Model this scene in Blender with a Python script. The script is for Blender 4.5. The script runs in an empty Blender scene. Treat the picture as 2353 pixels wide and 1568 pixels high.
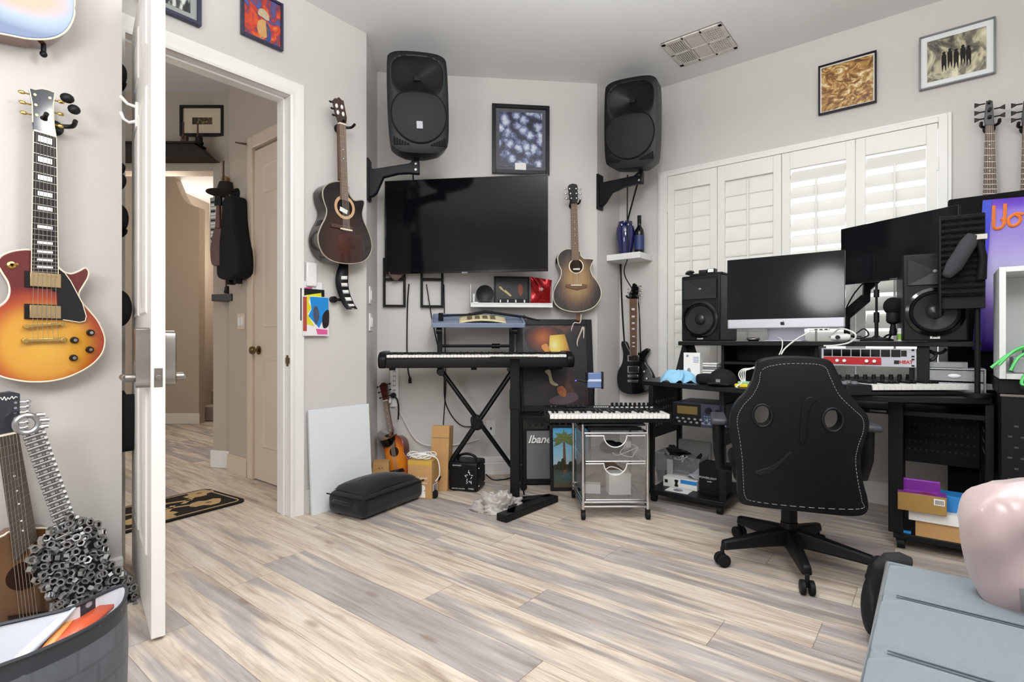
import bpy, math, random
from mathutils import Vector, Matrix
random.seed(7)
SC = bpy.context.scene
COL = SC.collection
PI = math.pi
# ---------------------------------------------------------------- camera
F = 1220.0          # focal length in pixels of a 2353 x 1568 frame
EYE = 1.022         # eye height in metres
cam_data = bpy.data.cameras.new('camera')
cam_data.sensor_width = 36.0
cam_data.lens = F / 2353.0 * 36.0
cam_data.clip_start = 0.02
cam = bpy.data.objects.new('camera', cam_data)
COL.objects.link(cam)
cam.location = (0, 0, EYE)
cam.rotation_euler = (PI / 2, 0, 0)
SC.camera = cam
# ---------------------------------------------------------------- world, lamps, exposure
wd = bpy.data.worlds.new('sky')
SC.world = wd
wd.use_nodes = True
wd.node_tree.nodes['Background'].inputs[0].default_value = (0.93, 0.96, 1.0, 1)
wd.node_tree.nodes['Background'].inputs[1].default_value = 2.2
def lamp(name, kind, loc, power, color=(1, 1, 1), size=.3, rot=(0, 0, 0), sy=None):
    l = bpy.data.lights.new(name, kind)
    l.energy = power
    l.color = color
    if kind == 'AREA':
        l.size = size
        if sy: l.shape = 'RECTANGLE'; l.size_y = sy
    else:
        l.shadow_soft_size = size
    o = bpy.data.objects.new(name, l)
    COL.objects.link(o)
    o.location = loc
    o.rotation_euler = rot
    return o
lamp('ceiling_lamp', 'POINT', (.20, 1.05, 2.45), 42, (.97, .985, 1), .16)
lamp('ceiling_fill', 'AREA', (.40, 1.30, 2.15), 92, (.96, .98, 1), .5, (PI, 0, 0)).data.spread = 2.75  # added fill aimed upward to brighten the ceiling, no fixture there
lamp('left_wall_fill', 'POINT', (-1.35, .05, 1.66), 64, (.97, .985, 1), .28)  # added fill light that brightens the near left wall
lamp('rear_ceiling_lamp', 'AREA', (.1, -1.0, 2.75), 60, (.97, .985, 1), 1.3, (math.radians(52), 0, math.radians(-2)), 1.0)
lamp('hall_lamp', 'POINT', (-3.05, 4.75, 2.3), 34, (1, .86, .70), .12)
lamp('light_patch_fill', 'POINT', (-4.15, 7.15, 2.2), 34, (1, .93, .86), .12)  # added to light the pale wall behind the hall's shadow cutout
SC.view_settings.view_transform = 'Standard'
SC.view_settings.look = 'None'
SC.view_settings.gamma = 1
SC.view_settings.use_curve_mapping = False
SC.view_settings.exposure = -0.20
# ---------------------------------------------------------------- wall frames
def at(px, py, d):
    return Vector(((px - 1176.5) / F * d, d, EYE + (784.0 - py) / F * d))
def onfloor(px, py, z=0.0):
    return at(px, py, (EYE - z) * F / (py - 784.0))
class Wall:
    """vertical plane: x runs right along it, y runs into it, off is distance in front of it"""
    def __init__(s, ox, oy, deg):
        s.a = math.radians(deg)
        s.o = Vector((ox, oy, 0))
        s.u = Vector((math.cos(s.a), math.sin(s.a), 0))
        s.v = Vector((-math.sin(s.a), math.cos(s.a), 0))
    def hit(s, px, py, off=0.0):
        r = Vector(((px - 1176.5) / F, 1, (784.0 - py) / F))
        d = (s.o.dot(s.v) - off) / r.dot(s.v)
        p = r * d
        return (p - s.o).dot(s.u), EYE + p.z
    def pt(s, x, off=0.0, z=0.0):
        p = s.o + s.u * x - s.v * off
        return Vector((p.x, p.y, z))
    def box(s, x0, x1, y0, y1, off=0.0):
        xm, ym = (x0 + x1) / 2, (y0 + y1) / 2
        return (s.hit(x0, ym, off)[0], s.hit(x1, ym, off)[0], s.hit(xm, y1, off)[1], s.hit(xm, y0, off)[1])
WB = Wall(-1.2345, 3.1408, 51.3)      # wall with the doorway
WA = Wall(-1.0110, 3.9829, 6.3)       # diagonal wall with the television
WC = Wall(.9059, 4.4652, -38.7)       # wall with the window
WD = Wall(-1.6109, 2.1926, 51.3)      # near left wall with the guitars
WL = Wall(-.9563, 3.4880, 96.3)       # short return beside the television wall
WR = Wall(.6679, 4.1681, 51.3)        # short return beside the window wall
CEIL = 3.043
# ---------------------------------------------------------------- colours and materials
def lin(c):
    if isinstance(c, str):
        c = [int(c[i:i + 2], 16) / 255 for i in (0, 2, 4)]
        return tuple(x / 12.92 if x <= .04045 else ((x + .055) / 1.055) ** 2.4 for x in c) + (1,)
    return tuple(c) + (1,)
class NT:
    def __init__(s, m): s.t = m.node_tree; s.n = s.t.nodes; s.l = s.t.links
    def new(s, kind, **kw):
        n = s.n.new(kind)
        for k, v in kw.items(): setattr(n, k, v)
        return n
    def link(s, a, b): s.l.new(a, b)
    def val(s, sock, v):
        if hasattr(v, 'is_output') or isinstance(v, bpy.types.NodeSocket): s.link(v, sock)
        else: sock.default_value = v
    def math(s, op, a, b=None, c=None):
        n = s.new('ShaderNodeMath', operation=op)
        s.val(n.inputs[0], a)
        if b is not None: s.val(n.inputs[1], b)
        if c is not None: s.val(n.inputs[2], c)
        return n.outputs[0]
    def mix(s, fac, a, b, blend='MIX'):
        n = s.new('ShaderNodeMix', data_type='RGBA', blend_type=blend)
        s.val(n.inputs[0], fac); s.val(n.inputs[6], a); s.val(n.inputs[7], b)
        return n.outputs[2]
    def ramp(s, fac, stops, interp='LINEAR'):
        n = s.new('ShaderNodeValToRGB')
        e = n.color_ramp.elements
        n.color_ramp.interpolation = interp
        while len(e) < len(stops): e.new(.5)
        for i, (p, c) in enumerate(stops):
            e[i].position = p; e[i].color = lin(c)
        s.val(n.inputs[0], fac)
        return n.outputs[0]
    def noise(s, vec, scale, detail=3, rough=.5, dist=0):
        n = s.new('ShaderNodeTexNoise')
        if vec is not None: s.link(vec, n.inputs['Vector'])
        n.inputs['Scale'].default_value = scale
        n.inputs['Detail'].default_value = detail
        n.inputs['Roughness'].default_value = rough
        n.inputs['Distortion'].default_value = dist
        return n.outputs[0]
    def obj(s): return s.new('ShaderNodeTexCoord').outputs['Object']
    def xyz(s, vec):
        n = s.new('ShaderNodeSeparateXYZ'); s.link(vec, n.inputs[0]); return n.outputs
    def comb(s, x, y, z):
        n = s.new('ShaderNodeCombineXYZ')
        for i, v in enumerate((x, y, z)): s.val(n.inputs[i], v)
        return n.outputs[0]
    def mapping(s, vec, scale=(1, 1, 1), rot=(0, 0, 0), loc=(0, 0, 0)):
        n = s.new('ShaderNodeMapping'); s.link(vec, n.inputs[0])
        n.inputs['Scale'].default_value = scale; n.inputs['Rotation'].default_value = rot; n.inputs['Location'].default_value = loc
        return n.outputs[0]
    def bump(s, h, strength, dist=.001):
        n = s.new('ShaderNodeBump'); s.link(h, n.inputs['Height'])
        n.inputs['Strength'].default_value = strength; n.inputs['Distance'].default_value = dist
        return n.outputs[0]
MATS = {}
def base_mat(name):
    m = bpy.data.materials.new(name)
    m.use_nodes = True
    return m, NT(m), m.node_tree.nodes['Principled BSDF']
def mat(name, col, rough=.5, metal=0., bump=0., bscale=200., var=.06, vscale=8., coat=0., trans=0., alpha=1., emit=0., spec=.5, sheen=0.):
    """plain procedural material: colour varied by noise, optional noise bump"""
    if name in MATS: return MATS[name]
    m, t, p = base_mat(name)
    c = lin(col)
    o = t.obj()
    if var:
        n = t.noise(o, vscale, 4)
        f = t.math('MULTIPLY_ADD', n, 2 * var, 1 - var)
        mm = t.new('ShaderNodeMix', data_type='RGBA', blend_type='MULTIPLY')
        mm.inputs[0].default_value = 1
        mm.inputs[6].default_value = c
        t.link(f, mm.inputs[7])
        t.link(mm.outputs[2], p.inputs['Base Color'])
    else:
        p.inputs['Base Color'].default_value = c
    p.inputs['Roughness'].default_value = rough
    p.inputs['Metallic'].default_value = metal
    if max(c[:3]) < .03: spec = spec * .55
    p.inputs['Specular IOR Level'].default_value = spec
    p.inputs['Coat Weight'].default_value = coat
    p.inputs['Coat Roughness'].default_value = .08
    p.inputs['Transmission Weight'].default_value = trans
    p.inputs['Alpha'].default_value = alpha
    p.inputs['Sheen Weight'].default_value = sheen
    if emit:
        p.inputs['Emission Color'].default_value = c
        p.inputs['Emission Strength'].default_value = emit
    if bump:
        t.link(t.bump(t.noise(o, bscale, 3), bump), p.inputs['Normal'])
    MATS[name] = m
    return m
def burst(name, stops, cx=0., cz=0., rx=.2, rz=.25, rough=.15, coat=.6, grain=.0):
    """sunburst lacquer: colour falls from the middle of the body to its edge"""
    m, t, p = base_mat(name)
    o = t.obj()
    x, y, z = t.xyz(o)
    a = t.math('POWER', t.math('ABSOLUTE', t.math('DIVIDE', t.math('SUBTRACT', x, cx), rx)), 2.0)
    b = t.math('POWER', t.math('ABSOLUTE', t.math('DIVIDE', t.math('SUBTRACT', z, cz), rz)), 2.0)
    d = t.math('SQRT', t.math('ADD', a, b))
    d = t.math('ADD', d, t.math('MULTIPLY_ADD', t.noise(t.mapping(o, (30, 8, 4)), 3, 4), grain, -grain / 2))
    t.link(t.ramp(d, stops), p.inputs['Base Color'])
    p.inputs['Roughness'].default_value = rough
    p.inputs['Coat Weight'].default_value = coat
    MATS[name] = m
    return m
def art(name, stops, scale=8., dist=1.5, detail=4, stretch=(1, 1, 1), vor=False, rough=.35):
    """printed picture: soft blotches of colour through a ramp"""
    m, t, p = base_mat(name)
    o = t.mapping(t.obj(), stretch)
    if vor:
        v = t.new('ShaderNodeTexVoronoi'); t.link(o, v.inputs['Vector']); v.inputs['Scale'].default_value = scale
        f = t.math('ADD', t.math('MULTIPLY', v.outputs['Distance'], .8), t.math('MULTIPLY_ADD', t.noise(o, scale * 2.5, 4, .6, dist), .7, -.22))
    else:
        f = t.noise(o, scale, detail, .6, dist)
    t.link(t.ramp(f, stops), p.inputs['Base Color'])
    p.inputs['Roughness'].default_value = rough
    MATS[name] = m
    return m
BLACK = mat('black_plastic', '0d0e10', .42, bump=.15, bscale=600)
MATTE = mat('matte_black', '0a0a0c', .6)
GLOSSB = mat('gloss_black', '07080a', .12, coat=.5, var=0)
DGREY = mat('dark_grey_plastic', '1d1e21', .45, bump=.1, bscale=500)
GREY = mat('grey_plastic', '7d8086', .45)
WHITE = mat('white_plastic', 'e9e8e6', .4, var=.02)
TRIM = mat('white_trim_paint', 'e9e7e3', .35, var=.02)
CHROME = mat('chrome', 'd7d7d9', .16, 1, var=.03)
STEEL = mat('brushed_steel', '94908a', .34, 1, var=.05)
GOLD = mat('gold_metal', 'c9a866', .25, 1, var=.05)
BRASS = mat('dark_brass', '7d6a48', .3, 1)
PAPER = mat('white_paper', 'eceae6', .7, var=.02)
CARD = mat('brown_cardboard', 'b98f5c', .8, var=.08, vscale=14, bump=.2, bscale=120)
CREAM = mat('cream_binding', 'e9dfc8', .4, var=.02)
ROSE = mat('rosewood', '4c342a', .5, var=.2, vscale=30)
EBONY = mat('ebony', '1e1a19', .4, var=.1)
MAPLE = mat('brown_neck_wood', '5a3a26', .35, var=.15, vscale=25)
PEARL = mat('pearl_inlay', 'e4e6ea', .2, var=.06, vscale=40)
CABLE = mat('black_cable', '121214', .5)
WCABLE = mat('white_cable', 'e4e2de', .5, var=.02)
STRING = mat('steel_string', 'c9c4ba', .3, 1, var=0)
MKEY = mat('white_key', 'efede8', .3, var=.01)
BKEY = mat('black_key', '141416', .3)
# ---------------------------------------------------------------- mesh builder
def catmull(pts, n=6, closed=True):
    P = [Vector(p) for p in pts]
    k = len(P); out = []
    rng = k if closed else k - 1
    for i in range(rng):
        if closed: a, b, c, d = P[(i - 1) % k], P[i], P[(i + 1) % k], P[(i + 2) % k]
        else: a, b, c, d = P[max(i - 1, 0)], P[i], P[i + 1], P[min(i + 2, k - 1)]
        for j in range(n):
            t = j / n
            out.append(.5 * ((2 * b) + (c - a) * t + (2 * a - 5 * b + 4 * c - d) * t * t + (3 * b - a - 3 * c + d) * t ** 3))
    if not closed: out.append(P[-1])
    return out
def chaikin(pts, k=2):
    P = [tuple(p) for p in pts]
    for _ in range(k):
        Q = []
        for i in range(len(P)):
            a, b = P[i], P[(i + 1) % len(P)]
            Q += [(.75 * a[0] + .25 * b[0], .75 * a[1] + .25 * b[1]), (.25 * a[0] + .75 * b[0], .25 * a[1] + .75 * b[1])]
        P = Q
    return P
class MB:
    def __init__(s): s.v = []; s.f = []; s.m = []; s.start = 0
    def add(s, vs, fs, m=0):
        k = len(s.v)
        s.v += [Vector(p) for p in vs]
        for f in fs: s.f.append([i + k for i in f]); s.m.append(m)
        return s
    def mark(s): s.start = len(s.v); return s
    def xf(s, M):
        for i in range(s.start, len(s.v)): s.v[i] = M @ s.v[i]
        return s
    def b(s, x0, x1, y0, y1, z0, z1, m=0):
        vs = [(x, y, z) for x in (x0, x1) for y in (y0, y1) for z in (z0, z1)]
        return s.add(vs, [(0, 1, 3, 2), (4, 6, 7, 5), (0, 4, 5, 1), (2, 3, 7, 6), (0, 2, 6, 4), (1, 5, 7, 3)], m)
    def prism(s, pts, y0, y1, m=0, side=None):
        """outline in x, z pushed from y0 to y1"""
        n = len(pts)
        vs = [(p[0], y0, p[1]) for p in pts] + [(p[0], y1, p[1]) for p in pts]
        s.add(vs, [list(range(n)), list(range(2 * n - 1, n - 1, -1))], m)
        k = len(s.v) - 2 * n
        for i in range(n):
            j = (i + 1) % n
            s.f.append([k + j, k + i, k + n + i, k + n + j]); s.m.append(m if side is None else side)
        return s
    def slab(s, pts, z0, z1, m=0):
        """outline in x, y pushed from z0 to z1"""
        n = len(pts)
        vs = [(p[0], p[1], z0) for p in pts] + [(p[0], p[1], z1) for p in pts]
        s.add(vs, [list(range(n - 1, -1, -1)), list(range(n, 2 * n))] + [[i, (i + 1) % n, n + (i + 1) % n, n + i] for i in range(n)], m)
        return s
    def tube(s, pts, r, n=8, m=0, cap=True):
        P = [Vector(p) for p in pts]
        R = r if isinstance(r, (list, tuple)) else [r] * len(P)
        t0 = (P[1] - P[0]).normalized()
        up = Vector((0, 0, 1)) if abs(t0.z) < .9 else Vector((1, 0, 0))
        a = t0.cross(up).normalized()
        vs = []; k = len(P)
        for i in range(k):
            t = (P[min(i + 1, k - 1)] - P[max(i - 1, 0)])
            t = t.normalized() if t.length > 1e-9 else t0
            a = (a - t * a.dot(t)).normalized()
            b = t.cross(a)
            for j in range(n):
                w = 2 * PI * j / n
                vs.append(P[i] + (a * math.cos(w) + b * math.sin(w)) * R[i])
        fs = []
        for i in range(k - 1):
            for j in range(n):
                j2 = (j + 1) % n
                fs.append([i * n + j, i * n + j2, (i + 1) * n + j2, (i + 1) * n + j])
        if cap: fs += [list(range(n - 1, -1, -1)), list(range((k - 1) * n, k * n))]
        return s.add(vs, fs, m)
    def cyl(s, p0, p1, r0, r1=None, n=16, m=0):
        return s.tube([p0, p1], [r0, r0 if r1 is None else r1], n, m)
    def lathe(s, prof, c=(0, 0, 0), axis='z', n=24, m=0):
        """profile of (radius, height) turned about an axis through c"""
        vs = []; c = Vector(c)
        for r, h in prof:
            for j in range(n):
                w = 2 * PI * j / n
                x, y = r * math.cos(w), r * math.sin(w)
                q = (x, y, h) if axis == 'z' else ((x, h, y) if axis == 'y' else (h, x, y))
                vs.append(c + Vector(q))
        fs = []
        for i in range(len(prof) - 1):
            for j in range(n):
                j2 = (j + 1) % n
                fs.append([i * n + j, i * n + j2, (i + 1) * n + j2, (i + 1) * n + j])
        return s.add(vs, fs, m)
    def sph(s, c, r, n=14, m=0):
        r = (r, r, r) if not isinstance(r, (tuple, list)) else r
        k = n // 2
        vs = [(c[0] + r[0] * math.sin(PI * i / k) * math.cos(2 * PI * j / n), c[1] + r[1] * math.sin(PI * i / k) * math.sin(2 * PI * j / n),
               c[2] + r[2] * math.cos(PI * i / k)) for i in range(k + 1) for j in range(n)]
        fs = [[i * n + j, (i + 1) * n + j, (i + 1) * n + (j + 1) % n, i * n + (j + 1) % n] for i in range(k) for j in range(n)]
        return s.add(vs, fs, m)
    def grid(s, fn, nu, nv, m=0):
        vs = [fn(i / nu, j / nv) for i in range(nu + 1) for j in range(nv + 1)]
        w = nv + 1
        return s.add(vs, [[i * w + j, (i + 1) * w + j, (i + 1) * w + j + 1, i * w + j + 1] for i in range(nu) for j in range(nv)], m)
    def make(s, name, mats, parent=None, loc=None, rz=0., bevel=0., seg=2, sub=0, smooth=True, ang=40, solid=0.):
        me = bpy.data.meshes.new(name)
        me.from_pydata([tuple(p) for p in s.v], [], s.f)
        for mm in (mats if isinstance(mats, (list, tuple)) else [mats]): me.materials.append(mm)
        for i, p in enumerate(me.polygons): p.material_index = s.m[i]
        me.update()
        fix_normals(me)
        if smooth:
            for p in me.polygons: p.use_smooth = True
            if not sub: me.set_sharp_from_angle(angle=math.radians(ang))
        o = bpy.data.objects.new(name, me)
        COL.objects.link(o)
        if parent: o.parent = parent
        if loc is not None: o.location = loc
        if rz: o.rotation_euler[2] = rz
        if solid:
            md = o.modifiers.new('thickness', 'SOLIDIFY'); md.thickness = solid; md.offset = 0
        if bevel:
            md = o.modifiers.new('bevel', 'BEVEL'); md.width = bevel; md.segments = seg; md.limit_method = 'ANGLE'; md.angle_limit = math.radians(35)
        if sub:
            md = o.modifiers.new('smooth', 'SUBSURF'); md.levels = sub; md.render_levels = sub
        return o
import bmesh
def fix_normals(me):
    bm = bmesh.new(); bm.from_mesh(me)
    bmesh.ops.recalc_face_normals(bm, faces=bm.faces)
    bm.to_mesh(me); bm.free()
def tag(o, label, cat, group=None):
    o['label'] = label; o['category'] = cat
    if group: o['group'] = group
    return o
def thing(name, label, cat, loc=(0, 0, 0), rz=0., group=None, rot=None):
    o = bpy.data.objects.new(name, None)
    COL.objects.link(o)
    o.empty_display_size = .05
    o.location = loc
    o.rotation_euler = rot if rot else (0, 0, rz)
    return tag(o, label, cat, group)
def struct(o):
    o['kind'] = 'structure'
    return o
def copy_part(o, parent, loc=None, rot=None):
    c = o.copy(); COL.objects.link(c); c.parent = parent
    if loc is not None: c.location = loc
    if rot is not None: c.rotation_euler = rot
    return c
def copy_tree(o, parent=None):
    c = o.copy(); COL.objects.link(c); c.parent = parent
    for ch in list(o.children): copy_tree(ch, c)
    return c
def text(name, s, size, m, parent, loc, rot=(PI / 2, 0, 0), ext=.0006, shear=0., align='CENTER', bold=0., sx=1.):
    """raised lettering as a mesh part"""
    cu = bpy.data.curves.new(name, 'FONT')
    cu.body = s; cu.size = size; cu.extrude = ext; cu.shear = shear; cu.align_x = align; cu.align_y = 'CENTER'; cu.offset = bold
    tmp = bpy.data.objects.new(name, cu)
    COL.objects.link(tmp)
    dg = bpy.context.evaluated_depsgraph_get()
    me = bpy.data.meshes.new_from_object(tmp.evaluated_get(dg))
    bpy.data.objects.remove(tmp); bpy.data.curves.remove(cu)
    me.materials.clear(); me.materials.append(m)
    o = bpy.data.objects.new(name, me)
    COL.objects.link(o)
    o.parent = parent; o.location = loc; o.rotation_euler = rot; o.scale = (sx, 1, 1)
    return o
def rect(x0, x1, z0, z1): return [(x0, z0), (x1, z0), (x1, z1), (x0, z1)]
def circ(cx, cz, r, n=24, rz=None): return [(cx + r * math.cos(2 * PI * i / n), cz + (rz or r) * math.sin(2 * PI * i / n)) for i in range(n)]
def smoothpath(pts, n=8): return catmull(pts, n, False)
# ================================================================ room shell
def wall_mat(name, col, bs=90, st=.25):
    m, t, p = base_mat(name)
    o = t.obj()
    n = t.noise(o, 3, 2)
    t.link(t.mix(t.math('MULTIPLY', n, .5), lin(col), lin(col), 'MIX'), p.inputs['Base Color'])
    p.inputs['Roughness'].default_value = .75
    p.inputs['Specular IOR Level'].default_value = .25
    t.link(t.bump(t.noise(o, bs, 3, .55), st, .004), p.inputs['Normal'])
    return m
PAINT = wall_mat('wall_paint', 'd0ccc8')
CPAINT = wall_mat('ceiling_paint', 'e9e9e8', 60, .12)
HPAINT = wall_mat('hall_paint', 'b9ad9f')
def floor_mat():
    m, t, p = base_mat('plank_floor')
    o = t.obj()
    x, y, z = t.xyz(o)
    W, L = .205, 1.42
    row = t.math('FLOOR', t.math('DIVIDE', y, W))
    wn = t.new('ShaderNodeTexWhiteNoise', noise_dimensions='1D')
    t.link(row, wn.inputs['W'])
    u = t.math('ADD', x, t.math('MULTIPLY', wn.outputs[0], L * 3))
    colm = t.math('FLOOR', t.math('DIVIDE', u, L))
    pid = t.math('ADD', t.math('MULTIPLY', row, 17.31), t.math('MULTIPLY', colm, 5.77))
    w2 = t.new('ShaderNodeTexWhiteNoise', noise_dimensions='1D')
    t.link(pid, w2.inputs['W'])
    r = w2.outputs[0]
    fv = t.math('SUBTRACT', t.math('DIVIDE', y, W), row)
    fu = t.math('SUBTRACT', t.math('DIVIDE', u, L), colm)
    # grain running along the plank, broken up per plank
    g = t.comb(t.math('MULTIPLY', u, 1.0), t.math('MULTIPLY', y, 12.0), t.math('MULTIPLY', r, 40.0))
    streak = t.noise(g, 2.2, 5, .55, .6)
    fine = t.noise(t.comb(t.math('MULTIPLY', u, 2.2), t.math('MULTIPLY', y, 60.0), t.math('MULTIPLY', r, 40.0)), 2.2, 4, .6, 1.2)
    blot = t.noise(t.comb(u, t.math('MULTIPLY', y, 3.0), t.math('MULTIPLY', r, 77.0)), 2.6, 4, .6, .8)
    light = t.ramp(streak, [(.22, '8f7f73'), (.36, 'b3a292'), (.50, 'cfc1b0'), (.64, 'd9cfc0'), (.85, 'd0bfa8')])
    grey = t.ramp(streak, [(.22, '857c77'), (.42, '9e9693'), (.58, 'aea7a5'), (.8, 'c6bbae')])
    # grey bands cover a part of many planks
    band = t.math('ADD', t.math('MULTIPLY', streak, 1.3), t.math('MULTIPLY_ADD', r, .9, -.78))
    wide = t.noise(t.comb(t.math('MULTIPLY', u, .8), t.math('MULTIPLY', y, 7.5), t.math('MULTIPLY', r, 91.0)), 1.6, 2, .5, .3)
    k = t.ramp(t.math('ADD', t.math('MULTIPLY', wide, 1.0), t.math('MULTIPLY_ADD', r, .34, -.17)), [(.47, '000000'), (.56, 'ffffff')])
    c = t.mix(k, light, grey)
    dark = t.ramp(blot, [(.60, '000000'), (.80, 'ffffff')])
    c = t.mix(t.math('MULTIPLY', dark, .6), c, lin('92816f'))
    fl = t.ramp(fine, [(.34, '000000'), (.5, 'ffffff')])
    c = t.mix(t.math('MULTIPLY', t.math('SUBTRACT', 1.0, fl), .42), c, lin('8a7765'))
    # knots
    v = t.new('ShaderNodeTexVoronoi'); t.link(t.comb(t.math('MULTIPLY', u, 2.2), t.math('MULTIPLY', y, 6.0), t.math('MULTIPLY', r, 9.0)), v.inputs['Vector']); v.inputs['Scale'].default_value = 1.0
    kn = t.ramp(v.outputs['Distance'], [(.05, 'ffffff'), (.12, '000000')])
    c = t.mix(t.math('MULTIPLY', kn, .55), c, lin('7a624c'))
    # seams
    e1 = t.math('MULTIPLY', t.math('MINIMUM', fv, t.math('SUBTRACT', 1.0, fv)), W)
    e2 = t.math('MULTIPLY', t.math('MINIMUM', fu, t.math('SUBTRACT', 1.0, fu)), L)
    e = t.math('MINIMUM', e1, e2)
    seam = t.ramp(t.math('MULTIPLY', e, 100.0), [(.08, 'ffffff'), (.22, '000000')])
    c = t.mix(t.math('MULTIPLY', seam, .55), c, lin('5d4f45'))
    t.link(c, p.inputs['Base Color'])
    p.inputs['Roughness'].default_value = .42
    p.inputs['Specular IOR Level'].default_value = .4
    t.link(t.bump(t.math('MULTIPLY_ADD', fine, .3, t.math('MULTIPLY', seam, -1.0)), .25, .001), p.inputs['Normal'])
    return m
FLOOR = floor_mat()
struct(MB().b(-8, 0, -5, 8, -.06, 0).b(0, 5.2, -5, .16, -.06, 0).make('floor', FLOOR, loc=(WC.o.x, WC.o.y, 0), rz=WC.a, smooth=False))
struct(MB().b(-8, 0, -7.2, 8, CEIL, CEIL + .06).b(0, 5.2, -7.2, .16, CEIL, CEIL + .06).make('ceiling', CPAINT, loc=(WC.o.x, WC.o.y, 0), rz=WC.a, smooth=False))
# the room floor continues behind the viewer
struct(MB().b(-4.2, 5.2, -7.2, -5, -.06, 0).make('floor_rear', FLOOR, loc=(WC.o.x, WC.o.y, 0), rz=WC.a, smooth=False))
def wall(name, W, x0, x1, z0=0, z1=CEIL, t=.12, m=None, holes=()):
    """wall slab behind a plane, with rectangular holes (x0, x1, z0, z1)"""
    b = MB()
    xs = sorted({x0, x1} | {h[0] for h in holes} | {h[1] for h in holes})
    for a, c in zip(xs, xs[1:]):
        mid = (a + c) / 2
        hs = sorted([(h[2], h[3]) for h in holes if h[0] < mid < h[1]])
        z = z0
        for h0, h1 in hs:
            if h0 > z: b.b(a, c, 0, t, z, h0)
            z = h1
        if z < z1: b.b(a, c, 0, t, z, z1)
    return struct(b.make(name, m or PAINT, loc=W.o, rz=W.a, smooth=False))
# doorway opening in the door wall (x along the wall from its reference point)
DX0, DX1, DZ = -.885, -.085, 2.445
BX1 = .445                                    # outer corner beside the television return
wall('wall_door', WB, -1.0, BX1, holes=[(DX0 - .02, DX1 + .02, 0, DZ + .02)], t=.14)
wall('wall_return', WL, 0, .505, t=.05)
wall('wall_television', WA, 0, 1.69, t=.1)
wall('wall_alcove', WR, 0, .385, t=.05)
wx0, wx1, wz0, wz1 = WC.hit(1531, 600)[0], WC.hit(2166, 600)[0], .74, 2.335
wall('wall_window', WC, 0, 3.9, holes=[(wx0, wx1, wz0, wz1)], t=.16)
wall('wall_left', WD, -4.2, 0, t=.10)
struct(MB().b(-.35, -.101, -.1, 0, 0, CEIL).make('wall_nook', PAINT, loc=(WD.o.x, WD.o.y, 0), rz=WD.a + PI / 2 + PI, smooth=False))
rb = lambda x0, x1, y0, y1, n: struct(MB().b(x0, x1, y0, y1, 0, CEIL).make(n, PAINT, loc=(WC.o.x, WC.o.y, 0), rz=WC.a, smooth=False))
rb(3.9, 4.0, -6.6, .16, 'wall_right')
rb(-.7, 4.0, -6.7, -6.6, 'wall_rear')
# ---------------------------------------------------------------- baseboards
def baseboard(name, W, x0, x1, h=.135, t=.018):
    b = MB()
    prof = [(0, 0), (-t, 0), (-t, h * .62), (-t * .75, h * .66), (-t * .75, h * .70), (-t * .95, h * .73), (-t * .8, h * .93), (-t * .4, h), (0, h)]
    n = len(prof)
    vs = [(x0, y, z) for y, z in prof] + [(x1, y, z) for y, z in prof]
    b.add(vs, [list(range(n)), list(range(2 * n - 1, n - 1, -1))] + [[i, (i + 1) % n, n + (i + 1) % n, n + i] for i in range(n)])
    return struct(b.make(name, TRIM, loc=W.o, rz=W.a, ang=25))
baseboard('baseboard_door', WB, DX1 + .105, BX1 + .018)
baseboard('baseboard_return', WL, -.018, .50)
baseboard('baseboard_television', WA, 0, 1.69 + .018)
baseboard('baseboard_alcove', WR, 0, .385)
baseboard('baseboard_window', WC, 0, 3.9)
baseboard('baseboard_left', WD, -4.0, .0)
# ---------------------------------------------------------------- door casing and jamb
def casing(name, W, x0, x1, ztop, w=.085, y=0., mm=TRIM, left=True, sgn=1):
    """moulded frame round an opening: mitred profile swept up, across and down"""
    prof = [(0, 0), (0, .010), (.012, .014), (.030, .011), (.050, .016), (.066, .021), (.078, .021), (w, .012), (w, 0)]
    def ring(px, pz, dx, dz): return [(px + dx * a, (y - d) * 1.0, pz + dz * a) for a, d in prof]
    rings = []
    if left: rings += [ring(x0, 0, -1, 0)]
    rings += [ring(x0, ztop, -1, 1), ring(x1, ztop, 1, 1), ring(x1, 0, 1, 0)]
    n = len(prof); vs = sum(rings, []); fs = []
    for i in range(len(rings) - 1):
        for j in range(n): fs.append([i * n + j, i * n + (j + 1) % n, (i + 1) * n + (j + 1) % n, (i + 1) * n + j])
    fs += [list(range(n)), list(range((len(rings) - 1) * n, len(rings) * n))]
    o = MB().add(vs, fs).make(name, mm, loc=W.o, rz=W.a, ang=20)
    return struct(o)
casing('trim_1', WB, DX0, DX1, DZ)
j = MB()
j.b(DX0 - .02, DX0, -.004, .145, 0, DZ + .02).b(DX1, DX1 + .02, -.004, .145, 0, DZ + .02).b(DX0, DX1, -.004, .145, DZ, DZ + .02)
j.b(DX0, DX0 + .012, .05, .085, 0, DZ).b(DX1 - .012, DX1, .05, .085, 0, DZ).b(DX0, DX1, .05, .085, DZ - .012, DZ)
struct(j.make('trim_2', TRIM, loc=WB.o, rz=WB.a, bevel=.002))
sp = struct(MB().b(DX1 - .002, DX1 + .001, .012, .036, .875, .94).b(DX1 - .004, DX1, .0, .04, .89, .925).make('trim_3', BRASS, loc=WB.o, rz=WB.a))
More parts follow.
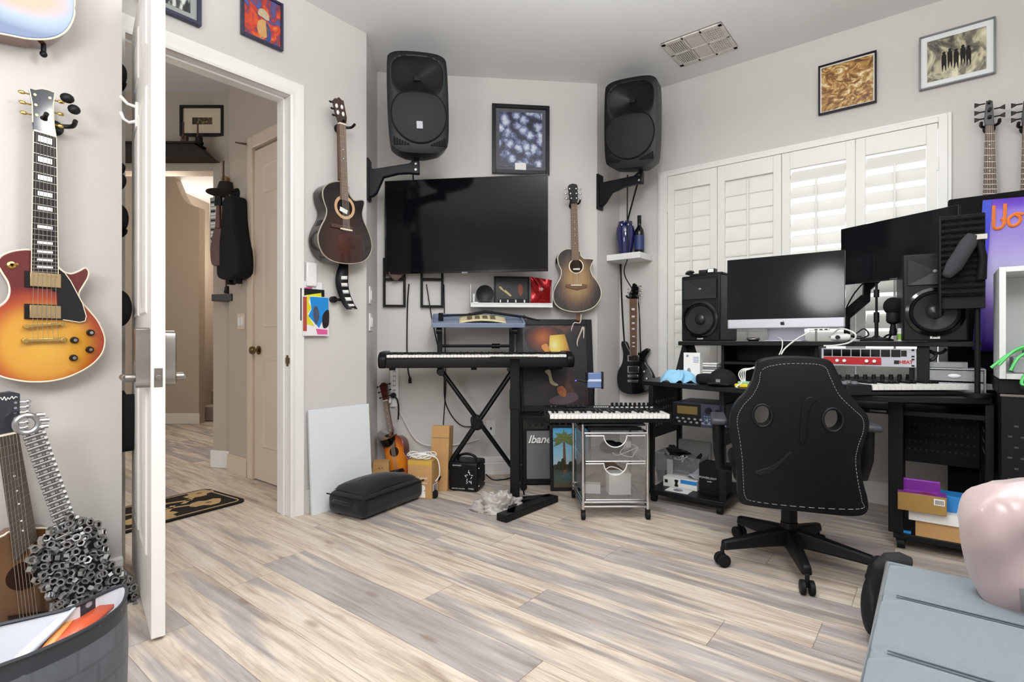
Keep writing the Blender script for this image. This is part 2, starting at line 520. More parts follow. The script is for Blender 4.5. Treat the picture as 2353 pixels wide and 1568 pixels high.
# ---------------------------------------------------------------- open door leaf (hinged on the left jamb, swung into the room)
def six_panel(b, x0, x1, z0, z1, y, sgn, m=0):
    """raised panels on one face of a door; sgn is the outward direction of the face"""
    w = x1 - x0
    cols = [(x0 + .16 * w, x0 + .45 * w), (x0 + .55 * w, x0 + .84 * w)]
    h = z1 - z0
    rows = [(z0 + .10 * h, z0 + .37 * h), (z0 + .46 * h, z0 + .80 * h), (z0 + .86 * h, z0 + .95 * h)]
    for a, c in cols:
        for d, e in rows:
            def rg(i, dy): return [(a + i, y + sgn * dy, d + i), (c - i, y + sgn * dy, d + i), (c - i, y + sgn * dy, e - i), (a + i, y + sgn * dy, e - i)]
            rs = [rg(0, 0), rg(.008, .006), rg(.020, .001), rg(.032, .001), rg(.055, .006)]
            vs = sum(rs, []); fs = []
            for i in range(4):
                for k in range(4): fs.append([i * 4 + k, i * 4 + (k + 1) % 4, i * 4 + 4 + (k + 1) % 4, i * 4 + 4 + k])
            fs.append([16, 17, 18, 19])
            b.add(vs, fs, m)
DW, DT, DH = .822, .041, 2.42
hinge = Vector((-1.482 * 1.175, 2.07 * 1.175, 0)); latch = Vector((-1.038 * 1.175, 1.527 * 1.175, 0))
dd = latch - hinge
DW = dd.length
door = thing('door_1', 'white six panel door swung open into the room, seen edge on', 'door', hinge, math.atan2(dd.y, dd.x))
struct(door)
b = MB().b(0, DW, 0, DT, .012, DH)
six_panel(b, 0, DW, .012, DH, 0, -1); six_panel(b, 0, DW, .012, DH, DT, 1)
b.make('door_leaf', TRIM, door, bevel=.0015)
# electronic lever lock on both faces near the latch edge
lz = .98
h = MB()
xc = DW - .068
h.prism(catmull([(xc - .035, lz - .115), (xc + .035, lz - .115), (xc + .038, lz - .08), (xc + .036, lz + .06), (xc + .03, lz + .085), (xc - .03, lz + .085), (xc - .036, lz + .06), (xc - .038, lz - .08)], 4), -.040, 0)
h.make('lock_housing', STEEL, door, bevel=.008, seg=3)
MB().b(xc - .0365, xc - .02, -.0405, -.004, lz - .03, lz + .07).make('battery_cover', BLACK, door, bevel=.002)
h = MB(); h.cyl((xc - .005, -.036, lz - .085), (xc - .005, -.068, lz - .085), .014)
h.tube([(xc - .005, -.066, lz - .085), (xc - .055, -.070, lz - .085), (xc - .115, -.068, lz - .087)], [.012, .0115, .011], 12)
h.make('lever_handle', STEEL, door, bevel=.001)
h = MB()
h.prism(catmull([(xc - .033, lz - .11), (xc + .033, lz - .11), (xc + .036, lz - .05), (xc + .034, lz + .05), (xc + .02, lz + .075), (xc - .02, lz + .075), (xc - .034, lz + .05), (xc - .036, lz - .05)], 4), DT, DT + .036)
for i in range(5): h.cyl((xc, DT + .034, lz + .045 - i * .024), (xc, DT + .040, lz + .045 - i * .024), .010)
h.make('keypad_housing', STEEL, door, bevel=.006, seg=3)
h = MB(); h.cyl((xc, DT + .03, lz - .085), (xc, DT + .062, lz - .085), .014)
h.tube([(xc, DT + .058, lz - .085), (xc - .05, DT + .064, lz - .085), (xc - .11, DT + .062, lz - .087)], [.012, .0115, .011], 12)
h.make('lever_handle', STEEL, door)
h = MB().b(DW - .001, DW + .002, DT / 2 - .0125, DT / 2 + .0125, lz - .115, lz - .05)
h.cyl((DW, DT / 2, lz - .083), (DW + .012, DT / 2, lz - .083), .009)
h.make('latch_plate', STEEL, door, bevel=.001)
for z in (.36, .98, 2.18):
    g = MB().cyl((-.012, .012, z - .05), (-.012, .012, z + .05), .008); g.b(-.03, .0, .010, .014, z - .05, z + .05)
    g.make('hinge', BRASS, door)
g = MB().b(.30, .334, -.010, .0, 1.90, 2.0)
g.tube([(.317, -.008, 1.925), (.317, -.03, 1.915), (.317, -.048, 1.925), (.317, -.058, 1.95)], [.007, .006, .006, .008], 8)
g.tube([(.317, -.008, 1.985), (.317, -.035, 1.99), (.317, -.06, 2.015)], [.007, .006, .008], 8)
g.make('robe_hook', WHITE, door, bevel=.001)
# ---------------------------------------------------------------- window with plantation shutters
win = thing('window_1', 'white plantation shutters of four panels over the window', 'window', WC.o, WC.a)
struct(win)
cw = .062
X0, X1, Z0, Z1 = wx0, wx1, wz0, wz1
ox0, ox1, oz1 = WC.hit(1514.4, 388)[0], WC.hit(2187, 245)[0], 2.365
oz0 = Z0 - .05
f = MB()
def frame_ring(b, a0, a1, c0, c1, y0, y1, ia0, ia1, ic0, ic1):
    b.b(a0, ia0, y0, y1, c0, c1).b(ia1, a1, y0, y1, c0, c1).b(ia0, ia1, y0, y1, c0, ic0).b(ia0, ia1, y0, y1, ic1, c1)
frame_ring(f, ox0, ox1, oz0, oz1, -.022, 0, ox0 + .022, ox1 - .022, oz0 + .022, oz1 - .022)
frame_ring(f, ox0 + .018, ox1 - .018, oz0 + .018, oz1 - .018, -.034, .03, X0 + .02, X1 - .02, Z0 + .01, Z1 - .02)
f.make('window_frame', TRIM, win, bevel=.003)
gl = bpy.data.materials.new('window_glass'); gl.use_nodes = True
gt = NT(gl); gl.node_tree.nodes.remove(gl.node_tree.nodes['Principled BSDF'])
tr, gs, mx = gt.new('ShaderNodeBsdfTransparent'), gt.new('ShaderNodeBsdfGlossy'), gt.new('ShaderNodeMixShader')
gs.inputs['Roughness'].default_value = .02; mx.inputs[0].default_value = .08
gt.link(tr.outputs[0], mx.inputs[1]); gt.link(gs.outputs[0], mx.inputs[2]); gt.link(mx.outputs[0], gl.node_tree.nodes['Material Output'].inputs[0])
MB().b(X0, X1, .12, .126, Z0, Z1).make('pane', gl, win)
SH = mat('shutter_paint', 'eae8e2', .4, var=.015)
stile = [1525, 1651, 1798, 1967, 2160]
bounds = [WC.hit(x, 600)[0] for x in stile]
bounds[0], bounds[-1] = X0 + .022, X1 - .022
for i in range(4):
    a, c = bounds[i] + .0015, bounds[i + 1] - .0015
    pz0, pz1 = Z0 + .012, Z1 - .022
    sw = .052
    rail_t, rail_b = .115, .12
    if i < 2: rail_t = .115
    p = MB().b(a, a + sw, -.030, 0, pz0, pz1).b(c - sw, c, -.030, 0, pz0, pz1).b(a + sw, c - sw, -.030, 0, pz0, pz0 + rail_b).b(a + sw, c - sw, -.030, 0, pz1 - rail_t, pz1)
    pan = p.make('shutter_panel', SH, win, bevel=.002)
    n = 12
    zz0, zz1 = pz0 + rail_b, pz1 - rail_t
    pitch = (zz1 - zz0) / n
    closed = i < 2
    tilt = math.radians(80 if closed else 50)
    lv = None
    for k in range(n):
        zc = zz0 + pitch * (k + .5)
        if lv is None:
            hw = pitch * .56
            prof = [(hw * math.cos(q), .0055 * math.sin(q)) for q in [2 * PI * s / 14 for s in range(14)]]
            pr = [(y * math.cos(tilt) - z * math.sin(tilt), y * math.sin(tilt) + z * math.cos(tilt)) for y, z in prof]
            m = MB(); nn = len(pr)
            vs = [(a + sw + .002, y, z) for y, z in pr] + [(c - sw - .002, y, z) for y, z in pr]
            m.add(vs, [list(range(nn)), list(range(2 * nn - 1, nn - 1, -1))] + [[q, (q + 1) % nn, nn + (q + 1) % nn, nn + q] for q in range(nn)])
            lv = m.make('louver', SH, pan, loc=(0, -.013, zc), ang=60)
        else: copy_part(lv, pan, (0, -.013, zc))
    xm = (a + c) / 2
    dz = -.02 if closed else -.03
    yr = -.032 if closed else -.058
    MB().b(xm - .006, xm + .006, yr - .012, yr, zz0 + pitch * .4 + dz, zz1 - pitch * (.1 if closed else .75) + dz * .3).make('tilt_rod', SH, pan, bevel=.002)
for z in (1.05, 2.07):
    MB().b(X1 - .026, X1 - .018, -.042, -.030, z - .04, z + .04).make('hinge', TRIM, win)
    MB().b(X0 + .018, X0 + .026, -.042, -.030, z - .04, z + .04).make('hinge', TRIM, win)
# ---------------------------------------------------------------- ceiling vent
def onceil(px, py):
    return at(px, py, (CEIL - EYE) * F / (784.0 - py))
c0 = onceil(1518, 100)
v = thing('ceiling_vent', 'white square ceiling air vent with six grille panels', 'vent', (c0.x, c0.y, CEIL), WC.a)
VM = mat('vent_paint', 'cfcac3', .5); VD = mat('vent_dark', '5a554f', .8)
L_, M_ = .40, .365
b = MB().b(0, L_, 0, M_, -.004, 0)
fr = MB(); frame_ring(fr, 0, L_, 0, M_, 0, 0, 0, 0, 0, 0) if 0 else None
xs = [.03, .135, .15, .255, .27, .375]; ys = [.03, .175, .19, .335]
fb = MB()
for a, c in ((0, .03), (.135, .15), (.255, .27), (.375, L_)): fb.b(a, c, 0, M_, -.014, -.004)
for a, c in ((0, .03), (.175, .19), (.335, M_)): fb.b(0, L_, a, c, -.014, -.004)
b.make('backing', VD, v); fb.make('frame', VM, v, bevel=.002)
for i in range(3):
    for k in range(2):
        a, c, d, e = xs[2 * i], xs[2 * i + 1], ys[2 * k], ys[2 * k + 1]
        q = MB()
        if i == 1:
            q.b(a + .004, c - .004, d + .004, e - .004, -.010, -.006)
        else:
            for s in range(8):
                xx = a + (c - a) * (s + .5) / 8
                q.b(xx - .0035, xx + .0035, d, e, -.012, -.006)
            if i == 2:
                for s in range(6):
                    yy = d + (e - d) * (s + .5) / 6
                    q.b(a, c, yy - .005, yy + .005, -.011, -.007)
        q.make('grille', VM, v)
# ---------------------------------------------------------------- hallway beyond the doorway
HX = .188
def hb(name, x0, x1, y0, y1, z0=0, z1=CEIL, m=HPAINT): return struct(MB().b(x0, x1, y0, y1, z0, z1).make(name, m, loc=WB.o, rz=WB.a, smooth=False))
fd0, fd1 = .20, 1.00
for n_, a_, c_, z_ in (('wall_hall_right', fd1 + .01, 1.42, 0), ('wall_hall_near', .14, fd0 - .01, 0), ('wall_hall_lintel', fd0 - .01, fd1 + .01, 2.46)):
    hb(n_, HX, HX + .12, a_, c_, z_)
WF = Wall(*(WB.pt(HX, 0, 0)[:2]), 51.3 + 90)            # right side of the hall; x runs away from the room
WF.u = -WB.v * -1; WF.u = WB.v.copy(); WF.v = WB.u.copy()
def fpt(q, off, z): p = WB.pt(HX, 0, 0) + WB.v * q - WB.u * off; return (p.x, p.y, z)
# hall door on the right side of the hall, closed
hd = thing('door_2', 'closed cream six panel hall door beyond the doorway', 'door', fpt(0, 0, 0), WB.a + PI / 2)
struct(hd)
# local x = away from the room, local y = towards the hall (left)
HD = mat('hall_door_paint', 'd6c4b0', .45, var=.02)
b = MB().b(fd0, fd1, -.04, 0.0, .01, 2.42); six_panel(b, fd0, fd1, .01, 2.42, 0.0, 1)
b.make('door_leaf', HD, hd, bevel=.0015)
kx, kz = fd1 - .07, .955
MB().lathe([(0, .0), (.032, 0), (.032, .008), (.012, .012), (.011, .03), (.026, .036), (.030, .05), (.024, .064), (0, .068)], (kx, 0, kz), 'y').make('knob', BRASS, hd, bevel=0)
b = MB().b(fd0 - .08, fd0, -.01, .02, 0, 2.53).b(fd1, fd1 + .08, -.01, .02, 0, 2.53).b(fd0, fd1, -.01, .02, 2.44, 2.53)
b.make('door_frame', HD, hd, bevel=.006)
struct(MB().b(1.10, 1.42, 0, .018, 0, .125).b(1.10, 1.42, 0, .012, .125, .138).make('baseboard_hall', HD, loc=fpt(0, 0, 0), rz=WB.a + PI / 2, bevel=.003))
g0 = Vector(fpt(1.42, -.08, 0)); g1 = Vector((-2.42, 4.30, 0))
ga = math.atan2(g0.y - g1.y, g0.x - g1.x)
gl_ = (g0 - g1).length
struct(MB().b(0, gl_ + .05, 0, .12, 0, CEIL).make('wall_hall_corner', HPAINT, loc=g1, rz=ga, smooth=False))
struct(MB().b(-.015, gl_, -.016, 0, 0, .14).make('baseboard_hall_corner', TRIM, loc=g1, rz=ga, bevel=.004))
struct(MB().b(-2.4, 0, 0, .14, 2.40, CEIL).make('wall_hall_header', HPAINT, loc=g1, rz=0, smooth=False))
# wall cut to a cast shadow's outline; paler wall behind is the lit patch
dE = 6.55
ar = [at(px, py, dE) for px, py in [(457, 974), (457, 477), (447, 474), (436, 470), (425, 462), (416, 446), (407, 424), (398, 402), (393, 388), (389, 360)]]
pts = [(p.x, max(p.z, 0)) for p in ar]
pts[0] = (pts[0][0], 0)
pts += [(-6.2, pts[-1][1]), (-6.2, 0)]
struct(MB().prism(pts, 0, .13).make('wall_hall_shadow_cutout', HPAINT, loc=(0, dE, 0), smooth=False))
struct(MB().b(-6.2, pts[1][0] + .012, -.016, 0, 0, .13).make('baseboard_hall_far', TRIM, loc=(0, dE, 0), bevel=.004))
struct(MB().b(-6.6, -1.9, 0, .1, 0, CEIL).make('wall_stair', wall_mat('light_patch_paint', 'd8d0c6'), loc=(0, 8.3, 0), smooth=False))  # paler paint puts the hall's light patch into the colour
struct(MB().b(0, .1, 0, 6.2, 0, CEIL).make('wall_hall_left', HPAINT, loc=(-4.55, 2.9, 0), smooth=False))
struct(MB().b(-2.9, -.0, -.06, 0, 0, CEIL).make('wall_hall_back', HPAINT, loc=(WB.pt(-1.0, -.2, 0)), rz=WB.a, smooth=False))
struct(MB().b(0, 2.6, 0, .1, 0, CEIL).make('wall_stair_side', HPAINT, loc=(-3.42, 6.3, 0), rz=PI / 2, smooth=False))
st = thing('stairs', 'bottom of a carpeted staircase at the end of the hall', 'stairs', (-3.98, 6.75, 0))
CP = mat('stair_carpet', '8a8079', .9, bump=.5, bscale=300)
for i in range(5): MB().b(.0, .5, i * .26, i * .26 + .29, 0, .19 * (i + 1)).make('step', CP, st, bevel=.015)
struct(st)
# ================================================================ guitars on the walls
class PX:
    """maps photo outlines onto a plane in front of a wall, giving coordinates local to a thing hung there"""
    def __init__(s, W, off, px, py):
        s.W, s.off = W, off
        s.s0, s.z0 = W.hit(px, py, off)
        s.loc = W.pt(s.s0, 0, s.z0); s.rz = W.a
    def p(s, px, py, off=None):
        a, z = s.W.hit(px, py, s.off if off is None else off)
        return (a - s.s0, z - s.z0)
    def l(s, pts, off=None): return [s.p(x, y, off) for x, y in pts]
def lerp(a, b, t): return a + (b - a) * t
def quadpt(q, u, v):
    """q = top left, top right, bottom right, bottom left"""
    a = (lerp(q[0][0], q[1][0], u), lerp(q[0][1], q[1][1], u)); b = (lerp(q[3][0], q[2][0], u), lerp(q[3][1], q[2][1], u))
    return lerp(a[0], b[0], v), lerp(a[1], b[1], v)
def hanger(root, x, z, yw, w=.05, m=BLACK):
    """wall hook: round base plate, arm and a padded yoke"""
    b = MB().cyl((x, 0, z), (x, -.014, z), .028, n=20)
    b.tube([(x, -.01, z), (x, yw, z)], .008, 8)
    b.make('base_plate', m, root, bevel=.002)
    b = MB().tube(catmull([(x - w * .75, yw - .055, z + .012), (x - w * .7, yw - .02, z), (x, yw, z - .004), (x + w * .7, yw - .02, z), (x + w * .75, yw - .055, z + .012)], 5, False), .008, 8)
    b.make('yoke', m, root)
def tuners(root, head, n, yc, m, side=(1, 1), key=.011, post=True, y0=0., y1=.75):
    """pegs along the left and right edges of a headstock (head = list of left points, right points top to bottom)"""
    for sd in (0, 1):
        if not side[sd]: continue
        e = head[sd]
        for i in range(n):
            t = lerp(y0, y1, i / max(1, n - 1))
            x, z = lerp(e[0][0], e[1][0], t), lerp(e[0][1], e[1][1], t)
            d = -1 if sd == 0 else 1
            b = MB()
            b.cyl((x - d * .002, yc, z), (x + d * .016, yc, z), .003, n=8)
            b.sph((x + d * .022, yc, z), (key, .004, .007), 10)
            if post:
                b.cyl((x - d * .012, yc + .003, z), (x - d * .012, yc - .012, z), .0045, n=10)
            b.make('tuner', m, root)
def fretboard(root, q, y0, y1, m, nf=20, inlay=(3, 5, 7, 9, 12, 15, 17), block=.62, im=PEARL, bind=None, scale=None):
    """q in local x, z; frets and inlays are raised strips on the board"""
    b = MB().prism([q[0], q[1], q[2], q[3]], y1, y0, 0)
    fm = 1
    L = 1.0
    tot = 1 - 2 ** (-(nf + .6) / 12)
    fr = [(1 - 2 ** (-k / 12)) / tot for k in range(nf + 1)]
    for k in range(1, nf + 1):
        t = fr[k]
        a, c = quadpt(q, .0, t), quadpt(q, 1., t)
        b.prism([(a[0], a[1] - .0012), (c[0], c[1] - .0012), (c[0], c[1] + .0012), (a[0], a[1] + .0012)], y1 - .0012, y1, 1)
    for k in inlay:
        t0, t1 = fr[k - 1], fr[k]
        if block:
            u0, u1 = .5 - block / 2, .5 + block / 2
            d = (t1 - t0) * .22
            P = [quadpt(q, u0, t1 - d), quadpt(q, u1, t1 - d), quadpt(q, u1, t0 + d), quadpt(q, u0, t0 + d)]
            b.prism(P, y1 - .0006, y1, 2)
        else:
            c = quadpt(q, .5, (t0 + t1) / 2); b.prism(circ(c[0], c[1], .0035, 10), y1 - .0006, y1, 2)
    if bind:
        for u in (-.03, 1.0):
            P = [quadpt(q, u, 1), quadpt(q, u + .03, 1), quadpt(q, u + .03, 0), quadpt(q, u, 0)]
            b.prism(P, y1 - .0003, y0, 3)
    return b.make('fretboard', [m, STEEL, im, bind or CREAM], root, smooth=False)
def strings(root, q, bridge, y1, yb, n=6, r=.0006):
    b = MB()
    for i in range(n):
        u = .12 + .76 * i / (n - 1)
        a = quadpt(q, u, 0.0)
        c = (lerp(bridge[0][0], bridge[1][0], u), lerp(bridge[0][1], bridge[1][1], u))
        b.tube([(a[0], y1, a[1]), (c[0], yb, c[1])], r, 4)
    b.make('strings', STRING, root)
def body(root, name, outline, y0, y1, mtop, mside, bevel=.006, n=5, bind=None):
    pts = [tuple(p)[:2] for p in catmull(outline, n)] if n else outline
    o = MB().prism(pts, y1, y0, 0, 1).make(name, [mtop, mside], root, bevel=bevel, seg=3, ang=50)
    if bind:
        rim = [(p[0], y1 + .002, p[1]) for p in pts]
        MB().tube(rim + [rim[0], rim[1]], .0032, 6).make('binding', bind, root)
    return o
# ---------------------------------------------------------------- sunburst single cutaway electric
K = PX(WD, .085, 120, 780)
g = thing('electric_guitar', 'red and yellow sunburst electric guitar hanging on the near left wall', 'guitar', K.loc, K.rz, 'guitars hung on the walls')
LPM = burst('sunburst_top', [(0, 'd9a842'), (.52, 'cc9230'), (.74, 'a8461a'), (.92, '7a1a14'), (1.1, '5e1011')], -.02, -.015, .215, .215)
LPS = mat('cherry_side', '7c1c17', .2, coat=.5)
bo = [(73, 575), (44, 575), (18, 581), (0, 591), (-6, 605), (4, 625), (18, 648), (22, 668), (16, 688), (0, 703), (-34, 722), (-60, 752), (-66, 790), (-48, 830), (-5, 862), (44, 875), (85, 878), (123, 875), (158, 866), (191, 851), (217, 833), (235, 811), (241, 789), (239, 769), (226, 740), (207, 716), (190, 697), (181, 677), (191, 657), (201, 640), (204, 625), (196, 616), (182, 623), (164, 629), (147, 625), (134, 612), (128, 590)]
body(g, 'body', K.l(bo), -.04, -.085, LPM, LPS, .008, 4, CREAM)
q = K.l([(78, 302), (129, 317), (133, 631), (73, 628)], .10)
b = MB().prism([quadpt(q, .06, -.0), quadpt(q, .94, 0), quadpt(q, .94, .8), quadpt(q, .06, .8)], -.094, -.062)
b.make('neck', MAPLE, g, bevel=.008)
fretboard(g, q, -.093, -.100, EBONY, 22, (1, 3, 5, 7, 9, 12, 15, 17, 19, 21), .62, bind=CREAM)
hd_ = K.l([(78, 300), (75, 281), (74, 237), (67, 203), (80, 206), (96, 204), (110, 207), (126, 214), (122, 245), (124, 287), (129, 317)], .085)
MB().prism(hd_, -.085, -.068).make('headstock', mat('headstock_black', '23252c', .12, coat=.6, var=0), g, bevel=.002)
MB().tube([(p[0], -.0855, p[1]) for p in hd_[1:]], .002, 6).make('headstock_binding', CREAM, g)
nb = K.l([(78, 301), (129, 316)], .1)
MB().prism([nb[0], nb[1], (nb[1][0], nb[1][1] + .006), (nb[0][0], nb[0][1] + .006)], -.102, -.088).make('nut', CREAM, g)
hl, hr = K.l([(70, 215), (74, 262)], .085), K.l([(124, 228), (123, 284)], .085)
tuners(g, (hl, hr), 3, -.075, GOLD, y0=.0, y1=1.0)
pg = K.l([(133, 613), (137, 618), (150, 628), (163, 646), (190, 697), (199, 727), (196, 738), (184, 741), (145, 735), (133, 734), (133, 670), (120, 668), (128, 634)], .1)
MB().prism(pg, -.0965, -.093).make('pickguard', mat('pickguard_black', '121216', .15, coat=.4, var=0), g, bevel=.001)
MB().tube([(p[0], -.0965, p[1]) for p in pg[:9]], .0016, 5).make('pickguard_edge', CREAM, g)
for (x0, x1, y0, y1) in ((68, 139, 631, 658), (67, 139, 704, 731)):
    a, c = K.p(x0, y1, .095), K.p(x1, y0, .095)
    MB().prism(rect(a[0] - .012, c[0] + .004, a[1] - .004, c[1] + .004), -.095, -.084).make('pickup_ring', CREAM if 0 else BLACK, g, bevel=.001)
    b = MB().prism(rect(a[0], c[0], a[1], c[1]), -.104, -.094)
    zz = lerp(a[1], c[1], .18 if y0 > 700 else .8)
    for i in range(6): xx = lerp(a[0], c[0], .14 + .72 * i / 5); b.cyl((xx, -.104, zz), (xx, -.106, zz), .0028, n=8)
    b.make('pickup', mat('aged_nickel', 'b9a27c', .3, 1), g, bevel=.002)
br = K.l([(60, 753), (142, 747)], .1)
b = MB().prism([br[0], br[1], (br[1][0], br[1][1] + .010), (br[0][0], br[0][1] + .010)], -.108, -.094)
for p in br: b.cyl((p[0], -.086, p[1] + .004), (p[0], -.109, p[1] + .004), .008)
b.make('bridge', GOLD, g, bevel=.001)
tp = K.l([(58, 787), (146, 785)], .1)
b = MB().prism([tp[0], tp[1], (tp[1][0], tp[1][1] + .014), (tp[0][0], tp[0][1] + .014)], -.106, -.090)
for p in tp: b.cyl((p[0], -.086, p[1] + .006), (p[0], -.107, p[1] + .006), .010)
b.make('tailpiece', GOLD, g, bevel=.003)
strings(g, q, (K.p(66, 750, .108), K.p(138, 746, .108)), -.104, -.109)
strings(g, (K.p(66, 750, .108), K.p(138, 746, .108), K.p(140, 784), K.p(62, 786)), (K.p(62, 786), K.p(142, 784)), -.109, -.106)
for x, y in ((210, 765), (173, 782), (208, 804), (171, 823)):
    c = K.p(x, y, .1)
    MB().lathe([(.013, 0), (.0125, -.008), (.010, -.016), (.009, -.018), (0, -.018)], (c[0], -.085, c[1]), 'y', 18, 0).cyl((c[0], -.085 - .0179, c[1]), (c[0], -.085 - .019, c[1]), .006, n=14, m=1).make('knob', [BLACK, CHROME], g)
c = K.p(27, 609, .09)
MB().lathe([(.013, 0), (.012, -.003), (.006, -.005), (.005, -.014)], (c[0], -.085, c[1]), 'y', 16).tube([(c[0], -.09, c[1]), (c[0] + .012, -.108, c[1] + .003)], [.003, .0045], 8).make('toggle_switch', GOLD, g)
hx = K.p(128, 250, 0.0)
hk = thing('guitar_hook', 'black wall hook holding the headstock of the sunburst electric guitar', 'wall hook', WD.pt(K.s0 + K.p(128, 225, .03)[0], 0, K.z0 + K.p(128, 300, .03)[1] + .015), WD.a, 'guitar wall hooks')
hanger(hk, 0, 0, -.06, .055)
MB().sph((.035, -.125, .05), (.020, .016, .018), 12).sph((.015, -.125, .085), (.022, .016, .018), 12).make('knob', BLACK, hk)
# ---------------------------------------------------------------- lower edge of the burst guitar hung higher up
K = PX(WD, .11, 60, 20)
g = thing('acoustic_guitar', 'burst hollow guitar with a painted pink and blue reflection, cut off by the top left corner', 'guitar', K.loc, K.rz, 'guitars hung on the walls')
GM = burst('reflection_burst', [(0, 'e6b08e'), (.40, 'd9a58f'), (.68, '9fb0c4'), (.9, '7f93ad'), (1.2, '66799a')], -.03, .07, .24, .15, .35, .15)  # pink and blue reflection painted into the faded burst
pts = [(172, 30), (168, 60), (150, 88), (118, 103), (70, 104), (20, 95), (-40, 82), (-90, 60), (-120, 20), (-128, -60), (-105, -140), (-70, -190), (-75, -260), (-50, -330), (20, -350), (90, -330), (125, -270), (120, -190), (150, -120), (168, -50)]
body(g, 'body', K.l([(x, y - 15) for x, y in pts]), -.02, -.11, GM, mat('brown_guitar_side', '6b3a20', .15, coat=.6), .006, 4, CREAM)
c = K.p(100, 112, .06)
MB().cyl((c[0], -.06, c[1] + .02), (c[0], -.06, c[1] - .02), .008).sph((c[0], -.06, c[1] - .02), .012, 10).make('strap_button', BLACK, g)
MB().prism(K.l([(25, -330), (48, -330), (46, -480), (27, -480)]), -.12, -.10).make('neck', MAPLE, g, bevel=.004)
# ---------------------------------------------------------------- dark cutaway acoustic on the door wall
K = PX(WB, .12, 790, 500)
g = thing('acoustic_guitar', 'dark brown cutaway acoustic guitar hanging between the doorway and the television', 'guitar', K.loc, K.rz, 'guitars hung on the walls')
DM = burst('dark_burst', [(0, '4a2116'), (.45, '381a13'), (.85, '1c1010'), (1.1, '100c0c')], -.005, -.16, .19, .26)
bo = [(782, 418), (768, 418), (752, 424), (742, 438), (744, 460), (751, 482), (748, 500), (738, 520), (731, 542), (734, 566), (745, 586), (765, 600), (795, 606), (826, 604), (844, 594), (854, 574), (853, 552), (845, 528), (836, 508), (833, 490), (837, 470), (836, 462), (828, 460), (815, 461), (806, 452), (801, 440), (800, 428)]
body(g, 'body', K.l(bo), -.015, -.12, DM, mat('dark_guitar_side', '2a2422', .12, coat=.6), .004, 4, mat('thin_binding', 'a79c8c', .4))
q = K.l([(780, 284), (795, 288), (801, 462), (783, 458)], .13)
MB().prism([quadpt(q, .05, 0), quadpt(q, .95, 0), quadpt(q, .95, .74), quadpt(q, .05, .74)], -.122, -.092).make('neck', MAPLE, g, bevel=.006)
fretboard(g, q, -.120, -.128, mat('worn_fretboard', '6b5344', .6, var=.2, vscale=40), 20, (5, 7), 0)
nb = K.l([(780, 284), (795, 288)], .13)
MB().prism([nb[0], nb[1], (nb[1][0], nb[1][1] + .008), (nb[0][0], nb[0][1] + .008)], -.132, -.115).make('nut', CREAM, g)
hd_ = K.l([(780, 282), (772, 258), (766, 230), (770, 225), (775, 228), (778, 223), (786, 231), (789, 231), (793, 252), (797, 272), (795, 286)], .115)
SL = mat('slotted_headstock', '3a231a', .3, coat=.3)
MB().prism(hd_, -.118, -.098).make('headstock', SL, g, bevel=.002)
for a in ((774, 243), (777, 258), (786, 246), (789, 262)):
    c = K.p(*a, .12); MB().sph((c[0], -.119, c[1]), (.010, .003, .014), 10).make('roller', WHITE, g)
tuners(g, (K.l([(768, 232), (776, 270)], .115), K.l([(789, 236), (796, 276)], .115)), 3, -.108, BLACK, (1, 0), .012, False, .1, .9)
sc = K.p(792, 477, .12); r = K.p(815, 477, .12)[0] - sc[0]
b = MB()
for k in range(40):
    a0, a1 = 2 * PI * k / 40, 2 * PI * (k + 1) / 40
    b.prism([(sc[0] + r * .75 * math.cos(a0), sc[1] + r * .75 * math.sin(a0)), (sc[0] + r * math.cos(a0), sc[1] + r * math.sin(a0)), (sc[0] + r * math.cos(a1), sc[1] + r * math.sin(a1)), (sc[0] + r * .75 * math.cos(a1), sc[1] + r * .75 * math.sin(a1))], -.1215, -.1195)
b.make('rosette', mat('rosette_wood', 'c9a27c', .4, var=.15, vscale=60), g)
MB().prism(circ(sc[0], sc[1], r * .75, 32), -.1208, -.119).prism([(sc[0] - r * .5, sc[1] - r * .35), (sc[0] + r * .2, sc[1] - r * .55), (sc[0] + r * .3, sc[1] - r * .2), (sc[0] - r * .45, sc[1] + .0)], -.1212, -.1205, 1).make('soundhole', [mat('hole_dark', '1a0f0b', .9), PAPER], g)
b0 = K.l([(761, 522), (809, 530)], .125)
MB().prism([b0[0], b0[1], (b0[1][0], b0[1][1] + .022), (b0[0][0], b0[0][1] + .022)], -.130, -.119).make('bridge', ROSE, g, bevel=.002)
MB().prism([K.p(781, 527, .125), K.p(808, 532, .125), K.p(808, 529, .125), K.p(781, 524, .125)], -.134, -.128).make('saddle', CREAM, g)
strings(g, q, (K.p(786, 530, .13), K.p(805, 533, .13)), -.131, -.134)
MB().prism([K.p(722, 520, .04), K.p(728, 508, .04), K.p(730, 512, .04), K.p(725, 524, .04)], -.1, -.05).make('control_panel', BLACK, g)
hx = K.p(786, 290, .1)
hk = thing('guitar_hook', 'black wall hook holding the dark acoustic guitar beside the doorway', 'wall hook', WB.pt(K.s0 + K.p(774, 285, .02)[0], 0, K.z0 + K.p(788, 280, .1)[1] - .012), WB.a, 'guitar wall hooks')
hanger(hk, .02, 0, -.07, .05)
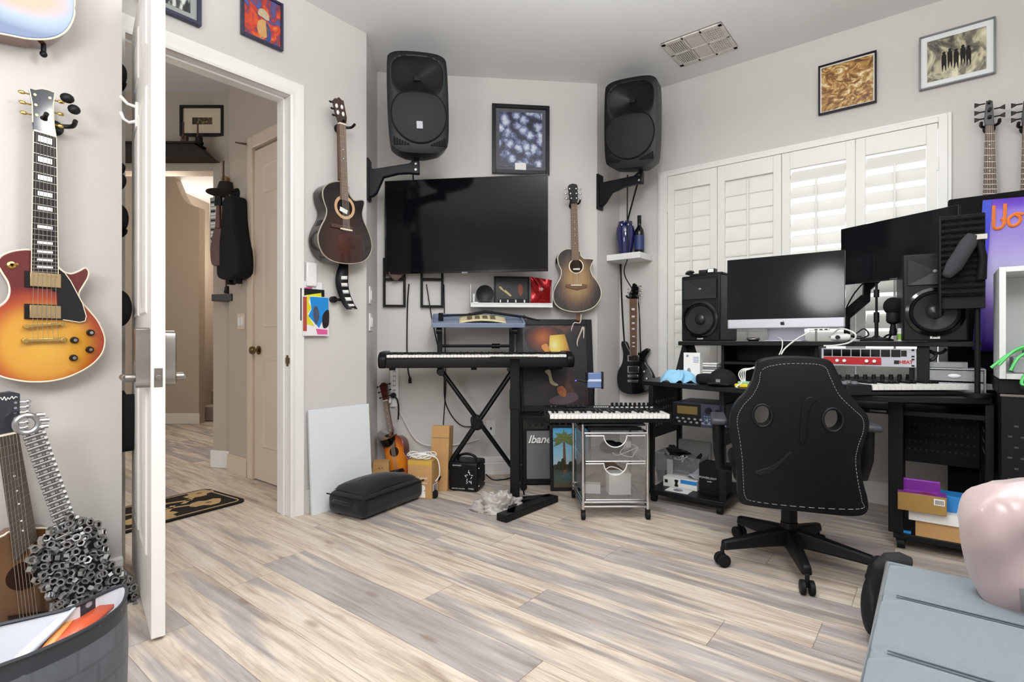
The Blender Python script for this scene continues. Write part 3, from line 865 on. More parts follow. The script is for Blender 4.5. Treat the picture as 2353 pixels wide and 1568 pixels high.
# strap hanging under it on its own peg
K = PX(WB, .05, 790, 660)
g = thing('guitar_strap', 'black guitar strap with white card patches hanging below the dark guitar', 'strap', K.loc, K.rz)
mid = [(790, 606, .02), (784, 628, .03), (783, 652, .03), (790, 676, .02), (798, 700, .03), (802, 712, .05)]
wd_ = [.022, .034, .036, .034, .033, .030]
L, R = [], []
for (x, y, yy), w in zip(mid, wd_):
    c = K.p(x, y); L.append((c[0] - w, -yy - .02, c[1])); R.append((c[0] + w, -yy - .045, c[1] + .004))
L, R = catmull(L, 6, False), catmull(R, 6, False)
b = MB(); n = len(L)
b.add(list(L) + list(R), [[i, i + 1, n + i + 1, n + i] for i in range(n - 1)])
b.make('webbing', mat('strap_black', '15151a', .5), g, solid=.005)
for i, t in enumerate((.28, .42, .55, .68, .83, .95)):
    k = int(t * (n - 1)); A, B2 = Vector(L[k]), Vector(R[k]); A2, B3 = Vector(L[min(k + 2, n - 1)]), Vector(R[min(k + 2, n - 1)])
    u0, u1 = (.42, .92)
    vs = [A.lerp(B2, u0), A.lerp(B2, u1), A2.lerp(B3, u1), A2.lerp(B3, u0)]
    vs = [v + Vector((-.001, -.004, 0)) for v in vs]
    MB().add(vs, [[0, 1, 2, 3]]).make('card_patch', PAPER if i < 5 else STEEL, g, solid=.002)
c = K.p(775, 688)
MB().cyl((c[0] - .005, 0, c[1]), (c[0] - .005, -.03, c[1]), .020, n=16).tube([(c[0], -.02, c[1]), (c[0] + .06, -.035, c[1])], .009, 8).make('wall_peg', BLACK, g)
# ---------------------------------------------------------------- grey and amber burst acoustic on the television wall
K = PX(WA, .12, 1326, 640)
g = thing('acoustic_guitar', 'grey and amber burst acoustic guitar hanging right of the television', 'guitar', K.loc, K.rz, 'guitars hung on the walls')
AM = burst('amber_burst', [(0, 'b39468'), (.40, '96754e'), (.68, '5a4536'), (.88, '2c2523'), (1.1, '191615')], .0, -.02, .185, .26, grain=.25)
bo = [(1314, 573), (1300, 573), (1288, 580), (1282, 592), (1284, 608), (1290, 622), (1288, 638), (1279, 655), (1272, 672), (1273, 692), (1284, 706), (1302, 714), (1326, 717), (1350, 713), (1369, 702), (1380, 684), (1381, 668), (1374, 650), (1362, 634), (1357, 618), (1360, 606), (1364, 597), (1352, 595), (1341, 594), (1334, 586), (1332, 578)]
body(g, 'body', K.l(bo), -.015, -.12, AM, mat('amber_guitar_side', '2a211d', .15, coat=.5), .004, 4, CREAM)
q = K.l([(1313, 468), (1326, 468), (1331, 598), (1314, 598)], .13)
MB().prism([quadpt(q, .05, 0), quadpt(q, .95, 0), quadpt(q, .95, .8), quadpt(q, .05, .8)], -.122, -.095).make('neck', MAPLE, g, bevel=.006)
fretboard(g, q, -.120, -.128, mat('amber_fretboard', '7a5a42', .5, var=.15, vscale=40), 20, (5, 7, 9, 12), 0)
hd_ = K.l([(1313, 466), (1309, 458), (1305, 428), (1309, 424), (1316, 422), (1325, 424), (1327, 428), (1328, 458), (1326, 466)], .115)
MB().prism(hd_, -.118, -.102).make('headstock', EBONY, g, bevel=.002)
tuners(g, (K.l([(1305, 434), (1309, 456)], .115), K.l([(1327, 434), (1328, 456)], .115)), 3, -.108, CHROME, y0=0, y1=1)
sc = K.p(1324, 612, .12); r = K.p(1341, 612, .12)[0] - sc[0]
MB().prism(circ(sc[0], sc[1], r, 32), -.1212, -.119).make('rosette', CREAM, g)
MB().prism(circ(sc[0], sc[1], r * .87, 32), -.1216, -.119).prism([(sc[0] - r * .4, sc[1] - r * .5), (sc[0] + r * .5, sc[1] - r * .5), (sc[0] + r * .5, sc[1] - r * .25), (sc[0] - r * .4, sc[1] - r * .3)], -.1218, -.1214, 1).make('soundhole', [mat('hole_brown', '2a1a12', .9), PAPER], g)
bp = K.l([(1300, 654), (1312, 653), (1313, 656), (1336, 656), (1338, 653), (1349, 655), (1349, 661), (1337, 664), (1326, 667), (1313, 664), (1300, 660)], .125)
MB().prism(bp, -.130, -.119).make('bridge', mat('bridge_wood', '6a4630', .4), g, bevel=.001)
MB().prism([K.p(1312, 657, .13), K.p(1337, 657, .13), K.p(1337, 654.5, .13), K.p(1312, 654.5, .13)], -.133, -.128).make('saddle', CREAM, g)
strings(g, q, (K.p(1314, 658, .13), K.p(1335, 658, .13)), -.131, -.133)
b = MB().sph((K.p(1283, 600, .06)[0], -.06, K.p(1283, 600, .06)[1]), (.022, .02, .035), 10); b.make('strap_lock', BLACK, g)
hk = thing('guitar_hook', 'black wall hook holding the amber burst acoustic guitar', 'wall hook', WA.pt(K.s0 + K.p(1319, 468, .06)[0], 0, K.z0 + K.p(1319, 466, .1)[1]), WA.a, 'guitar wall hooks')
hanger(hk, 0, 0, -.065, .045)
K = PX(WA, .07, 1330, 760)
g = thing('guitar_strap', 'white looped guitar strap hanging below the amber burst guitar', 'strap', K.loc, K.rz)
ln = [(1337, 722, .06), (1334, 742, .06), (1322, 742, .055), (1316, 756, .05), (1315, 776, .05), (1320, 792, .05), (1336, 803, .05), (1342, 796, .055), (1343, 770, .06), (1340, 752, .075), (1334, 765, .08), (1327, 785, .075), (1330, 798, .065), (1338, 803, .06)]
P = [(K.p(x, y)[0], -o_, K.p(x, y)[1]) for x, y, o_ in ln]
P = catmull(P, 6, False); n = len(P)
b = MB().add([(p[0] - .008, p[1] - .012, p[2]) for p in P] + [(p[0] + .008, p[1] + .012, p[2]) for p in P], [[i, i + 1, n + i + 1, n + i] for i in range(n - 1)])
b.make('webbing', mat('strap_cream', 'ddd5c6', .7), g, solid=.006)
c = K.p(1328, 731)
MB().prism([(c[0] - .014, c[1] - .022), (c[0] + .014, c[1] - .022), (c[0] + .011, c[1] + .03), (c[0] - .009, c[1] + .03)], -.075, -.066).make('leather_end', mat('leather_brown', '7a5136', .6), g, bevel=.002)
# ---------------------------------------------------------------- black electric in the window wall corner
K = PX(WC, .075, 1458, 790)
g = thing('electric_guitar', 'black double cutaway electric guitar hanging below the small corner shelf', 'guitar', K.loc, K.rz, 'guitars hung on the walls')
BM = mat('black_lacquer', '0d0e12', .12, coat=.6, var=0)
bo = [(1447, 806), (1440, 792), (1436, 785), (1428, 785), (1427, 794), (1431, 812), (1429, 834), (1420, 852), (1417, 872), (1421, 892), (1432, 903), (1450, 907), (1472, 905), (1492, 896), (1502, 880), (1501, 866), (1494, 850), (1484, 836), (1483, 822), (1490, 810), (1491, 803), (1484, 801), (1473, 808), (1466, 811), (1456, 811)]
body(g, 'body', K.l(bo), -.035, -.075, BM, BM, .008, 4)
q = K.l([(1446, 687), (1464, 687), (1464, 817), (1448, 817)], .088)
MB().prism([quadpt(q, .05, 0), quadpt(q, .95, 0), quadpt(q, .95, .9), quadpt(q, .05, .9)], -.082, -.060).make('neck', MAPLE, g, bevel=.006)
fretboard(g, q, -.080, -.088, mat('brown_fretboard', '6a4a36', .5, var=.15, vscale=40), 22, (3, 5, 7, 9, 12, 15, 17), .4, bind=CREAM)
hd_ = K.l([(1447, 686), (1445, 676), (1450, 668), (1454, 652), (1458, 651), (1463, 655), (1468, 662), (1466, 676), (1464, 686)], .078)
MB().prism(hd_, -.080, -.066).make('headstock', BM, g, bevel=.002)
tuners(g, (K.l([(1450, 664), (1447, 680)], .078), K.l([(1467, 658), (1466, 680)], .078)), 3, -.073, CHROME, y0=0, y1=1)
for y0, y1 in ((818, 830), (843, 856)):
    a, c = K.p(1443, y1, .08), K.p(1467, y0, .08)
    MB().prism(rect(a[0] - .004, c[0] + .004, a[1] - .003, c[1] + .003), -.082, -.074).make('pickup_ring', CHROME, g, bevel=.001)
    MB().prism(rect(a[0] + .008, c[0] - .008, a[1] + .004, c[1] - .004), -.085, -.08).make('pickup', EBONY, g, bevel=.001)
for y0, y1 in ((862, 867), (874, 878)):
    a, c = K.p(1443, y1, .08), K.p(1467, y0, .08)
    MB().prism(rect(a[0], c[0], a[1], c[1]), -.09, -.074).make('bridge' if y0 < 870 else 'tailpiece', CHROME, g, bevel=.002)
strings(g, q, (K.p(1446, 864, .09), K.p(1464, 864, .09)), -.091, -.092)
for x, y in ((1481, 854), (1487, 870)):
    c = K.p(x, y, .08); MB().cyl((c[0], -.074, c[1]), (c[0], -.088, c[1]), .009, .007).make('knob', CHROME, g)
hk = thing('guitar_hook', 'black wall hook holding the black electric guitar', 'wall hook', WC.pt(K.s0 + K.p(1456, 690, .04)[0], 0, K.z0 + K.p(1456, 683, .07)[1] - .002), WC.a, 'guitar wall hooks')
hanger(hk, 0, 0, -.04, .05)
# ---------------------------------------------------------------- two basses at the right edge
def bass(px, label):
    K = PX(WC, .09, px + 2270, 330)
    g = thing('bass_guitar', label, 'bass guitar', K.loc, K.rz, 'basses hung at the right edge')
    q = K.l([(2264 + px, 288), (2284 + px, 288), (2292 + px, 470), (2258 + px, 470)], .09)
    MB().prism([quadpt(q, .04, 0), quadpt(q, .96, 0), quadpt(q, .96, 1), quadpt(q, .04, 1)], -.086, -.06).make('neck', MAPLE, g, bevel=.006)
    fretboard(g, q, -.084, -.09, mat('bass_fretboard', '54382a', .5, var=.2, vscale=30), 13, (3, 5, 7), 0)
    hd_ = K.l([(2263 + px, 288), (2261 + px, 275), (2266 + px, 232), (2281 + px, 231), (2284 + px, 275), (2285 + px, 288)], .085)
    MB().prism(hd_, -.086, -.07).make('headstock', BM, g, bevel=.002)
    for sd, ys in ((-1, (238, 256, 272)), (1, (250, 268))):
        for y in ys:
            c = K.p((2264 if sd < 0 else 2284) + px, y, .08)
            b = MB().cyl((c[0], -.078, c[1]), (c[0] + sd * .028, -.078, c[1]), .004, n=8)
            b.prism([(c[0] + sd * .026, c[1] - .005), (c[0] + sd * .046, c[1] - .014), (c[0] + sd * .046, c[1] + .014), (c[0] + sd * .026, c[1] + .005)], -.082, -.074)
            b.cyl((c[0] - sd * .016, -.086, c[1]), (c[0] - sd * .016, -.1, c[1]), .008, n=10)
            b.make('tuner', BLACK, g, bevel=.001)
    strings(g, q, (quadpt(q, 0, 1), quadpt(q, 1, 1)), -.094, -.094, 5, .0011)
    bo = [(-30, 470), (-62, 440), (-72, 455), (-60, 520), (-75, 590), (-80, 660), (-40, 710), (30, 715), (80, 690), (90, 620), (65, 550), (58, 490), (70, 462), (55, 455), (30, 480), (0, 482)]
    body(g, 'body', [K.p(2275 + px + x * .48, 30 + y) for x, y in bo], -.03, -.072, BM, BM, .008, 4)
    hk = thing('guitar_hook', 'black wall hook holding the %s bass' % ('left' if px < 10 else 'rightmost'), 'wall hook', WC.pt(K.s0 + K.p(2274 + px, 290, .05)[0], 0, K.z0 + K.p(2274 + px, 285, .08)[1] - .004), WC.a, 'guitar wall hooks')
    hanger(hk, 0, 0, -.05, .05)
bass(0, 'black bass guitar headstock and neck right of the shutters')
bass(86, 'black bass guitar half cut off by the right photo edge')
# ================================================================ things on the walls
def frame_pic(name, label, cat, W, quad, off, fw, fd, mframe, mart, mat_w=0, mmat=None, group=None, glass=False):
    """framed picture; quad is the photo box x0, x1, y0, y1 of the frame's outer edge"""
    s0, s1, z0, z1 = W.box(*quad, off)
    cx, cz = (s0 + s1) / 2, (z0 + z1) / 2
    g = thing(name, label, cat, W.pt(cx, 0, cz), W.a, group)
    hw, hh = (s1 - s0) / 2, (z1 - z0) / 2
    f = MB(); frame_ring(f, -hw, hw, -hh, hh, -off, -off + fd, -hw + fw, hw - fw, -hh + fw, hh - fw)
    f.make('frame', mframe, g, bevel=.002)
    if mat_w:
        MB().b(-hw + fw, hw - fw, -off + fd * .55, -off + fd * .9, -hh + fw, hh - fw).make('mount', mmat or PAPER, g)
    k = fw + mat_w
    MB().b(-hw + k, hw - k, -off + fd * .45, -off + fd * .8, -hh + k, hh - k).make('print', mart, g)
    return g, hw, hh
BFR = mat('black_frame', '14141a', .35)
NAVY = mat('navy_frame', '2c2c48', .4)
A1 = art('painting_colours', [(.28, '1d2f6b'), (.38, '3f62a8'), (.46, '6f3a4f'), (.52, 'c23a26'), (.60, 'd8622f'), (.66, 'd99a52'), (.73, '2b3f7d')], 9, 1.2, 4)
g, hw, hh = frame_pic('painting', 'blue and red abstract painting in a navy frame above the doorway', 'painting', WB, (556, 652, -16, 96), .03, .014, .022, NAVY, A1)
SKIN = mat('ochre_paint', 'c99b62', .5, var=.25, vscale=40); HAIRM = mat('pale_paint', 'b8a88a', .5, var=.35, vscale=60); BLUEP = mat('blue_paint', '274a8c', .5, var=.4, vscale=40)
FS = .62
fs_ = lambda P_: [(x_ * FS, z_ * FS) for x_, z_ in P_]
b = MB().prism(catmull(fs_([(-.03, -.03), (-.05, -.10), (-.02, -.16), (.04, -.15), (.05, -.06), (.02, -.01)]), 5), -.021, -.018, 0)
b.prism(catmull(fs_([(-.04, .02), (-.03, .07), (.01, .085), (.05, .06), (.06, .01), (.03, .0), (.0, .01)]), 5), -.021, -.018, 1)
b.prism(catmull(fs_([(.03, -.02), (.06, -.05), (.075, -.16), (.045, -.19), (.035, -.1)]), 5), -.021, -.018, 2)
b.make('painted_shapes', [SKIN, HAIRM, BLUEP], g)
A2 = art('bw_print', [(.40, '23252a'), (.48, '56605c'), (.55, 'c8cac4'), (.7, 'eceae6')], 14, 2, 3, (1, 1, .4))
frame_pic('framed_picture', 'black and white picture in a silver and navy frame, cut off by the top edge', 'framed picture', WB, (322, 464, -130, 30), .035, .018, .03, NAVY, A2, .03, mat('silver_mount', '9aa19c', .4))
A3 = art('crowd_print', [(.16, 'e3e6ee'), (.36, 'aab3cd'), (.50, '5f6990'), (.64, '2a2d48'), (.80, '181a2e')], 15, .6, vor=True)
g, hw, hh = frame_pic('framed_poster', 'black framed blue and grey crowd photo hanging above the television', 'framed poster', WA, (1131, 1263, 240, 399), .035, .028, .03, BFR, A3, .028, mat('grey_mount', '55555e', .6))
MB().b(-.045, .04, -.024, -.018, -hh + .032, -hh + .085).make('caption_card', PAPER, g)
A4 = art('gold_print', [(.30, '4a2c14'), (.42, '7d5226'), (.52, 'b98a45'), (.60, 'd8bd85'), (.70, 'f3ead2')], 12, 2.5, 4, (1, 1, 1.3))
frame_pic('framed_picture', 'gold and brown textured picture above the right shutters', 'framed picture', WC, (1880, 2014, 133, 249), .03, .010, .024, BFR, A4, .008, PAPER)
A5 = art('sepia_print', [(.34, '2c2a26'), (.46, '6f6a5c'), (.54, 'b9b193'), (.64, 'e3dcc0')], 9, 1.0, 4, (1, 1, .8))
g, hw, hh = frame_pic('framed_picture', 'sepia group photo in a thin grey frame at the upper right', 'framed picture', WC, (2112, 2288, 61, 187), .03, .008, .024, mat('grey_frame', '85868a', .3, .5), A5, .03, mat('mount_pale', 'e4e8e6', .6, var=.02))
b = MB()
for i, x in enumerate((-.055, -.028, .0, .03, .055)):
    z = -.01 + .012 * (i % 2)
    b.prism(catmull([(x - .009, z + .03), (x + .009, z + .03), (x + .012, z - .01), (x + .009, z - .07), (x + .001, z - .03), (x - .007, z - .07), (x - .011, z - .01)], 4), -.0195, -.017)
    b.prism(circ(x, z + .04, .008, 12), -.0195, -.017)
b.make('figures', mat('ink_dark', '23211f', .7), g)
# ---------------------------------------------------------------- wall switches and leaflets
def plate(W, px, py, w, h, label, rockers=1, d=.010, name='light_switch', cat='light switch', mm=WHITE):
    s, z = W.hit(px, py, .005)
    g = thing(name, label, cat, W.pt(s, 0, z), W.a)
    MB().b(-w / 2, w / 2, -d, 0, -h / 2, h / 2).make('plate', mm, g, bevel=.003)
    for i in range(rockers):
        x = (i - (rockers - 1) / 2) * w * .45
        MB().b(x - .016, x + .016, -d - .006, -d + .002, -.033, .033).make('rocker', mm, g, bevel=.003)
    return g
s, z = WB.hit(716, 631, .02)
g = thing('remote_control', 'white fan remote in a wall cradle right of the doorway', 'remote control', WB.pt(s, 0, z), WB.a)
MB().b(-.034, .034, -.028, 0, -.072, .072).make('remote_body', WHITE, g, bevel=.008, seg=3)
for dz in (.022, -.022): MB().lathe([(.013, -.028), (.013, -.0295), (.011, -.030), (0, -.030)], (0, 0, dz), 'y').make('button', WHITE, g)
plate(WL, 851, 679, .075, .118, 'white wall switch on the narrow return, upper of the two')
plate(WL, 852, 741, .115, .118, 'white double wall switch on the narrow return, lower of the two', 2)
s, z = WA.hit(1128, 984, .005)
g = thing('wall_outlet', 'white wall outlet plate behind the keyboard stand', 'outlet', WA.pt(s, 0, z), WA.a)
MB().b(-.036, .036, -.008, 0, -.058, .058).make('plate', WHITE, g, bevel=.003)
MB().b(-.006, .006, -.010, -.004, -.012, .006).make('socket', BLACK, g)
s, z = WB.hit(724, 740, .02)
def leaflet(name, label, s, z, w, h, off, m, parts=()):
    g = thing(name, label, 'leaflet', WB.pt(s, 0, z), WB.a, 'leaflets right of the doorway')
    MB().b(-w / 2, w / 2, -off - .006, -off, -h / 2, h / 2).make('cover', m, g)
    for nm, pts, mm in parts: MB().prism(pts, -off - .0075, -off - .005).make(nm, mm, g)
    return g
LW = mat('leaflet_white', 'ece9ea', .4, var=.02); PINK = mat('pink_ink', 'd85a93', .5); BLUE = mat('bright_blue_ink', '1f86cf', .4, var=.2, vscale=25); YEL = mat('yellow_ink', 'd8cf2a', .5)
s1, z1_ = WB.hit(718, 694, .02)
leaflet('leaflet', 'white and pink leaflet behind the others right of the doorway', s1 - .01, z1_ + .02, .155, .20, .006, LW, [('lettering', [(-.06, .06), (.01, .07), (.015, .03), (-.055, .025)], PINK), ('spots', circ(.045, .02, .012, 10), mat('dark_ink', '3a1f2c', .5))])
s2, z2_ = WB.hit(720, 705, .02)
leaflet('leaflet', 'black leaflet with yellow lettering right of the doorway', s2 - .004, z2_ + .01, .155, .19, .014, mat('black_ink', '1a1a1a', .4), [('lettering', [(-.05, .055), (.055, .075), (.058, .045), (-.048, .022)], YEL)])
s3, z3_ = WB.hit(723, 727, .02)
g = leaflet('leaflet', 'front leaflet with blue sky and yellow zigzag right of the doorway', s3 + .004, z3_, .17, .235, .022, LW,
        [('blue_panel', [(-.04, .115), (.083, .115), (.083, .02), (.04, -.03), (.02, -.07), (-.02, -.03), (-.05, .0), (-.03, .04)], BLUE),
         ('yellow_zigzag', [(-.06, .115), (-.035, .115), (-.05, .085), (-.03, .05), (-.055, .01), (-.03, -.03), (-.01, -.06), (-.06, -.05)], YEL),
         ('red_strip', [(-.083, .112), (-.06, .112), (-.06, -.09), (-.083, -.09)], mat('red_ink', 'a8453a', .5, var=.3, vscale=30))])
MB().prism(catmull([(-.01, .06), (.01, .05), (.02, .0), (.0, -.05), (-.015, -.02), (-.02, .03)], 4), -.031, -.028).make('figure', mat('figure_ink', '4a4f66', .5, var=.4, vscale=60), g)
MB().prism(catmull([(.05, .02), (.083, .04), (.083, -.05), (.05, -.07), (.04, -.02)], 4), -.031, -.028).make('badge', mat('badge_ink', '2a2224', .5, var=.4, vscale=60), g)
MB().prism([(.0, -.075), (.075, -.08), (.075, -.108), (.01, -.108)], -.0305, -.028).make('lettering', PINK, g)
# ---------------------------------------------------------------- public address loudspeakers on wall brackets
def pa_speaker(label, loc, rot, badge=True):
    g = thing('loudspeaker', label, 'loudspeaker', loc, 0, 'pair of wall loudspeakers', rot)
    w, h, d = .385, .615, .33
    fr = [(-w / 2, -h / 2 + .06), (-w / 2 + .04, -h / 2 + .02), (-w * .28, -h / 2), (w * .28, -h / 2), (w / 2 - .04, -h / 2 + .02), (w / 2, -h / 2 + .06), (w / 2, h / 2 - .05), (w / 2 - .025, h / 2 - .012), (w * .25, h / 2 + .006), (-w * .25, h / 2 + .006), (-w / 2 + .025, h / 2 - .012), (-w / 2, h / 2 - .05)]
    fr = chaikin(fr, 2)
    bk = [(x * .62, z * .93) for x, z in fr]
    n = len(fr); b = MB()
    md = [(x * .98, z) for x, z in fr]
    vs = [(x, -d / 2, z) for x, z in fr] + [(x, 0, z) for x, z in md] + [(x, d / 2, z) for x, z in bk]
    b.add(vs, [list(range(3 * n - 1, 2 * n - 1, -1))] + [[k * n + i, k * n + (i + 1) % n, (k + 1) * n + (i + 1) % n, (k + 1) * n + i] for k in range(2) for i in range(n)])
    b.make('cabinet', BLACK, g, bevel=.006, seg=3)
    y = -d / 2
    # moulded front with a flared horn recess in its upper part
    per = []
    for i in range(n):
        a_, c_ = fr[i], fr[(i + 1) % n]
        for k in range(3): per.append((lerp(a_[0], c_[0], k / 3), lerp(a_[1], c_[1], k / 3)))
    def recess(x, z):
        t_ = (abs(x / .165) ** 3 + abs((z - .17) / .115) ** 3) ** (1 / 3)
        return .075 * max(0, 1 - t_) ** .75 if t_ < 1 else 0
    def fp(u, v):
        q_ = per[int(round(u * len(per))) % len(per)]
        x, z = q_[0] * v, .05 + (q_[1] - .05) * v
        return (x, y + recess(x, z) - .012 * (1 - v ** 6), z)
    MB().grid(fp, len(per), 44).make('front_panel', BLACK, g)
    MB().b(-.02, .02, y + .045, y + .06, .155, .185).make('horn', MATTE, g)
    def gp(u, v):
        a = 2 * PI * u
        rr = .172 * v
        x, z = rr * math.cos(a), rr * math.sin(a)
        if z > .115: z = .115 + (z - .115) * .45
        return (x, y - .020 - .010 * (1 - v * v), z - .075)
    gm = mat('grille_mesh', '17181b', .5, bump=.5, bscale=900)
    MB().grid(gp, 48, 8).make('grille', gm, g)
    MB().tube([(lambda p: (p[0] * 1.01, y - .018, p[2]))(gp(i / 48, 1)) for i in range(49)], .005, 6).make('grille_rim', MATTE, g)
    for sx in (-1, 1):
        b = MB()
        for i in range(6):
            x = sx * (.075 + i * .017)
            b.b(x - .006, x + .006, y - .0145, y + .0, -.262, -.250 + .007 * i)
        b.make('port', mat('port_black', '060607', .8), g)
    if badge: MB().b(-.020, .020, y - .034, y - .026, -.165, -.118).make('badge', mat('badge_grey', '77787c', .35, .4), g, bevel=.001)
    return g
def bracket(label, p_wall, wall_rz, p_tip, rise):
    """wall plate, deep tapered arm and the upright socket with two bolts"""
    p_wall, p_tip = Vector(p_wall), Vector(p_tip)
    d = p_tip - p_wall; L = Vector((d.x, d.y, 0)).length
    g = thing('speaker_bracket', label, 'wall bracket', p_wall, math.atan2(d.y, d.x), 'pair of speaker brackets')
    dz = d.z
    arm = [(0.0, .03), (.03, .018), (L - .05, dz + .018), (L - .02, dz + .038), (L + .018, dz + .038), (L + .018, dz - .05), (L - .06, dz - .045), (L * .6, dz - .05), (L * .3, dz - .075), (.05, -.14), (.02, -.165), (0, -.165)]
    MB().prism(arm, -.022, .022).make('arm', mat('bracket_black', '15171b', .4), g, bevel=.005)
    MB().b(-.012, .004, -.045, .045, -.19, .085).make('wall_plate', mat('bracket_black', '15171b', .4), g, bevel=.003)
    MB().cyl((L - .002, 0, dz + .02), (L - .002, 0, dz + rise), .018).make('pole', BLACK, g)
    for k in (.014, -.026): MB().cyl((L - .004, -.022, dz + k), (L - .004, -.03, dz + k), .008, n=10).make('bolt', CHROME, g)
    return g
def spk(c, look, tilt, roll, label, badge):
    rz = math.atan2(look[1], look[0]) + PI / 2
    M = Matrix.Rotation(rz, 4, 'Z') @ Matrix.Rotation(tilt, 4, 'X') @ Matrix.Rotation(roll, 4, 'Y')
    return pa_speaker(label, c, M.to_euler(), badge)
cL = at(957, 256, 3.55); cR = at(1461, 296, 3.96)
spk(cL, (.26, -1), math.radians(6), math.radians(-2.5), 'black loudspeaker with a grey badge on the left wall bracket', True)
spk(cR, (-.50, -1), math.radians(7), math.radians(2), 'black loudspeaker turned left on the bracket beside the window', False)
pl = WL.pt(.05, .012, at(848, 392, 3.5).z)
bracket('black arm bracket under the left loudspeaker', pl, 0, at(958, 384, 3.55), .06)
pr = WR.pt(.03, .012, at(1380, 424, 4.15).z)
bracket('black arm bracket under the loudspeaker beside the window', pr, 0, at(1473, 408, 3.98), .05)
def cord(name, label, pts, r=.0035, m=CABLE, cat='cable', group=None, n=6):
    return tag(MB().tube(smoothpath(pts, 8), r, n).make(name, m), label, cat, group)
cord('cable', 'two black speaker cables dropping from the left loudspeaker behind the television', [at(944, 345, 3.7), WA.pt(.27, .02, 2.2), WA.pt(.27, .012, 1.9)], .005)
cord('cable', 'thin black cable running down from the right loudspeaker past the corner shelf', [at(1442, 402, 4.15), WC.pt(WC.hit(1442, 500, .22)[0], .225, 1.95), WC.pt(WC.hit(1443, 560, .215)[0], .215, 1.70), WC.pt(.15, .21, 1.55), WC.pt(.17, .012, 1.35), WC.pt(.19, .012, 1.05), WC.pt(.2, .012, .78), WC.pt(.22, .012, .60)], .005)
cord('cable', 'black double cable hanging in the corner behind the black electric guitar', [at(1470, 404, 4.1), WC.pt(.10, .06, 2.0), WC.pt(.02, .012, 1.75), WC.pt(.02, .012, 1.5), WC.pt(.035, .012, 1.2), WC.pt(.06, .012, .9), WC.pt(.10, .012, .6)], .007)
# ---------------------------------------------------------------- television
pL, pR = at(884, 521, 3.93), at(1259.5, 514, 3.76)
d = pR - pL
tv = thing('television', 'black flat screen television mounted on the diagonal wall', 'television', ((pL + pR) / 2), math.atan2(d.y, d.x))
w, h = Vector((d.x, d.y, 0)).length, .690
scr = bpy.data.materials.new('dark_screen'); scr.use_nodes = True
p = scr.node_tree.nodes['Principled BSDF']; p.inputs['Base Color'].default_value = (.004, .004, .006, 1); p.inputs['Roughness'].default_value = .10; p.inputs['Specular IOR Level'].default_value = .30
f = MB(); frame_ring(f, -w / 2, w / 2, -h / 2, h / 2, 0, .012, -w / 2 + .010, w / 2 - .010, -h / 2 + .018, h / 2 - .010)
f.make('bezel', GLOSSB, tv, bevel=.002)
MB().b(-w / 2 + .009, w / 2 - .009, .003, .009, -h / 2 + .017, h / 2 - .009).make('screen', scr, tv, smooth=False)
MB().b(-w / 2 + .004, w / 2 - .004, .012, .03, -h / 2 + .004, h / 2 - .004).b(-w * .36, w * .36, .03, .055, -h * .42, h * .2).make('back_cover', BLACK, tv, bevel=.004)
MB().b(-.022, .022, -.001, .004, -h / 2 - .004, -h / 2 + .006).make('logo_tab', GREY, tv)
c = tv.matrix_world if 0 else None
mt = thing('television_mount', 'black wall mount arm behind the television', 'wall mount', WA.pt(.74, 0, 1.85), WA.a)
MB().b(-.2, .2, -.02, 0, -.12, .12).b(-.05, .05, -.045, -.02, -.08, .08).make('mount_plate', BLACK, mt, bevel=.002)
# two black wire frames under the television
def wire_frame(quad, label, off):
    s0, s1, z0, z1 = WA.box(*quad, off)
    z1 += .12
    g = thing('wire_frame', label, 'wall frame', WA.pt((s0 + s1) / 2, 0, z0), WA.a, 'black frames under the television')
    hw = (s1 - s0) / 2; H = z1 - z0
    f = MB(); frame_ring(f, -hw, hw, 0, H, -off, -off + .018, -hw + .018, hw - .018, .018, H - .018)
    f.make('frame', MATTE, g, bevel=.002)
    MB().b(-hw, -hw + .018, -off, 0, H - .03, H).b(hw - .018, hw, -off, 0, H - .03, H).b(-hw + .018, hw - .018, -off, -off + .018, H - .17, H - .15).make('wall_arm', MATTE, g, bevel=.002)
wire_frame((880, 932, 630, 706), 'black empty metal frame under the left end of the television', .032)
wire_frame((966, 1019, 630, 707), 'black empty metal frame under the television, second from the left', .032)
s, z = WA.hit(910, 634, .06)
g = thing('leather_pouch', 'brown leather pouch hanging in the leftmost black frame', 'pouch', WA.pt(s, .05, z), WA.a)
MB().prism(catmull([(-.05, .03), (.055, .03), (.05, .0), (.0, -.04), (-.04, -.01)], 4), -.02, .02).make('pouch', mat('leather_dark', '4a3024', .5, var=.2, vscale=30), g, bevel=.005)
# ---------------------------------------------------------------- white ledge with its things
s0, s1, z0, z1 = WA.box(1081, 1270, 697, 708, .16)
LZ = z1 - .004
sh = thing('wall_shelf', 'white metal ledge shelf below the television', 'shelf', WA.pt((s0 + s1) / 2, 0, LZ), WA.a)
hw = (s1 - s0) / 2
MB().b(-hw, hw, -.16, 0, -.006, 0).b(-hw, hw, -.16, -.154, -.026, .006).make('ledge', WHITE, sh, bevel=.001)
for sx in (-1, 1): MB().prism([(0, 0), (0, 0)], 0, 0).make('x', WHITE, sh) if 0 else MB().b(sx * hw - (.004 if sx > 0 else 0), sx * hw + (.004 if sx < 0 else 0), -.16, 0, -.006, .14).make('end_plate', WHITE, sh, bevel=.001)
def onsh(px, off=.09): return WA.hit(px, 680, off)[0]
x = onsh(1114)
g = thing('round_speaker', 'black round desk fan on the white ledge under the television', 'speaker', WA.pt(x, .09, LZ), WA.a)
MB().lathe([(.0, -.012), (.03, -.012), (.058, -.024), (.066, -.026), (.066, .0), (.05, .03), (0, .03)], (0, 0, .075), 'y', 28).make('cone_housing', BLACK, g)
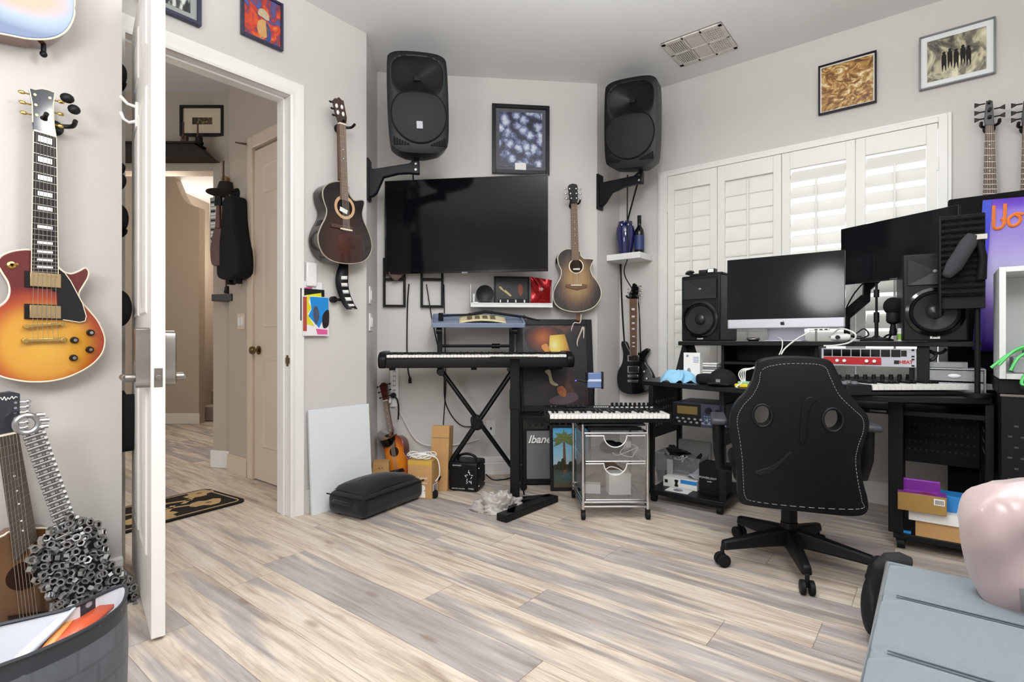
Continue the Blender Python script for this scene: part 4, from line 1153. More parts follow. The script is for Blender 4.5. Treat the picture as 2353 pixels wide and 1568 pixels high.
MB().b(-.035, .035, -.03, .03, 0, .015).make('foot', BLACK, g, bevel=.003)
g['label'] = 'black round speaker on the left end of the white ledge'
x = onsh(1176, .05)
a6 = art('dark_stage_print', [(.42, '17181a'), (.56, '232426'), (.66, '3b2424'), (.74, '6e2d26')], 6, .5, 3)
g = thing('framed_picture', 'small black framed photo of a guitar player on the white ledge', 'framed picture', WA.pt(x, .045, LZ), WA.a)
f = MB(); frame_ring(f, -.135, .135, 0, .215, -.012, .008, -.122, .122, .013, .202); f.make('frame', BFR, g, bevel=.002)
MB().b(-.122, .122, -.004, .004, .013, .202).make('print', a6, g)
MB().prism([(-.10, .135), (-.085, .14), (-.06, .11), (-.045, .11), (.0, .07), (-.012, .062), (-.06, .10), (-.085, .118)], -.006, -.003).make('guitar_neck', mat('pale_yellow', 'd9c489', .5), g)
MB().prism(catmull([(.05, .15), (.075, .155), (.085, .12), (.08, .08), (.06, .07), (.05, .11)], 4), -.006, -.003).make('player', mat('figure_red', '9a4a3c', .5, var=.4, vscale=60), g)
x = onsh(1178, .12)
g = thing('equipment_case', 'flat black case with silver latches on the white ledge', 'case', WA.pt(x, .115, LZ), WA.a)
MB().b(-.12, .12, -.035, .035, 0, .006).b(-.105, .105, -.033, .033, .006, .036).make('case_body', BLACK, g, bevel=.004)
for k in (-.095, -.04, .02, .085): MB().b(k - .005, k + .005, -.037, -.033, .01, .03).make('latch', CHROME, g)
x = onsh(1243, .08)
g = thing('foil_bag', 'shiny red foil snack bag on the right end of the white ledge', 'bag', WA.pt(x, .08, LZ), WA.a)
RF = mat('red_foil', '96121a', .18, .55, bump=.6, bscale=25, var=.2)
def fb(u, v):
    xx = (u - .5) * (.17 - .02 * math.sin(v * PI)) ; zz = v * .20 + .012 * (u - .5) * (1 if v > .5 else 0) * -2
    return (xx, -.028 * math.sin(PI * u) * math.sin(PI * v) - .006 * math.sin(9 * u + 7 * v), zz)
MB().grid(fb, 16, 16).grid(lambda u, v: (fb(u, v)[0], -fb(u, v)[1] + .004, fb(u, v)[2]), 16, 16).make('bag', RF, g)
MB().prism([(-.015, .115), (.0, .13), (.015, .115), (.0, .10)], -.034, -.030).make('emblem', mat('emblem_grey', '8c8480', .4, .5), g)
x = onsh(1092, .1)
g = thing('adapter', 'small white adapter lying on the left end of the white ledge', 'adapter', WA.pt(x, .10, LZ), WA.a)
MB().b(-.018, .022, -.025, .02, 0, .014).b(-.018, -.005, -.01, .02, .014, .075).make('adapter_body', WHITE, g, bevel=.003)
# cords below the television
cord('cable', 'black power cord dangling left of the keyboard with its plug showing', [WA.pt(WA.hit(940, 630, .02)[0], .03, 1.45), WA.pt(WA.hit(936, 700, .02)[0], .012, 1.28), WA.pt(WA.hit(935, 800, .02)[0], .012, .97), WA.pt(WA.hit(938, 850, .02)[0], .02, .80), WA.pt(WA.hit(942, 868, .02)[0], .02, .745)], [.005] * 33)
o = MB().lathe([(.0, .02), (.006, .018), (.012, .0), (.013, -.03), (0, -.032)], (0, 0, 0), 'z', 12).make('plug', BLACK, None, WA.pt(WA.hit(942, 872, .02)[0], .02, .735))
tag(o, 'black plug end hanging below the digital piano at the left', 'plug')
cord('cable', 'thin black cord slanting down from the television to the keyboard tray', [WA.pt(WA.hit(980, 640, .02)[0], .03, 1.45), WA.pt(WA.hit(992, 720, .02)[0], .012, 1.2), WA.pt(WA.hit(1006, 800, .02)[0], .012, .98), WA.pt(WA.hit(1020, 850, .02)[0], .012, .8), WA.pt(WA.hit(1024, 930, .02)[0], .012, .55), WA.pt(WA.hit(1060, 985, .02)[0], .015, .38), WA.pt(WA.hit(1110, 984, .02)[0], .02, .385)], .004)
cord('cable', 'black cord hanging straight behind the left keyboard stand post', [WA.pt(WA.hit(1020, 640, .02)[0], .03, 1.45), WA.pt(WA.hit(1022, 760, .02)[0], .012, 1.1), WA.pt(WA.hit(1024, 880, .02)[0], .012, .7), WA.pt(WA.hit(1018, 1000, .02)[0], .012, .35), WA.pt(WA.hit(1018, 1040, .03)[0], .035, .2), WA.pt(WA.hit(1035, 1070, .03)[0], .05, .03), WA.pt(.75, .16, .006)], .004)
# ---------------------------------------------------------------- corner shelf with vase and bottle
s1, z1 = WC.hit(1470, 578, .235)
zt = z1
zb = WC.hit(1470, 592, .235)[1]
g = thing('wall_shelf', 'white floating shelf in the corner beside the window', 'shelf', WC.pt(0, 0, zt), WC.a)
MB().b(.004, s1, -.235, -.001, zb - zt, 0).make('board', WHITE, g, bevel=.001)
VB = mat('cobalt_glaze', '1c2058', .1, coat=.8, var=.35, vscale=14)
sv = WC.hit(1437, 560, .13)[0]
g = thing('vase', 'cobalt blue glazed vase on the white corner shelf', 'vase', WC.pt(sv, .13, zt), WC.a)
MB().lathe([(0, 0), (.045, 0), (.052, .01), (.068, .09), (.076, .16), (.074, .21), (.064, .245), (.056, .256), (.058, .268), (.052, .27), (.048, .262), (0, .258)], n=32).make('vase_body', VB, g)
b = MB()
for i in range(8):
    a = 2 * PI * i / 8
    b.sph((.062 * math.cos(a), .062 * math.sin(a), .235), (.008, .008, .016), 8)
b.make('glaze_studs', CHROME, g)
sv = WC.hit(1469, 560, .10)[0]
g = thing('wine_bottle', 'dark wine bottle with a blue label on the white corner shelf', 'bottle', WC.pt(sv, .10, zt), WC.a)
MB().lathe([(0, 0), (.036, 0), (.038, .004), (.038, .17), (.034, .195), (.018, .222), (.0145, .24), (.0145, .30), (.016, .302), (.016, .31), (0, .31)], n=28).make('glass', mat('bottle_glass', '0c0e10', .06, coat=.6, var=0), g)
MB().lathe([(.0388, .035), (.0388, .15)], n=28).make('bottle_label', mat('label_blue', '2c3c6c', .5, var=.2, vscale=40), g)
MB().lathe([(.0155, .245), (.0155, .305), (.0165, .306), (.0165, .311), (0, .312)], n=20).make('foil_cap', MATTE, g)
# ================================================================ keyboards and things on the floor in the middle
def keys(root, x0, x1, yf, yb, z, nwhite, first=0, h=.018, m=MKEY):
    """white and black keys as separate parts; first is the scale step of the lowest key (0 = C)"""
    w = (x1 - x0) / nwhite
    wk = bk = None
    for i in range(nwhite):
        x = x0 + w * (i + .5)
        if wk is None: wk = MB().b(-w / 2 + .0006, w / 2 - .0006, yf, yb, -h, 0).make('white_key', m, root, loc=(x, 0, z), bevel=.001, seg=1)
        else: copy_part(wk, root, (x, 0, z))
        if i < nwhite - 1 and (first + i) % 7 not in (2, 6):
            yk = lerp(yf, yb, .38)
            if bk is None: bk = MB().b(-w * .27, w * .27, yk, yb, -.002, .011).make('black_key', BKEY, root, loc=(x + w / 2, 0, z), bevel=.0015, seg=1)
            else: copy_part(bk, root, (x + w / 2, 0, z))
# ---------------------------------------------------------------- digital piano
pl = at(868, 846, 3.53)
PA_ = WA.a
PZ = .840                                   # underside of the piano
piano = thing('digital_piano', 'long black digital piano on the crossed keyboard stand', 'keyboard', (pl.x, pl.y, PZ), PA_)
PW, PD = 1.335, .29
prof = [(0, .012), (.004, .0), (PD, .0), (PD, .085), (PD - .03, .102), (.165, .096), (.16, .074), (.02, .074), (.004, .062)]
b = MB()
def xprof(b, prof, x0, x1, m=0):
    n = len(prof)
    vs = [(x0, y, z) for y, z in prof] + [(x1, y, z) for y, z in prof]
    b.add(vs, [list(range(n)), list(range(2 * n - 1, n - 1, -1))] + [[i, (i + 1) % n, n + (i + 1) % n, n + i] for i in range(n)], m)
    return b
xprof(b, prof, .05, PW - .05)
b.make('case', BLACK, piano, bevel=.003)
endp = [(-.012, .03), (.01, -.002), (PD, -.002), (PD, .095), (PD - .04, .112), (.06, .108), (.01, .09), (-.012, .07)]
for x in (0, PW - .055): xprof(MB(), endp, x, x + .055).make('end_cheek', BLACK, piano, bevel=.012, seg=3)
keys(piano, .055, PW - .055, .012, .158, .088, 52, 5)
MB().b(.06, PW - .06, .170, .260, .0985, .1035).make('control_panel', GLOSSB, piano, bevel=.001)
b = MB()
for i in range(14): b.cyl((.55 + i * .05, .2, .1035), (.55 + i * .05, .2, .107), .005, n=8)
b.make('panel_buttons', DGREY, piano)
for x in (.09, .64, PW - .1): MB().b(x - .02, x + .02, .03, .06, -.016, 0).make('foot', MATTE, piano, bevel=.002)
# ---------------------------------------------------------------- crossed keyboard stand
stand = thing('keyboard_stand', 'black crossed double tube keyboard stand with an upper tier', 'stand', (pl.x, pl.y, 0), PA_)
fl = WA
def loc2(px, py, D):
    """photo point at depth D in the stand's own frame"""
    p = at(px, py, D) - Vector((pl.x, pl.y, 0))
    return Vector((p.x * math.cos(PA_) + p.y * math.sin(PA_), -p.x * math.sin(PA_) + p.y * math.cos(PA_), p.z))
yA, yB = .085, .205
topz = PZ - .018
SB = mat('stand_black', '0b0c0e', .38)
xa0, xa1 = loc2(1000, 1140, 3.6).x, loc2(1178, 865, 3.7).x
xb0, xb1 = loc2(1200, 1125, 3.7).x, loc2(1013, 858, 3.6).x
for y, x0, x1 in ((yA, xa0, xa1), (yB, xb0, xb1)):
    b = MB()
    for dy in (-.024, .024): b.tube([(x0, y + dy, .035), (x1, y + dy, topz - .01)], .0155, 10)
    b.make('leg', SB, stand, bevel=.002)
for x, y in ((xa0, yA), (xb0, yB)):
    MB().tube([(x, y - .2, .024), (x, y + .2, .024)], .019, 10).make('foot_bar', SB, stand)
    for dy in (-.2, .2): MB().cyl((x, y + dy - .02, .024), (x, y + dy + .02, .024), .024, n=14).make('rubber_foot', MATTE, stand)
for x, y in ((xa1, yA), (xb1, yB)):
    MB().tube([(x, yA - .1, topz - .012), (x, yA + .24, topz - .012)], .017, 10).cyl((x, yA - .1, topz - .012), (x, yA - .125, topz - .012), .022, n=14).make('support_bar', SB, stand)
t = (topz * .5)
xc = xa0 + (xa1 - xa0) * .535; zc = .035 + (topz - .045) * .535
MB().cyl((xc, yA - .05, zc), (xc, yB + .03, zc), .042, n=24).cyl((xc, yA - .05, zc), (xc, yA - .065, zc), .030, n=20).make('pivot_clutch', MATTE, stand, bevel=.003)
xl, xr = loc2(1010, 770, 3.85).x, loc2(1180, 770, 3.85).x
tz = 1.118
for x in (xl, xr):
    MB().b(x - .018, x + .018, .325, .355, topz - .03, tz - .004).make('post', SB, stand, bevel=.002)
    MB().b(x - .018, x + .018, yA + .1, .35, topz - .032, topz - .006).make('post_brace', SB, stand, bevel=.002)
    MB().b(x - .016, x + .016, .14, .36, tz - .022, tz - .002).cyl((x - .02, .15, tz - .025), (x + .02, .15, tz - .025), .022, n=14).make('tier_arm', SB, stand, bevel=.002)
MB().tube([(xl, .34, .985), (xr, .34, .985)], .011, 10).cyl((lerp(xl, xr, .72), .34, .985), (lerp(xl, xr, .72) + .06, .34, .985), .018, n=12).make('cross_bar', SB, stand)
# tray on the upper tier with a booklet and a folded arm
tx0, tx1 = loc2(992, 757, 3.62).x, loc2(1207, 757, 3.72).x
c = Vector((pl.x, pl.y, 0)) + Vector((math.cos(PA_), math.sin(PA_), 0)) * ((tx0 + tx1) / 2) + Vector((-math.sin(PA_), math.cos(PA_), 0)) * .235
TT = math.radians(15)
tray = thing('tray', 'blue grey plastic tray on the upper tier of the keyboard stand', 'tray', (c.x, c.y, tz + .034), PA_, rot=(TT, 0, PA_))
TMx = Matrix.Translation(tray.location) @ tray.rotation_euler.to_matrix().to_4x4()
hw = (tx1 - tx0) / 2
TM = mat('tray_blue_grey', '7f8ba3', .35)
b = MB().b(-hw, hw, -.13, .13, 0, .012).b(-hw, hw, -.135, -.125, -.002, .03).b(-hw, hw, .125, .135, 0, .04)
b.b(-hw - .004, -hw + .006, -.13, .13, 0, .034).b(hw - .006, hw + .004, -.13, .13, 0, .034)
b.make('tray_body', TM, tray, bevel=.003)
c2 = c + Vector((math.cos(PA_), math.sin(PA_), 0)) * .03
g = thing('booklet', 'worn cream booklet lying open on the blue grey tray', 'booklet', TMx @ Vector((.03, -.03, .0125)), 0, rot=(TT, 0, PA_ - .02))
bk_m = mat('booklet_cream', 'd9cda6', .7, var=.15, vscale=30)
b = MB()
b.grid(lambda u, v: ((u - .5) * .33, (v - .5) * .16, .012 + .020 * abs(math.sin(PI * u)) + .006 * v), 16, 6)
b.make('pages', bk_m, g, solid=.008)
b = MB()
for i in range(4): b.b(-.11 + i * .055, -.075 + i * .055, -.05, .04, .038, .041)
b.make('illustrations', mat('sepia_ink', '6f6145', .7, var=.3, vscale=50), g)
c3 = c + Vector((-math.sin(PA_), math.cos(PA_), 0)) * .0
g = thing('folding_arm', 'black folding boom arm laid across the blue grey tray', 'boom arm', TMx @ Vector((0, .06, 0)), 0, rot=(TT, 0, PA_))
pts = [(-hw + .06, -.05, .05), (-.06, -.03, .055), (.05, -.02, .075), (.10, -.02, .07), (.34, -.01, .035), (.46, -.01, .008)]
b = MB().tube(pts[:2], .008, 8).tube(pts[1:4], [.010, .012, .010], 8).tube(pts[3:], [.010, .009, .005], 8)
b.make('arm_tube', MATTE, g)
for i in (1, 3, 4): MB().sph(pts[i], .013, 10).make('joint', BLACK, g)
MB().b(-hw + .04, -hw + .075, -.06, -.03, .013, .068).make('clamp', MATTE, g, bevel=.003)
# ---------------------------------------------------------------- laptop stand with a wedge base
p = at(1183, 1160, 3.30)
ls = thing('laptop_stand', 'black single post stand with a wedge shaped floor base in front of the keyboard', 'stand', (p.x, p.y, 0), 0)
MB().b(-.029, .029, -.03, .03, .03, .885).make('post', SB, ls, bevel=.004)
MB().b(-.033, .033, -.034, .034, .60, .72).make('collar', MATTE, ls, bevel=.004)
q0 = onfloor(1152, 1200) - p; q1 = onfloor(1272, 1152) - p; q0.z = q1.z = 0
def bar(b, a, c, w, h):
    a, c = Vector(a), Vector(c); d = (c - a).normalized(); n = Vector((-d.y, d.x, 0)) * w / 2
    P = [a - n, c - n, c + n, a + n]
    b.slab([(v.x, v.y) for v in P], 0.001, h)
b = MB(); bar(b, (q0.x, q0.y, 0), (q1.x, q1.y, 0), .075, .042); b.make('front_bar', SB, ls, bevel=.004)
b = MB(); bar(b, (-.02, .0, 0), (q1.x - .02, q1.y - .01, 0), .06, .042); b.make('back_bar', SB, ls, bevel=.004)
b = MB(); bar(b, (0, .0, 0), (q0.x + .05, q0.y + .03, 0), .05, .042); b.make('side_bar', SB, ls, bevel=.004)
b = MB().b(-.155, .15, -.13, .12, .914, .922).b(-.03, .03, -.03, .03, .88, .916); b.make('top_plate', SB, ls, bevel=.002)
MB().cyl((-.03, .0, .25), (.045, 0, .25), .012, n=12).tube([(.035, .04, .75), (.05, .05, .4), (.05, .06, .1), (.06, .05, .05)], .006, 6).make('cable_clip', MATTE, ls)
# ---------------------------------------------------------------- guitar amplifier, big poster, palm picture
p = onfloor(1194, 1117)
AR = math.radians(2)
amp = thing('amplifier', 'black guitar amplifier with a grey grille and a white script badge', 'amplifier', (p.x, p.y, 0), AR)
AW, AH, ADp = .50, .492, .265
b = MB().b(0, AW, 0, ADp, .006, AH); b.make('cabinet', mat('black_tolex', '111215', .6, bump=.6, bscale=700), amp, bevel=.008)
MB().b(.05, AW - .05, -.006, .002, .05, AH - .105).make('grille_cloth', mat('grille_grey', '6f7074', .8, bump=.6, bscale=900), amp)
MB().b(.025, AW - .025, -.004, .002, AH - .09, AH - .025).make('control_panel', GLOSSB, amp)
for i in range(9):
    MB().cyl((.075 + i * .042, -.004, AH - .06), (.075 + i * .042, -.018, AH - .06), .010, .008, 14).make('knob', BLACK if i % 3 else DGREY, amp)
text('badge', 'Ibanez', .075, PAPER, amp, (.155, -.009, AH - .165), ext=.003, shear=.3, bold=.002)
text('badge_shadow', 'Ibanez', .075, EBONY, amp, (.158, -.0065, AH - .168), ext=.001, shear=.3, bold=.004)
for x in (.03, AW - .03): MB().b(x - .02, x + .02, .03, .06, 0, .008).make('foot', MATTE, amp)
MB().tube([(.15, .13, AH), (.17, .13, AH + .018), (.33, .13, AH + .018), (.35, .13, AH)], .010, 8).make('handle', MATTE, amp)
pb = at(1190, 948, 3.93)
a7 = art('stage_print', [(.36, '0d0c10'), (.5, '1b1416'), (.60, '3a2020'), (.68, '5c3426'), (.78, '2a2a3a')], 4, 1.2, 4)
big = thing('framed_poster', 'large dark framed concert poster standing on the amplifier', 'framed poster', (pb.x, 3.955, AH + .002), WA.a, rot=(math.radians(-8), 0, WA.a))
bw, bh = .585, .70
f = MB(); frame_ring(f, 0, bw, 0, bh, -.012, .012, .045, bw - .045, .045, bh - .045); f.make('frame', BFR, big, bevel=.002)
MB().b(.045, bw - .045, -.004, .006, .045, bh - .045).make('print', a7, big)
LMP = burst('lamp_print', [(0, 'f0e8a0'), (.35, 'e0c455'), (.8, 'b8852e'), (1.1, '8a4a22')], .29, .50, .12, .16)
ORP = burst('glow_print', [(0, 'b5602c'), (.6, '6e3524'), (1.0, '2b1a1a')], .20, .56, .13, .12)
MB().prism(catmull([(.06, .60), (.12, .63), (.28, .635), (.36, .60), (.33, .47), (.20, .45), (.09, .48)], 4), -.0052, -.003).make('glow', ORP, big)
MB().prism([(.255, .575), (.37, .585), (.42, .41), (.24, .40)], -.0062, -.003).make('lampshade_print', LMP, big)
MB().prism(catmull([(.19, .495), (.23, .51), (.26, .45), (.27, .42), (.24, .43), (.20, .465)], 4), -.0068, -.003).make('hand_print', mat('orange_print', 'cf8a42', .5, var=.3, vscale=40), big)
MB().prism(catmull([(.21, .30), (.25, .31), (.27, .23), (.31, .20), (.29, .19), (.25, .21), (.235, .27)], 4), -.0056, -.003).make('strap_print', mat('pale_print', 'c9c2a0', .6), big)
MB().prism(catmull([(.30, .17), (.34, .19), (.37, .15), (.36, .11), (.32, .12)], 4), -.0056, -.003).make('skin_print', mat('skin_print', 'a8643c', .6, var=.3, vscale=40), big)
MB().prism(catmull([(.26, .10), (.42, .14), (.46, .09), (.36, .05), (.25, .06)], 4), -.0052, -.003).make('mauve_print', mat('mauve_print', '5a4652', .6, var=.3, vscale=25), big)
p = onfloor(1265, 1129)
palm = thing('framed_picture', 'black framed palm tree photo leaning on the front of the amplifier', 'framed picture', (p.x, p.y, 0), 0, rot=(math.radians(-9), 0, math.radians(2)))
w, h = .285, .445
f = MB(); frame_ring(f, 0, w, 0, h, -.010, .012, .022, w - .018, .025, h - .02); f.make('frame', BFR, palm, bevel=.002)
m, t, pr = base_mat('palm_sky'); x, y, z = t.xyz(t.obj())
t.link(t.ramp(t.math('DIVIDE', z, h), [(.05, '5a5138'), (.20, '4a5a55'), (.34, '3f4a3c'), (.36, 'b9cbd0'), (.6, '8fc4de'), (.95, '4d9ccb')]), pr.inputs['Base Color']); pr.inputs['Roughness'].default_value = .2
MB().b(.022, w - .018, -.004, .006, .025, h - .02).make('print', m, palm)
FR = mat('palm_green', '5d6a34', .6, var=.5, vscale=60)
b = MB()
for i in range(17):
    a = PI * (i / 16) * 1.25 - .4
    cx, cz = .098, .335
    L = .07 + .012 * (i % 3)
    e = (cx + L * math.cos(a), cz + L * .95 * math.sin(a) - .01)
    nx, nz = -math.sin(a) * .011, math.cos(a) * .011
    mid = ((cx + e[0]) / 2, (cz + e[1]) / 2 + .006)
    b.prism([(cx, cz), (mid[0] + nx, mid[1] + nz), e, (mid[0] - nx, mid[1] - nz)], -.0055 - .00004 * i, -.003)
b.make('palm_crown', FR, palm)
MB().prism([(.088, .11), (.112, .11), (.106, .33), (.092, .33)], -.0052, -.003).make('palm_trunk', mat('trunk_brown', '6f5138', .7, var=.3, vscale=50), palm)
b = MB()
for i in range(9):
    x = .035 + i * .026; hh = .02 + .018 * ((i * 7) % 3)
    b.prism(catmull([(x - .018, .145), (x + .018, .145), (x + .012, .155 + hh), (x - .008, .155 + hh)], 3), -.0052, -.003)
b.make('tree_line', mat('tree_dark', '2a3324', .7, var=.3, vscale=40), palm)
MB().prism(catmull([(.07, .10), (.11, .12), (.17, .125), (.24, .12), (.25, .09), (.19, .075), (.10, .075)], 4), -.0054, -.003).make('parked_car', mat('car_print', '3d5a58', .5, var=.4, vscale=40), palm)
# ---------------------------------------------------------------- cart with clear drawers
cx0, cx1 = at(1340, 1180, 3.04).x, at(1489, 1180, 3.04).x
cy0, cy1 = 3.04, 3.46
CZ = .545
cart = thing('drawer_cart', 'chrome tube cart with two clear plastic drawers on castors', 'cart', ((cx0 + cx1) / 2, cy0, 0), math.radians(1))
hw = (cx1 - cx0) / 2; dp = cy1 - cy0
for x in (-hw, hw):
    for y in (0, dp):
        MB().tube([(x, y, .055), (x, y, CZ)], .0095, 10).make('leg', CHROME, cart)
        b = MB().cyl((x - .011, y, .024), (x + .011, y, .024), .024, n=18); b.b(x - .012, x + .012, y - .012, y + .016, .03, .058)
        b.make('castor', MATTE, cart, bevel=.002)
for z in (.075, .10, .495):
    for y in (0, dp): MB().tube([(-hw, y, z), (hw, y, z)], .0075, 8).make('rail', CHROME, cart)
    for x in (-hw, hw): MB().tube([(x, 0, z), (x, dp, z)], .0075, 8).make('rail', CHROME, cart)
MB().b(-hw + .01, hw - .01, .01, dp - .01, CZ - .012, CZ).make('top_panel', mat('smoked_top', '2a2b2e', .3), cart, bevel=.002)
AC = mat('clear_acrylic', 'f2f3f3', .08, var=0)
def clear(name, tint, refl=.10, op=.22):
    m = bpy.data.materials.new(name); m.use_nodes = True; t = NT(m)
    m.node_tree.nodes.remove(m.node_tree.nodes['Principled BSDF'])
    tr, df, gs, m1, m2 = t.new('ShaderNodeBsdfTransparent'), t.new('ShaderNodeBsdfDiffuse'), t.new('ShaderNodeBsdfGlossy'), t.new('ShaderNodeMixShader'), t.new('ShaderNodeMixShader')
    df.inputs[0].default_value = lin(tint); gs.inputs['Roughness'].default_value = .12
    m1.inputs[0].default_value = op; m2.inputs[0].default_value = refl
    t.link(tr.outputs[0], m1.inputs[1]); t.link(df.outputs[0], m1.inputs[2]); t.link(m1.outputs[0], m2.inputs[1]); t.link(gs.outputs[0], m2.inputs[2])
    t.link(m2.outputs[0], m.node_tree.nodes['Material Output'].inputs[0])
    MATS[name] = m
    return m
AC = clear('acrylic', '8f8c8a', .08, .22)
def drawer(z0, z1):
    a, c = -hw + .014, hw - .014
    r = .066
    # front with a round cut-out at its top edge
    arc = [(r * math.cos(PI + PI * i / 20), z1 + r * math.sin(PI + PI * i / 20)) for i in range(21)]
    out = [(a, z0), (c, z0), (c, z1)] + [(x, z) for x, z in reversed(arc)] + [(a, z1)]
    o = MB().prism(out, .004, .008).b(a, c, .008, dp - .02, z0, z0 + .004).b(a, a + .003, .008, dp - .02, z0, z1).b(c - .003, c, .008, dp - .02, z0, z1).b(a, c, dp - .023, dp - .02, z0, z1).make('drawer', AC, cart, smooth=False)
    MB().tube([(x, .006, z) for x, z in arc], .0035, 6).make('drawer_rim', WHITE, o)
    b = MB().tube([(a, .004, z1), (-r, .004, z1)], .004, 6).tube([(r, .004, z1), (c, .004, z1)], .004, 6).tube([(a, .002, z0), (c, .002, z0)], .004, 6)
    b.make('drawer_edge', CHROME, o)
drawer(.112, .318); drawer(.332, .478)
def cl(x, y): return (cart.location.x + x, cart.location.y + y)
def incart(name, label, cat, x, y, z, rz=0., group=None): return thing(name, label, cat, (*cl(x, y), z), rz, group)
g = incart('card_box', 'white square box in the lower clear drawer of the cart', 'box', .035, .10, .124, .03)
MB().b(-.065, .065, -.045, .045, 0, .125).make('box_body', PAPER, g, bevel=.002)
g = incart('card_box', 'small white box tipped in the left of the lower cart drawer', 'box', -.115, .11, .124, -.15)
MB().b(-.045, .045, -.03, .03, 0, .055).make('box_body', PAPER, g, bevel=.002)
g = incart('plastic_bag', 'crumpled brown and clear plastic bag inside the lower cart drawer', 'bag', -.03, .24, .124)
MB().grid(lambda u, v: ((u - .5) * .26, .04 * math.sin(5 * u) + .02 * math.sin(9 * v), v * .17 * (.6 + .4 * math.sin(PI * u))), 14, 10).make('bag', mat('brown_wrap', '8a7868', .4, var=.25, vscale=12), g, solid=.003)
g = incart('cable_coil', 'white charging cable coiled in the upper clear drawer of the cart', 'cable', .09, .06, .338)
P = [(.045 * math.cos(a) + .01 * math.sin(3 * a), -.0 + .004 * math.sin(2 * a), .045 + .038 * math.sin(a)) for a in [2 * PI * i / 14 * 1.0 for i in range(30)]]
P += [(-.06, -.01, .02), (-.10, -.012, .035)]
MB().tube(smoothpath(P, 4), .0028, 6).make('cable', WCABLE, g)
MB().b(-.02, .012, -.008, .012, .062, .098).make('plug', WHITE, g, bevel=.003)
g = incart('headset', 'black headset inside the upper clear drawer of the cart', 'headset', -.01, .14, .338)
MB().sph((0, 0, .05), (.06, .045, .04), 14).sph((.06, .03, .04), (.035, .035, .035), 12).make('ear_pad', MATTE, g)
g = incart('cable_coil', 'white cable loop in the mouth of the lower cart drawer', 'cable', .0, .02, .25)
MB().tube(smoothpath([(-.05, .01, .03), (-.02, .008, .045), (.03, .008, .03), (.06, .01, .005), (.1, .012, -.005)], 6), .003, 6).make('cable', WCABLE, g)
g = incart('tray', 'black open tray of odds and ends under the small keyboard', 'tray', 0, .2, .503)
MB().b(-hw + .03, hw - .03, -.17, .17, 0, .004).b(-hw + .03, hw - .03, -.17, -.164, 0, .022).b(-.06, .02, -.12, .05, .004, .024).b(.04, .10, -.10, .02, .004, .02).make('tray_body', BLACK, g, bevel=.002)
# small controller keyboard on the cart
kl = at(1258, 968, 3.03)
KZ = CZ + .008
sk = thing('midi_keyboard', 'small black controller keyboard with white keys on top of the cart', 'keyboard', (kl.x, kl.y, KZ), math.radians(1.0))
KW, KD = .715, .27
prof = [(0, 0), (KD, 0), (KD, .066), (KD - .02, .07), (.150, .062), (.148, .02), (0, .02)]
xprof(MB(), prof, 0, KW).make('case', BLACK, sk, bevel=.002)
for x in (0, KW - .012): MB().b(x, x + .012, -.004, .15, 0, .048).make('end_cheek', BLACK, sk, bevel=.004)
keys(sk, .014, KW - .014, -.004, .146, .050, 29, 0, .026)
b = MB()
for r in range(2):
    for i in range(4): b.b(.13 + i * .032, .156 + i * .032, .185 + r * .034, .213 + r * .034, .064 + .0035 * (1 + r), .069 + .0035 * (1 + r))
b.make('pads', GREY if 0 else DGREY, sk, bevel=.002)
for i in range(9): MB().cyl((.42 + i * .028, .24, .066), (.42 + i * .028, .24, .088), .009, .008, 14).make('knob', MATTE, sk)
b = MB()
for i in range(9): b.b(.40 + i * .03, .416 + i * .03, .178, .186, .065, .0695)
for i in range(7): b.b(.30 + i * .013, .308 + i * .013, .19, .2, .066, .0705)
b.make('buttons', WHITE, sk)
for x in (.04, .065): MB().lathe([(0, -.006), (.016, -.006), (.018, 0), (.016, .006), (0, .006)], (x, .2, .066), 'x', 16).make('wheel', BLACK, sk)
for x in (.03, KW - .03):
    for y in (.03, KD - .03): MB().cyl((x, y, -.008), (x, y, .001), .012, n=12).make('foot', MATTE, sk)
# light blue clamp on a thin arm
g = thing('device_clamp', 'light blue phone clamp in front of the large concert poster', 'clamp', at(1365, 874, 3.42), math.radians(4))
CB = mat('clamp_blue', '6f86b4', .35)
MB().b(-.045, .05, -.012, .012, -.05, .048).make('clamp_body', CB, g, bevel=.006)
MB().b(-.046, .051, -.015, -.010, -.008, .006).make('light_band', mat('pale_band', 'd5dcec', .3), g)
for x in (-.05, .05): MB().b(x - .006, x + .006, -.03, .0, -.055 if x > 0 else .0, .055).make('jaw', DGREY, g, bevel=.003)
MB().tube([(-.045, .0, -.012), (-.10, .01, .0), (-.118, .012, -.004)], [.006, .005, .004], 8).tube([(0, .012, 0), (.02, .10, -.10), (.02, .16, -.30)], .006, 8).make('arm', DGREY, g)
MB().sph((-.118, .006, -.003), .005, 8).make('indicator', mat('blue_light', '5a4cff', .3, emit=3), g)
# ---------------------------------------------------------------- floor things left of the stand
x0 = WB.hit(718, 1183, .075)[0]
p = WB.pt(x0, .075, 0)
wb = thing('foam_board', 'white board leaning against the wall right of the doorway', 'board', p, 0, rot=(math.radians(-4), 0, WB.a))
MB().b(0, BX1 - x0 - .005, 0, .018, 0, .615).make('panel', mat('board_white', 'e3e7ea', .5, var=.01), wb, bevel=.001)
def cushion(name, m, parent, x0, x1, y0, y1, z0, z1, r=.05, bulge=.02, n=10):
    """soft rounded box"""
    b = MB()
    def f(u, v, top):
        x, y = lerp(x0, x1, u), lerp(y0, y1, v)
        return (x, y, (z1 + bulge * math.sin(PI * u) * math.sin(PI * v)) if top else z0)
    b.b(x0, x1, y0, y1, z0, z1)
    return b.make(name, m, parent, bevel=r, seg=4)
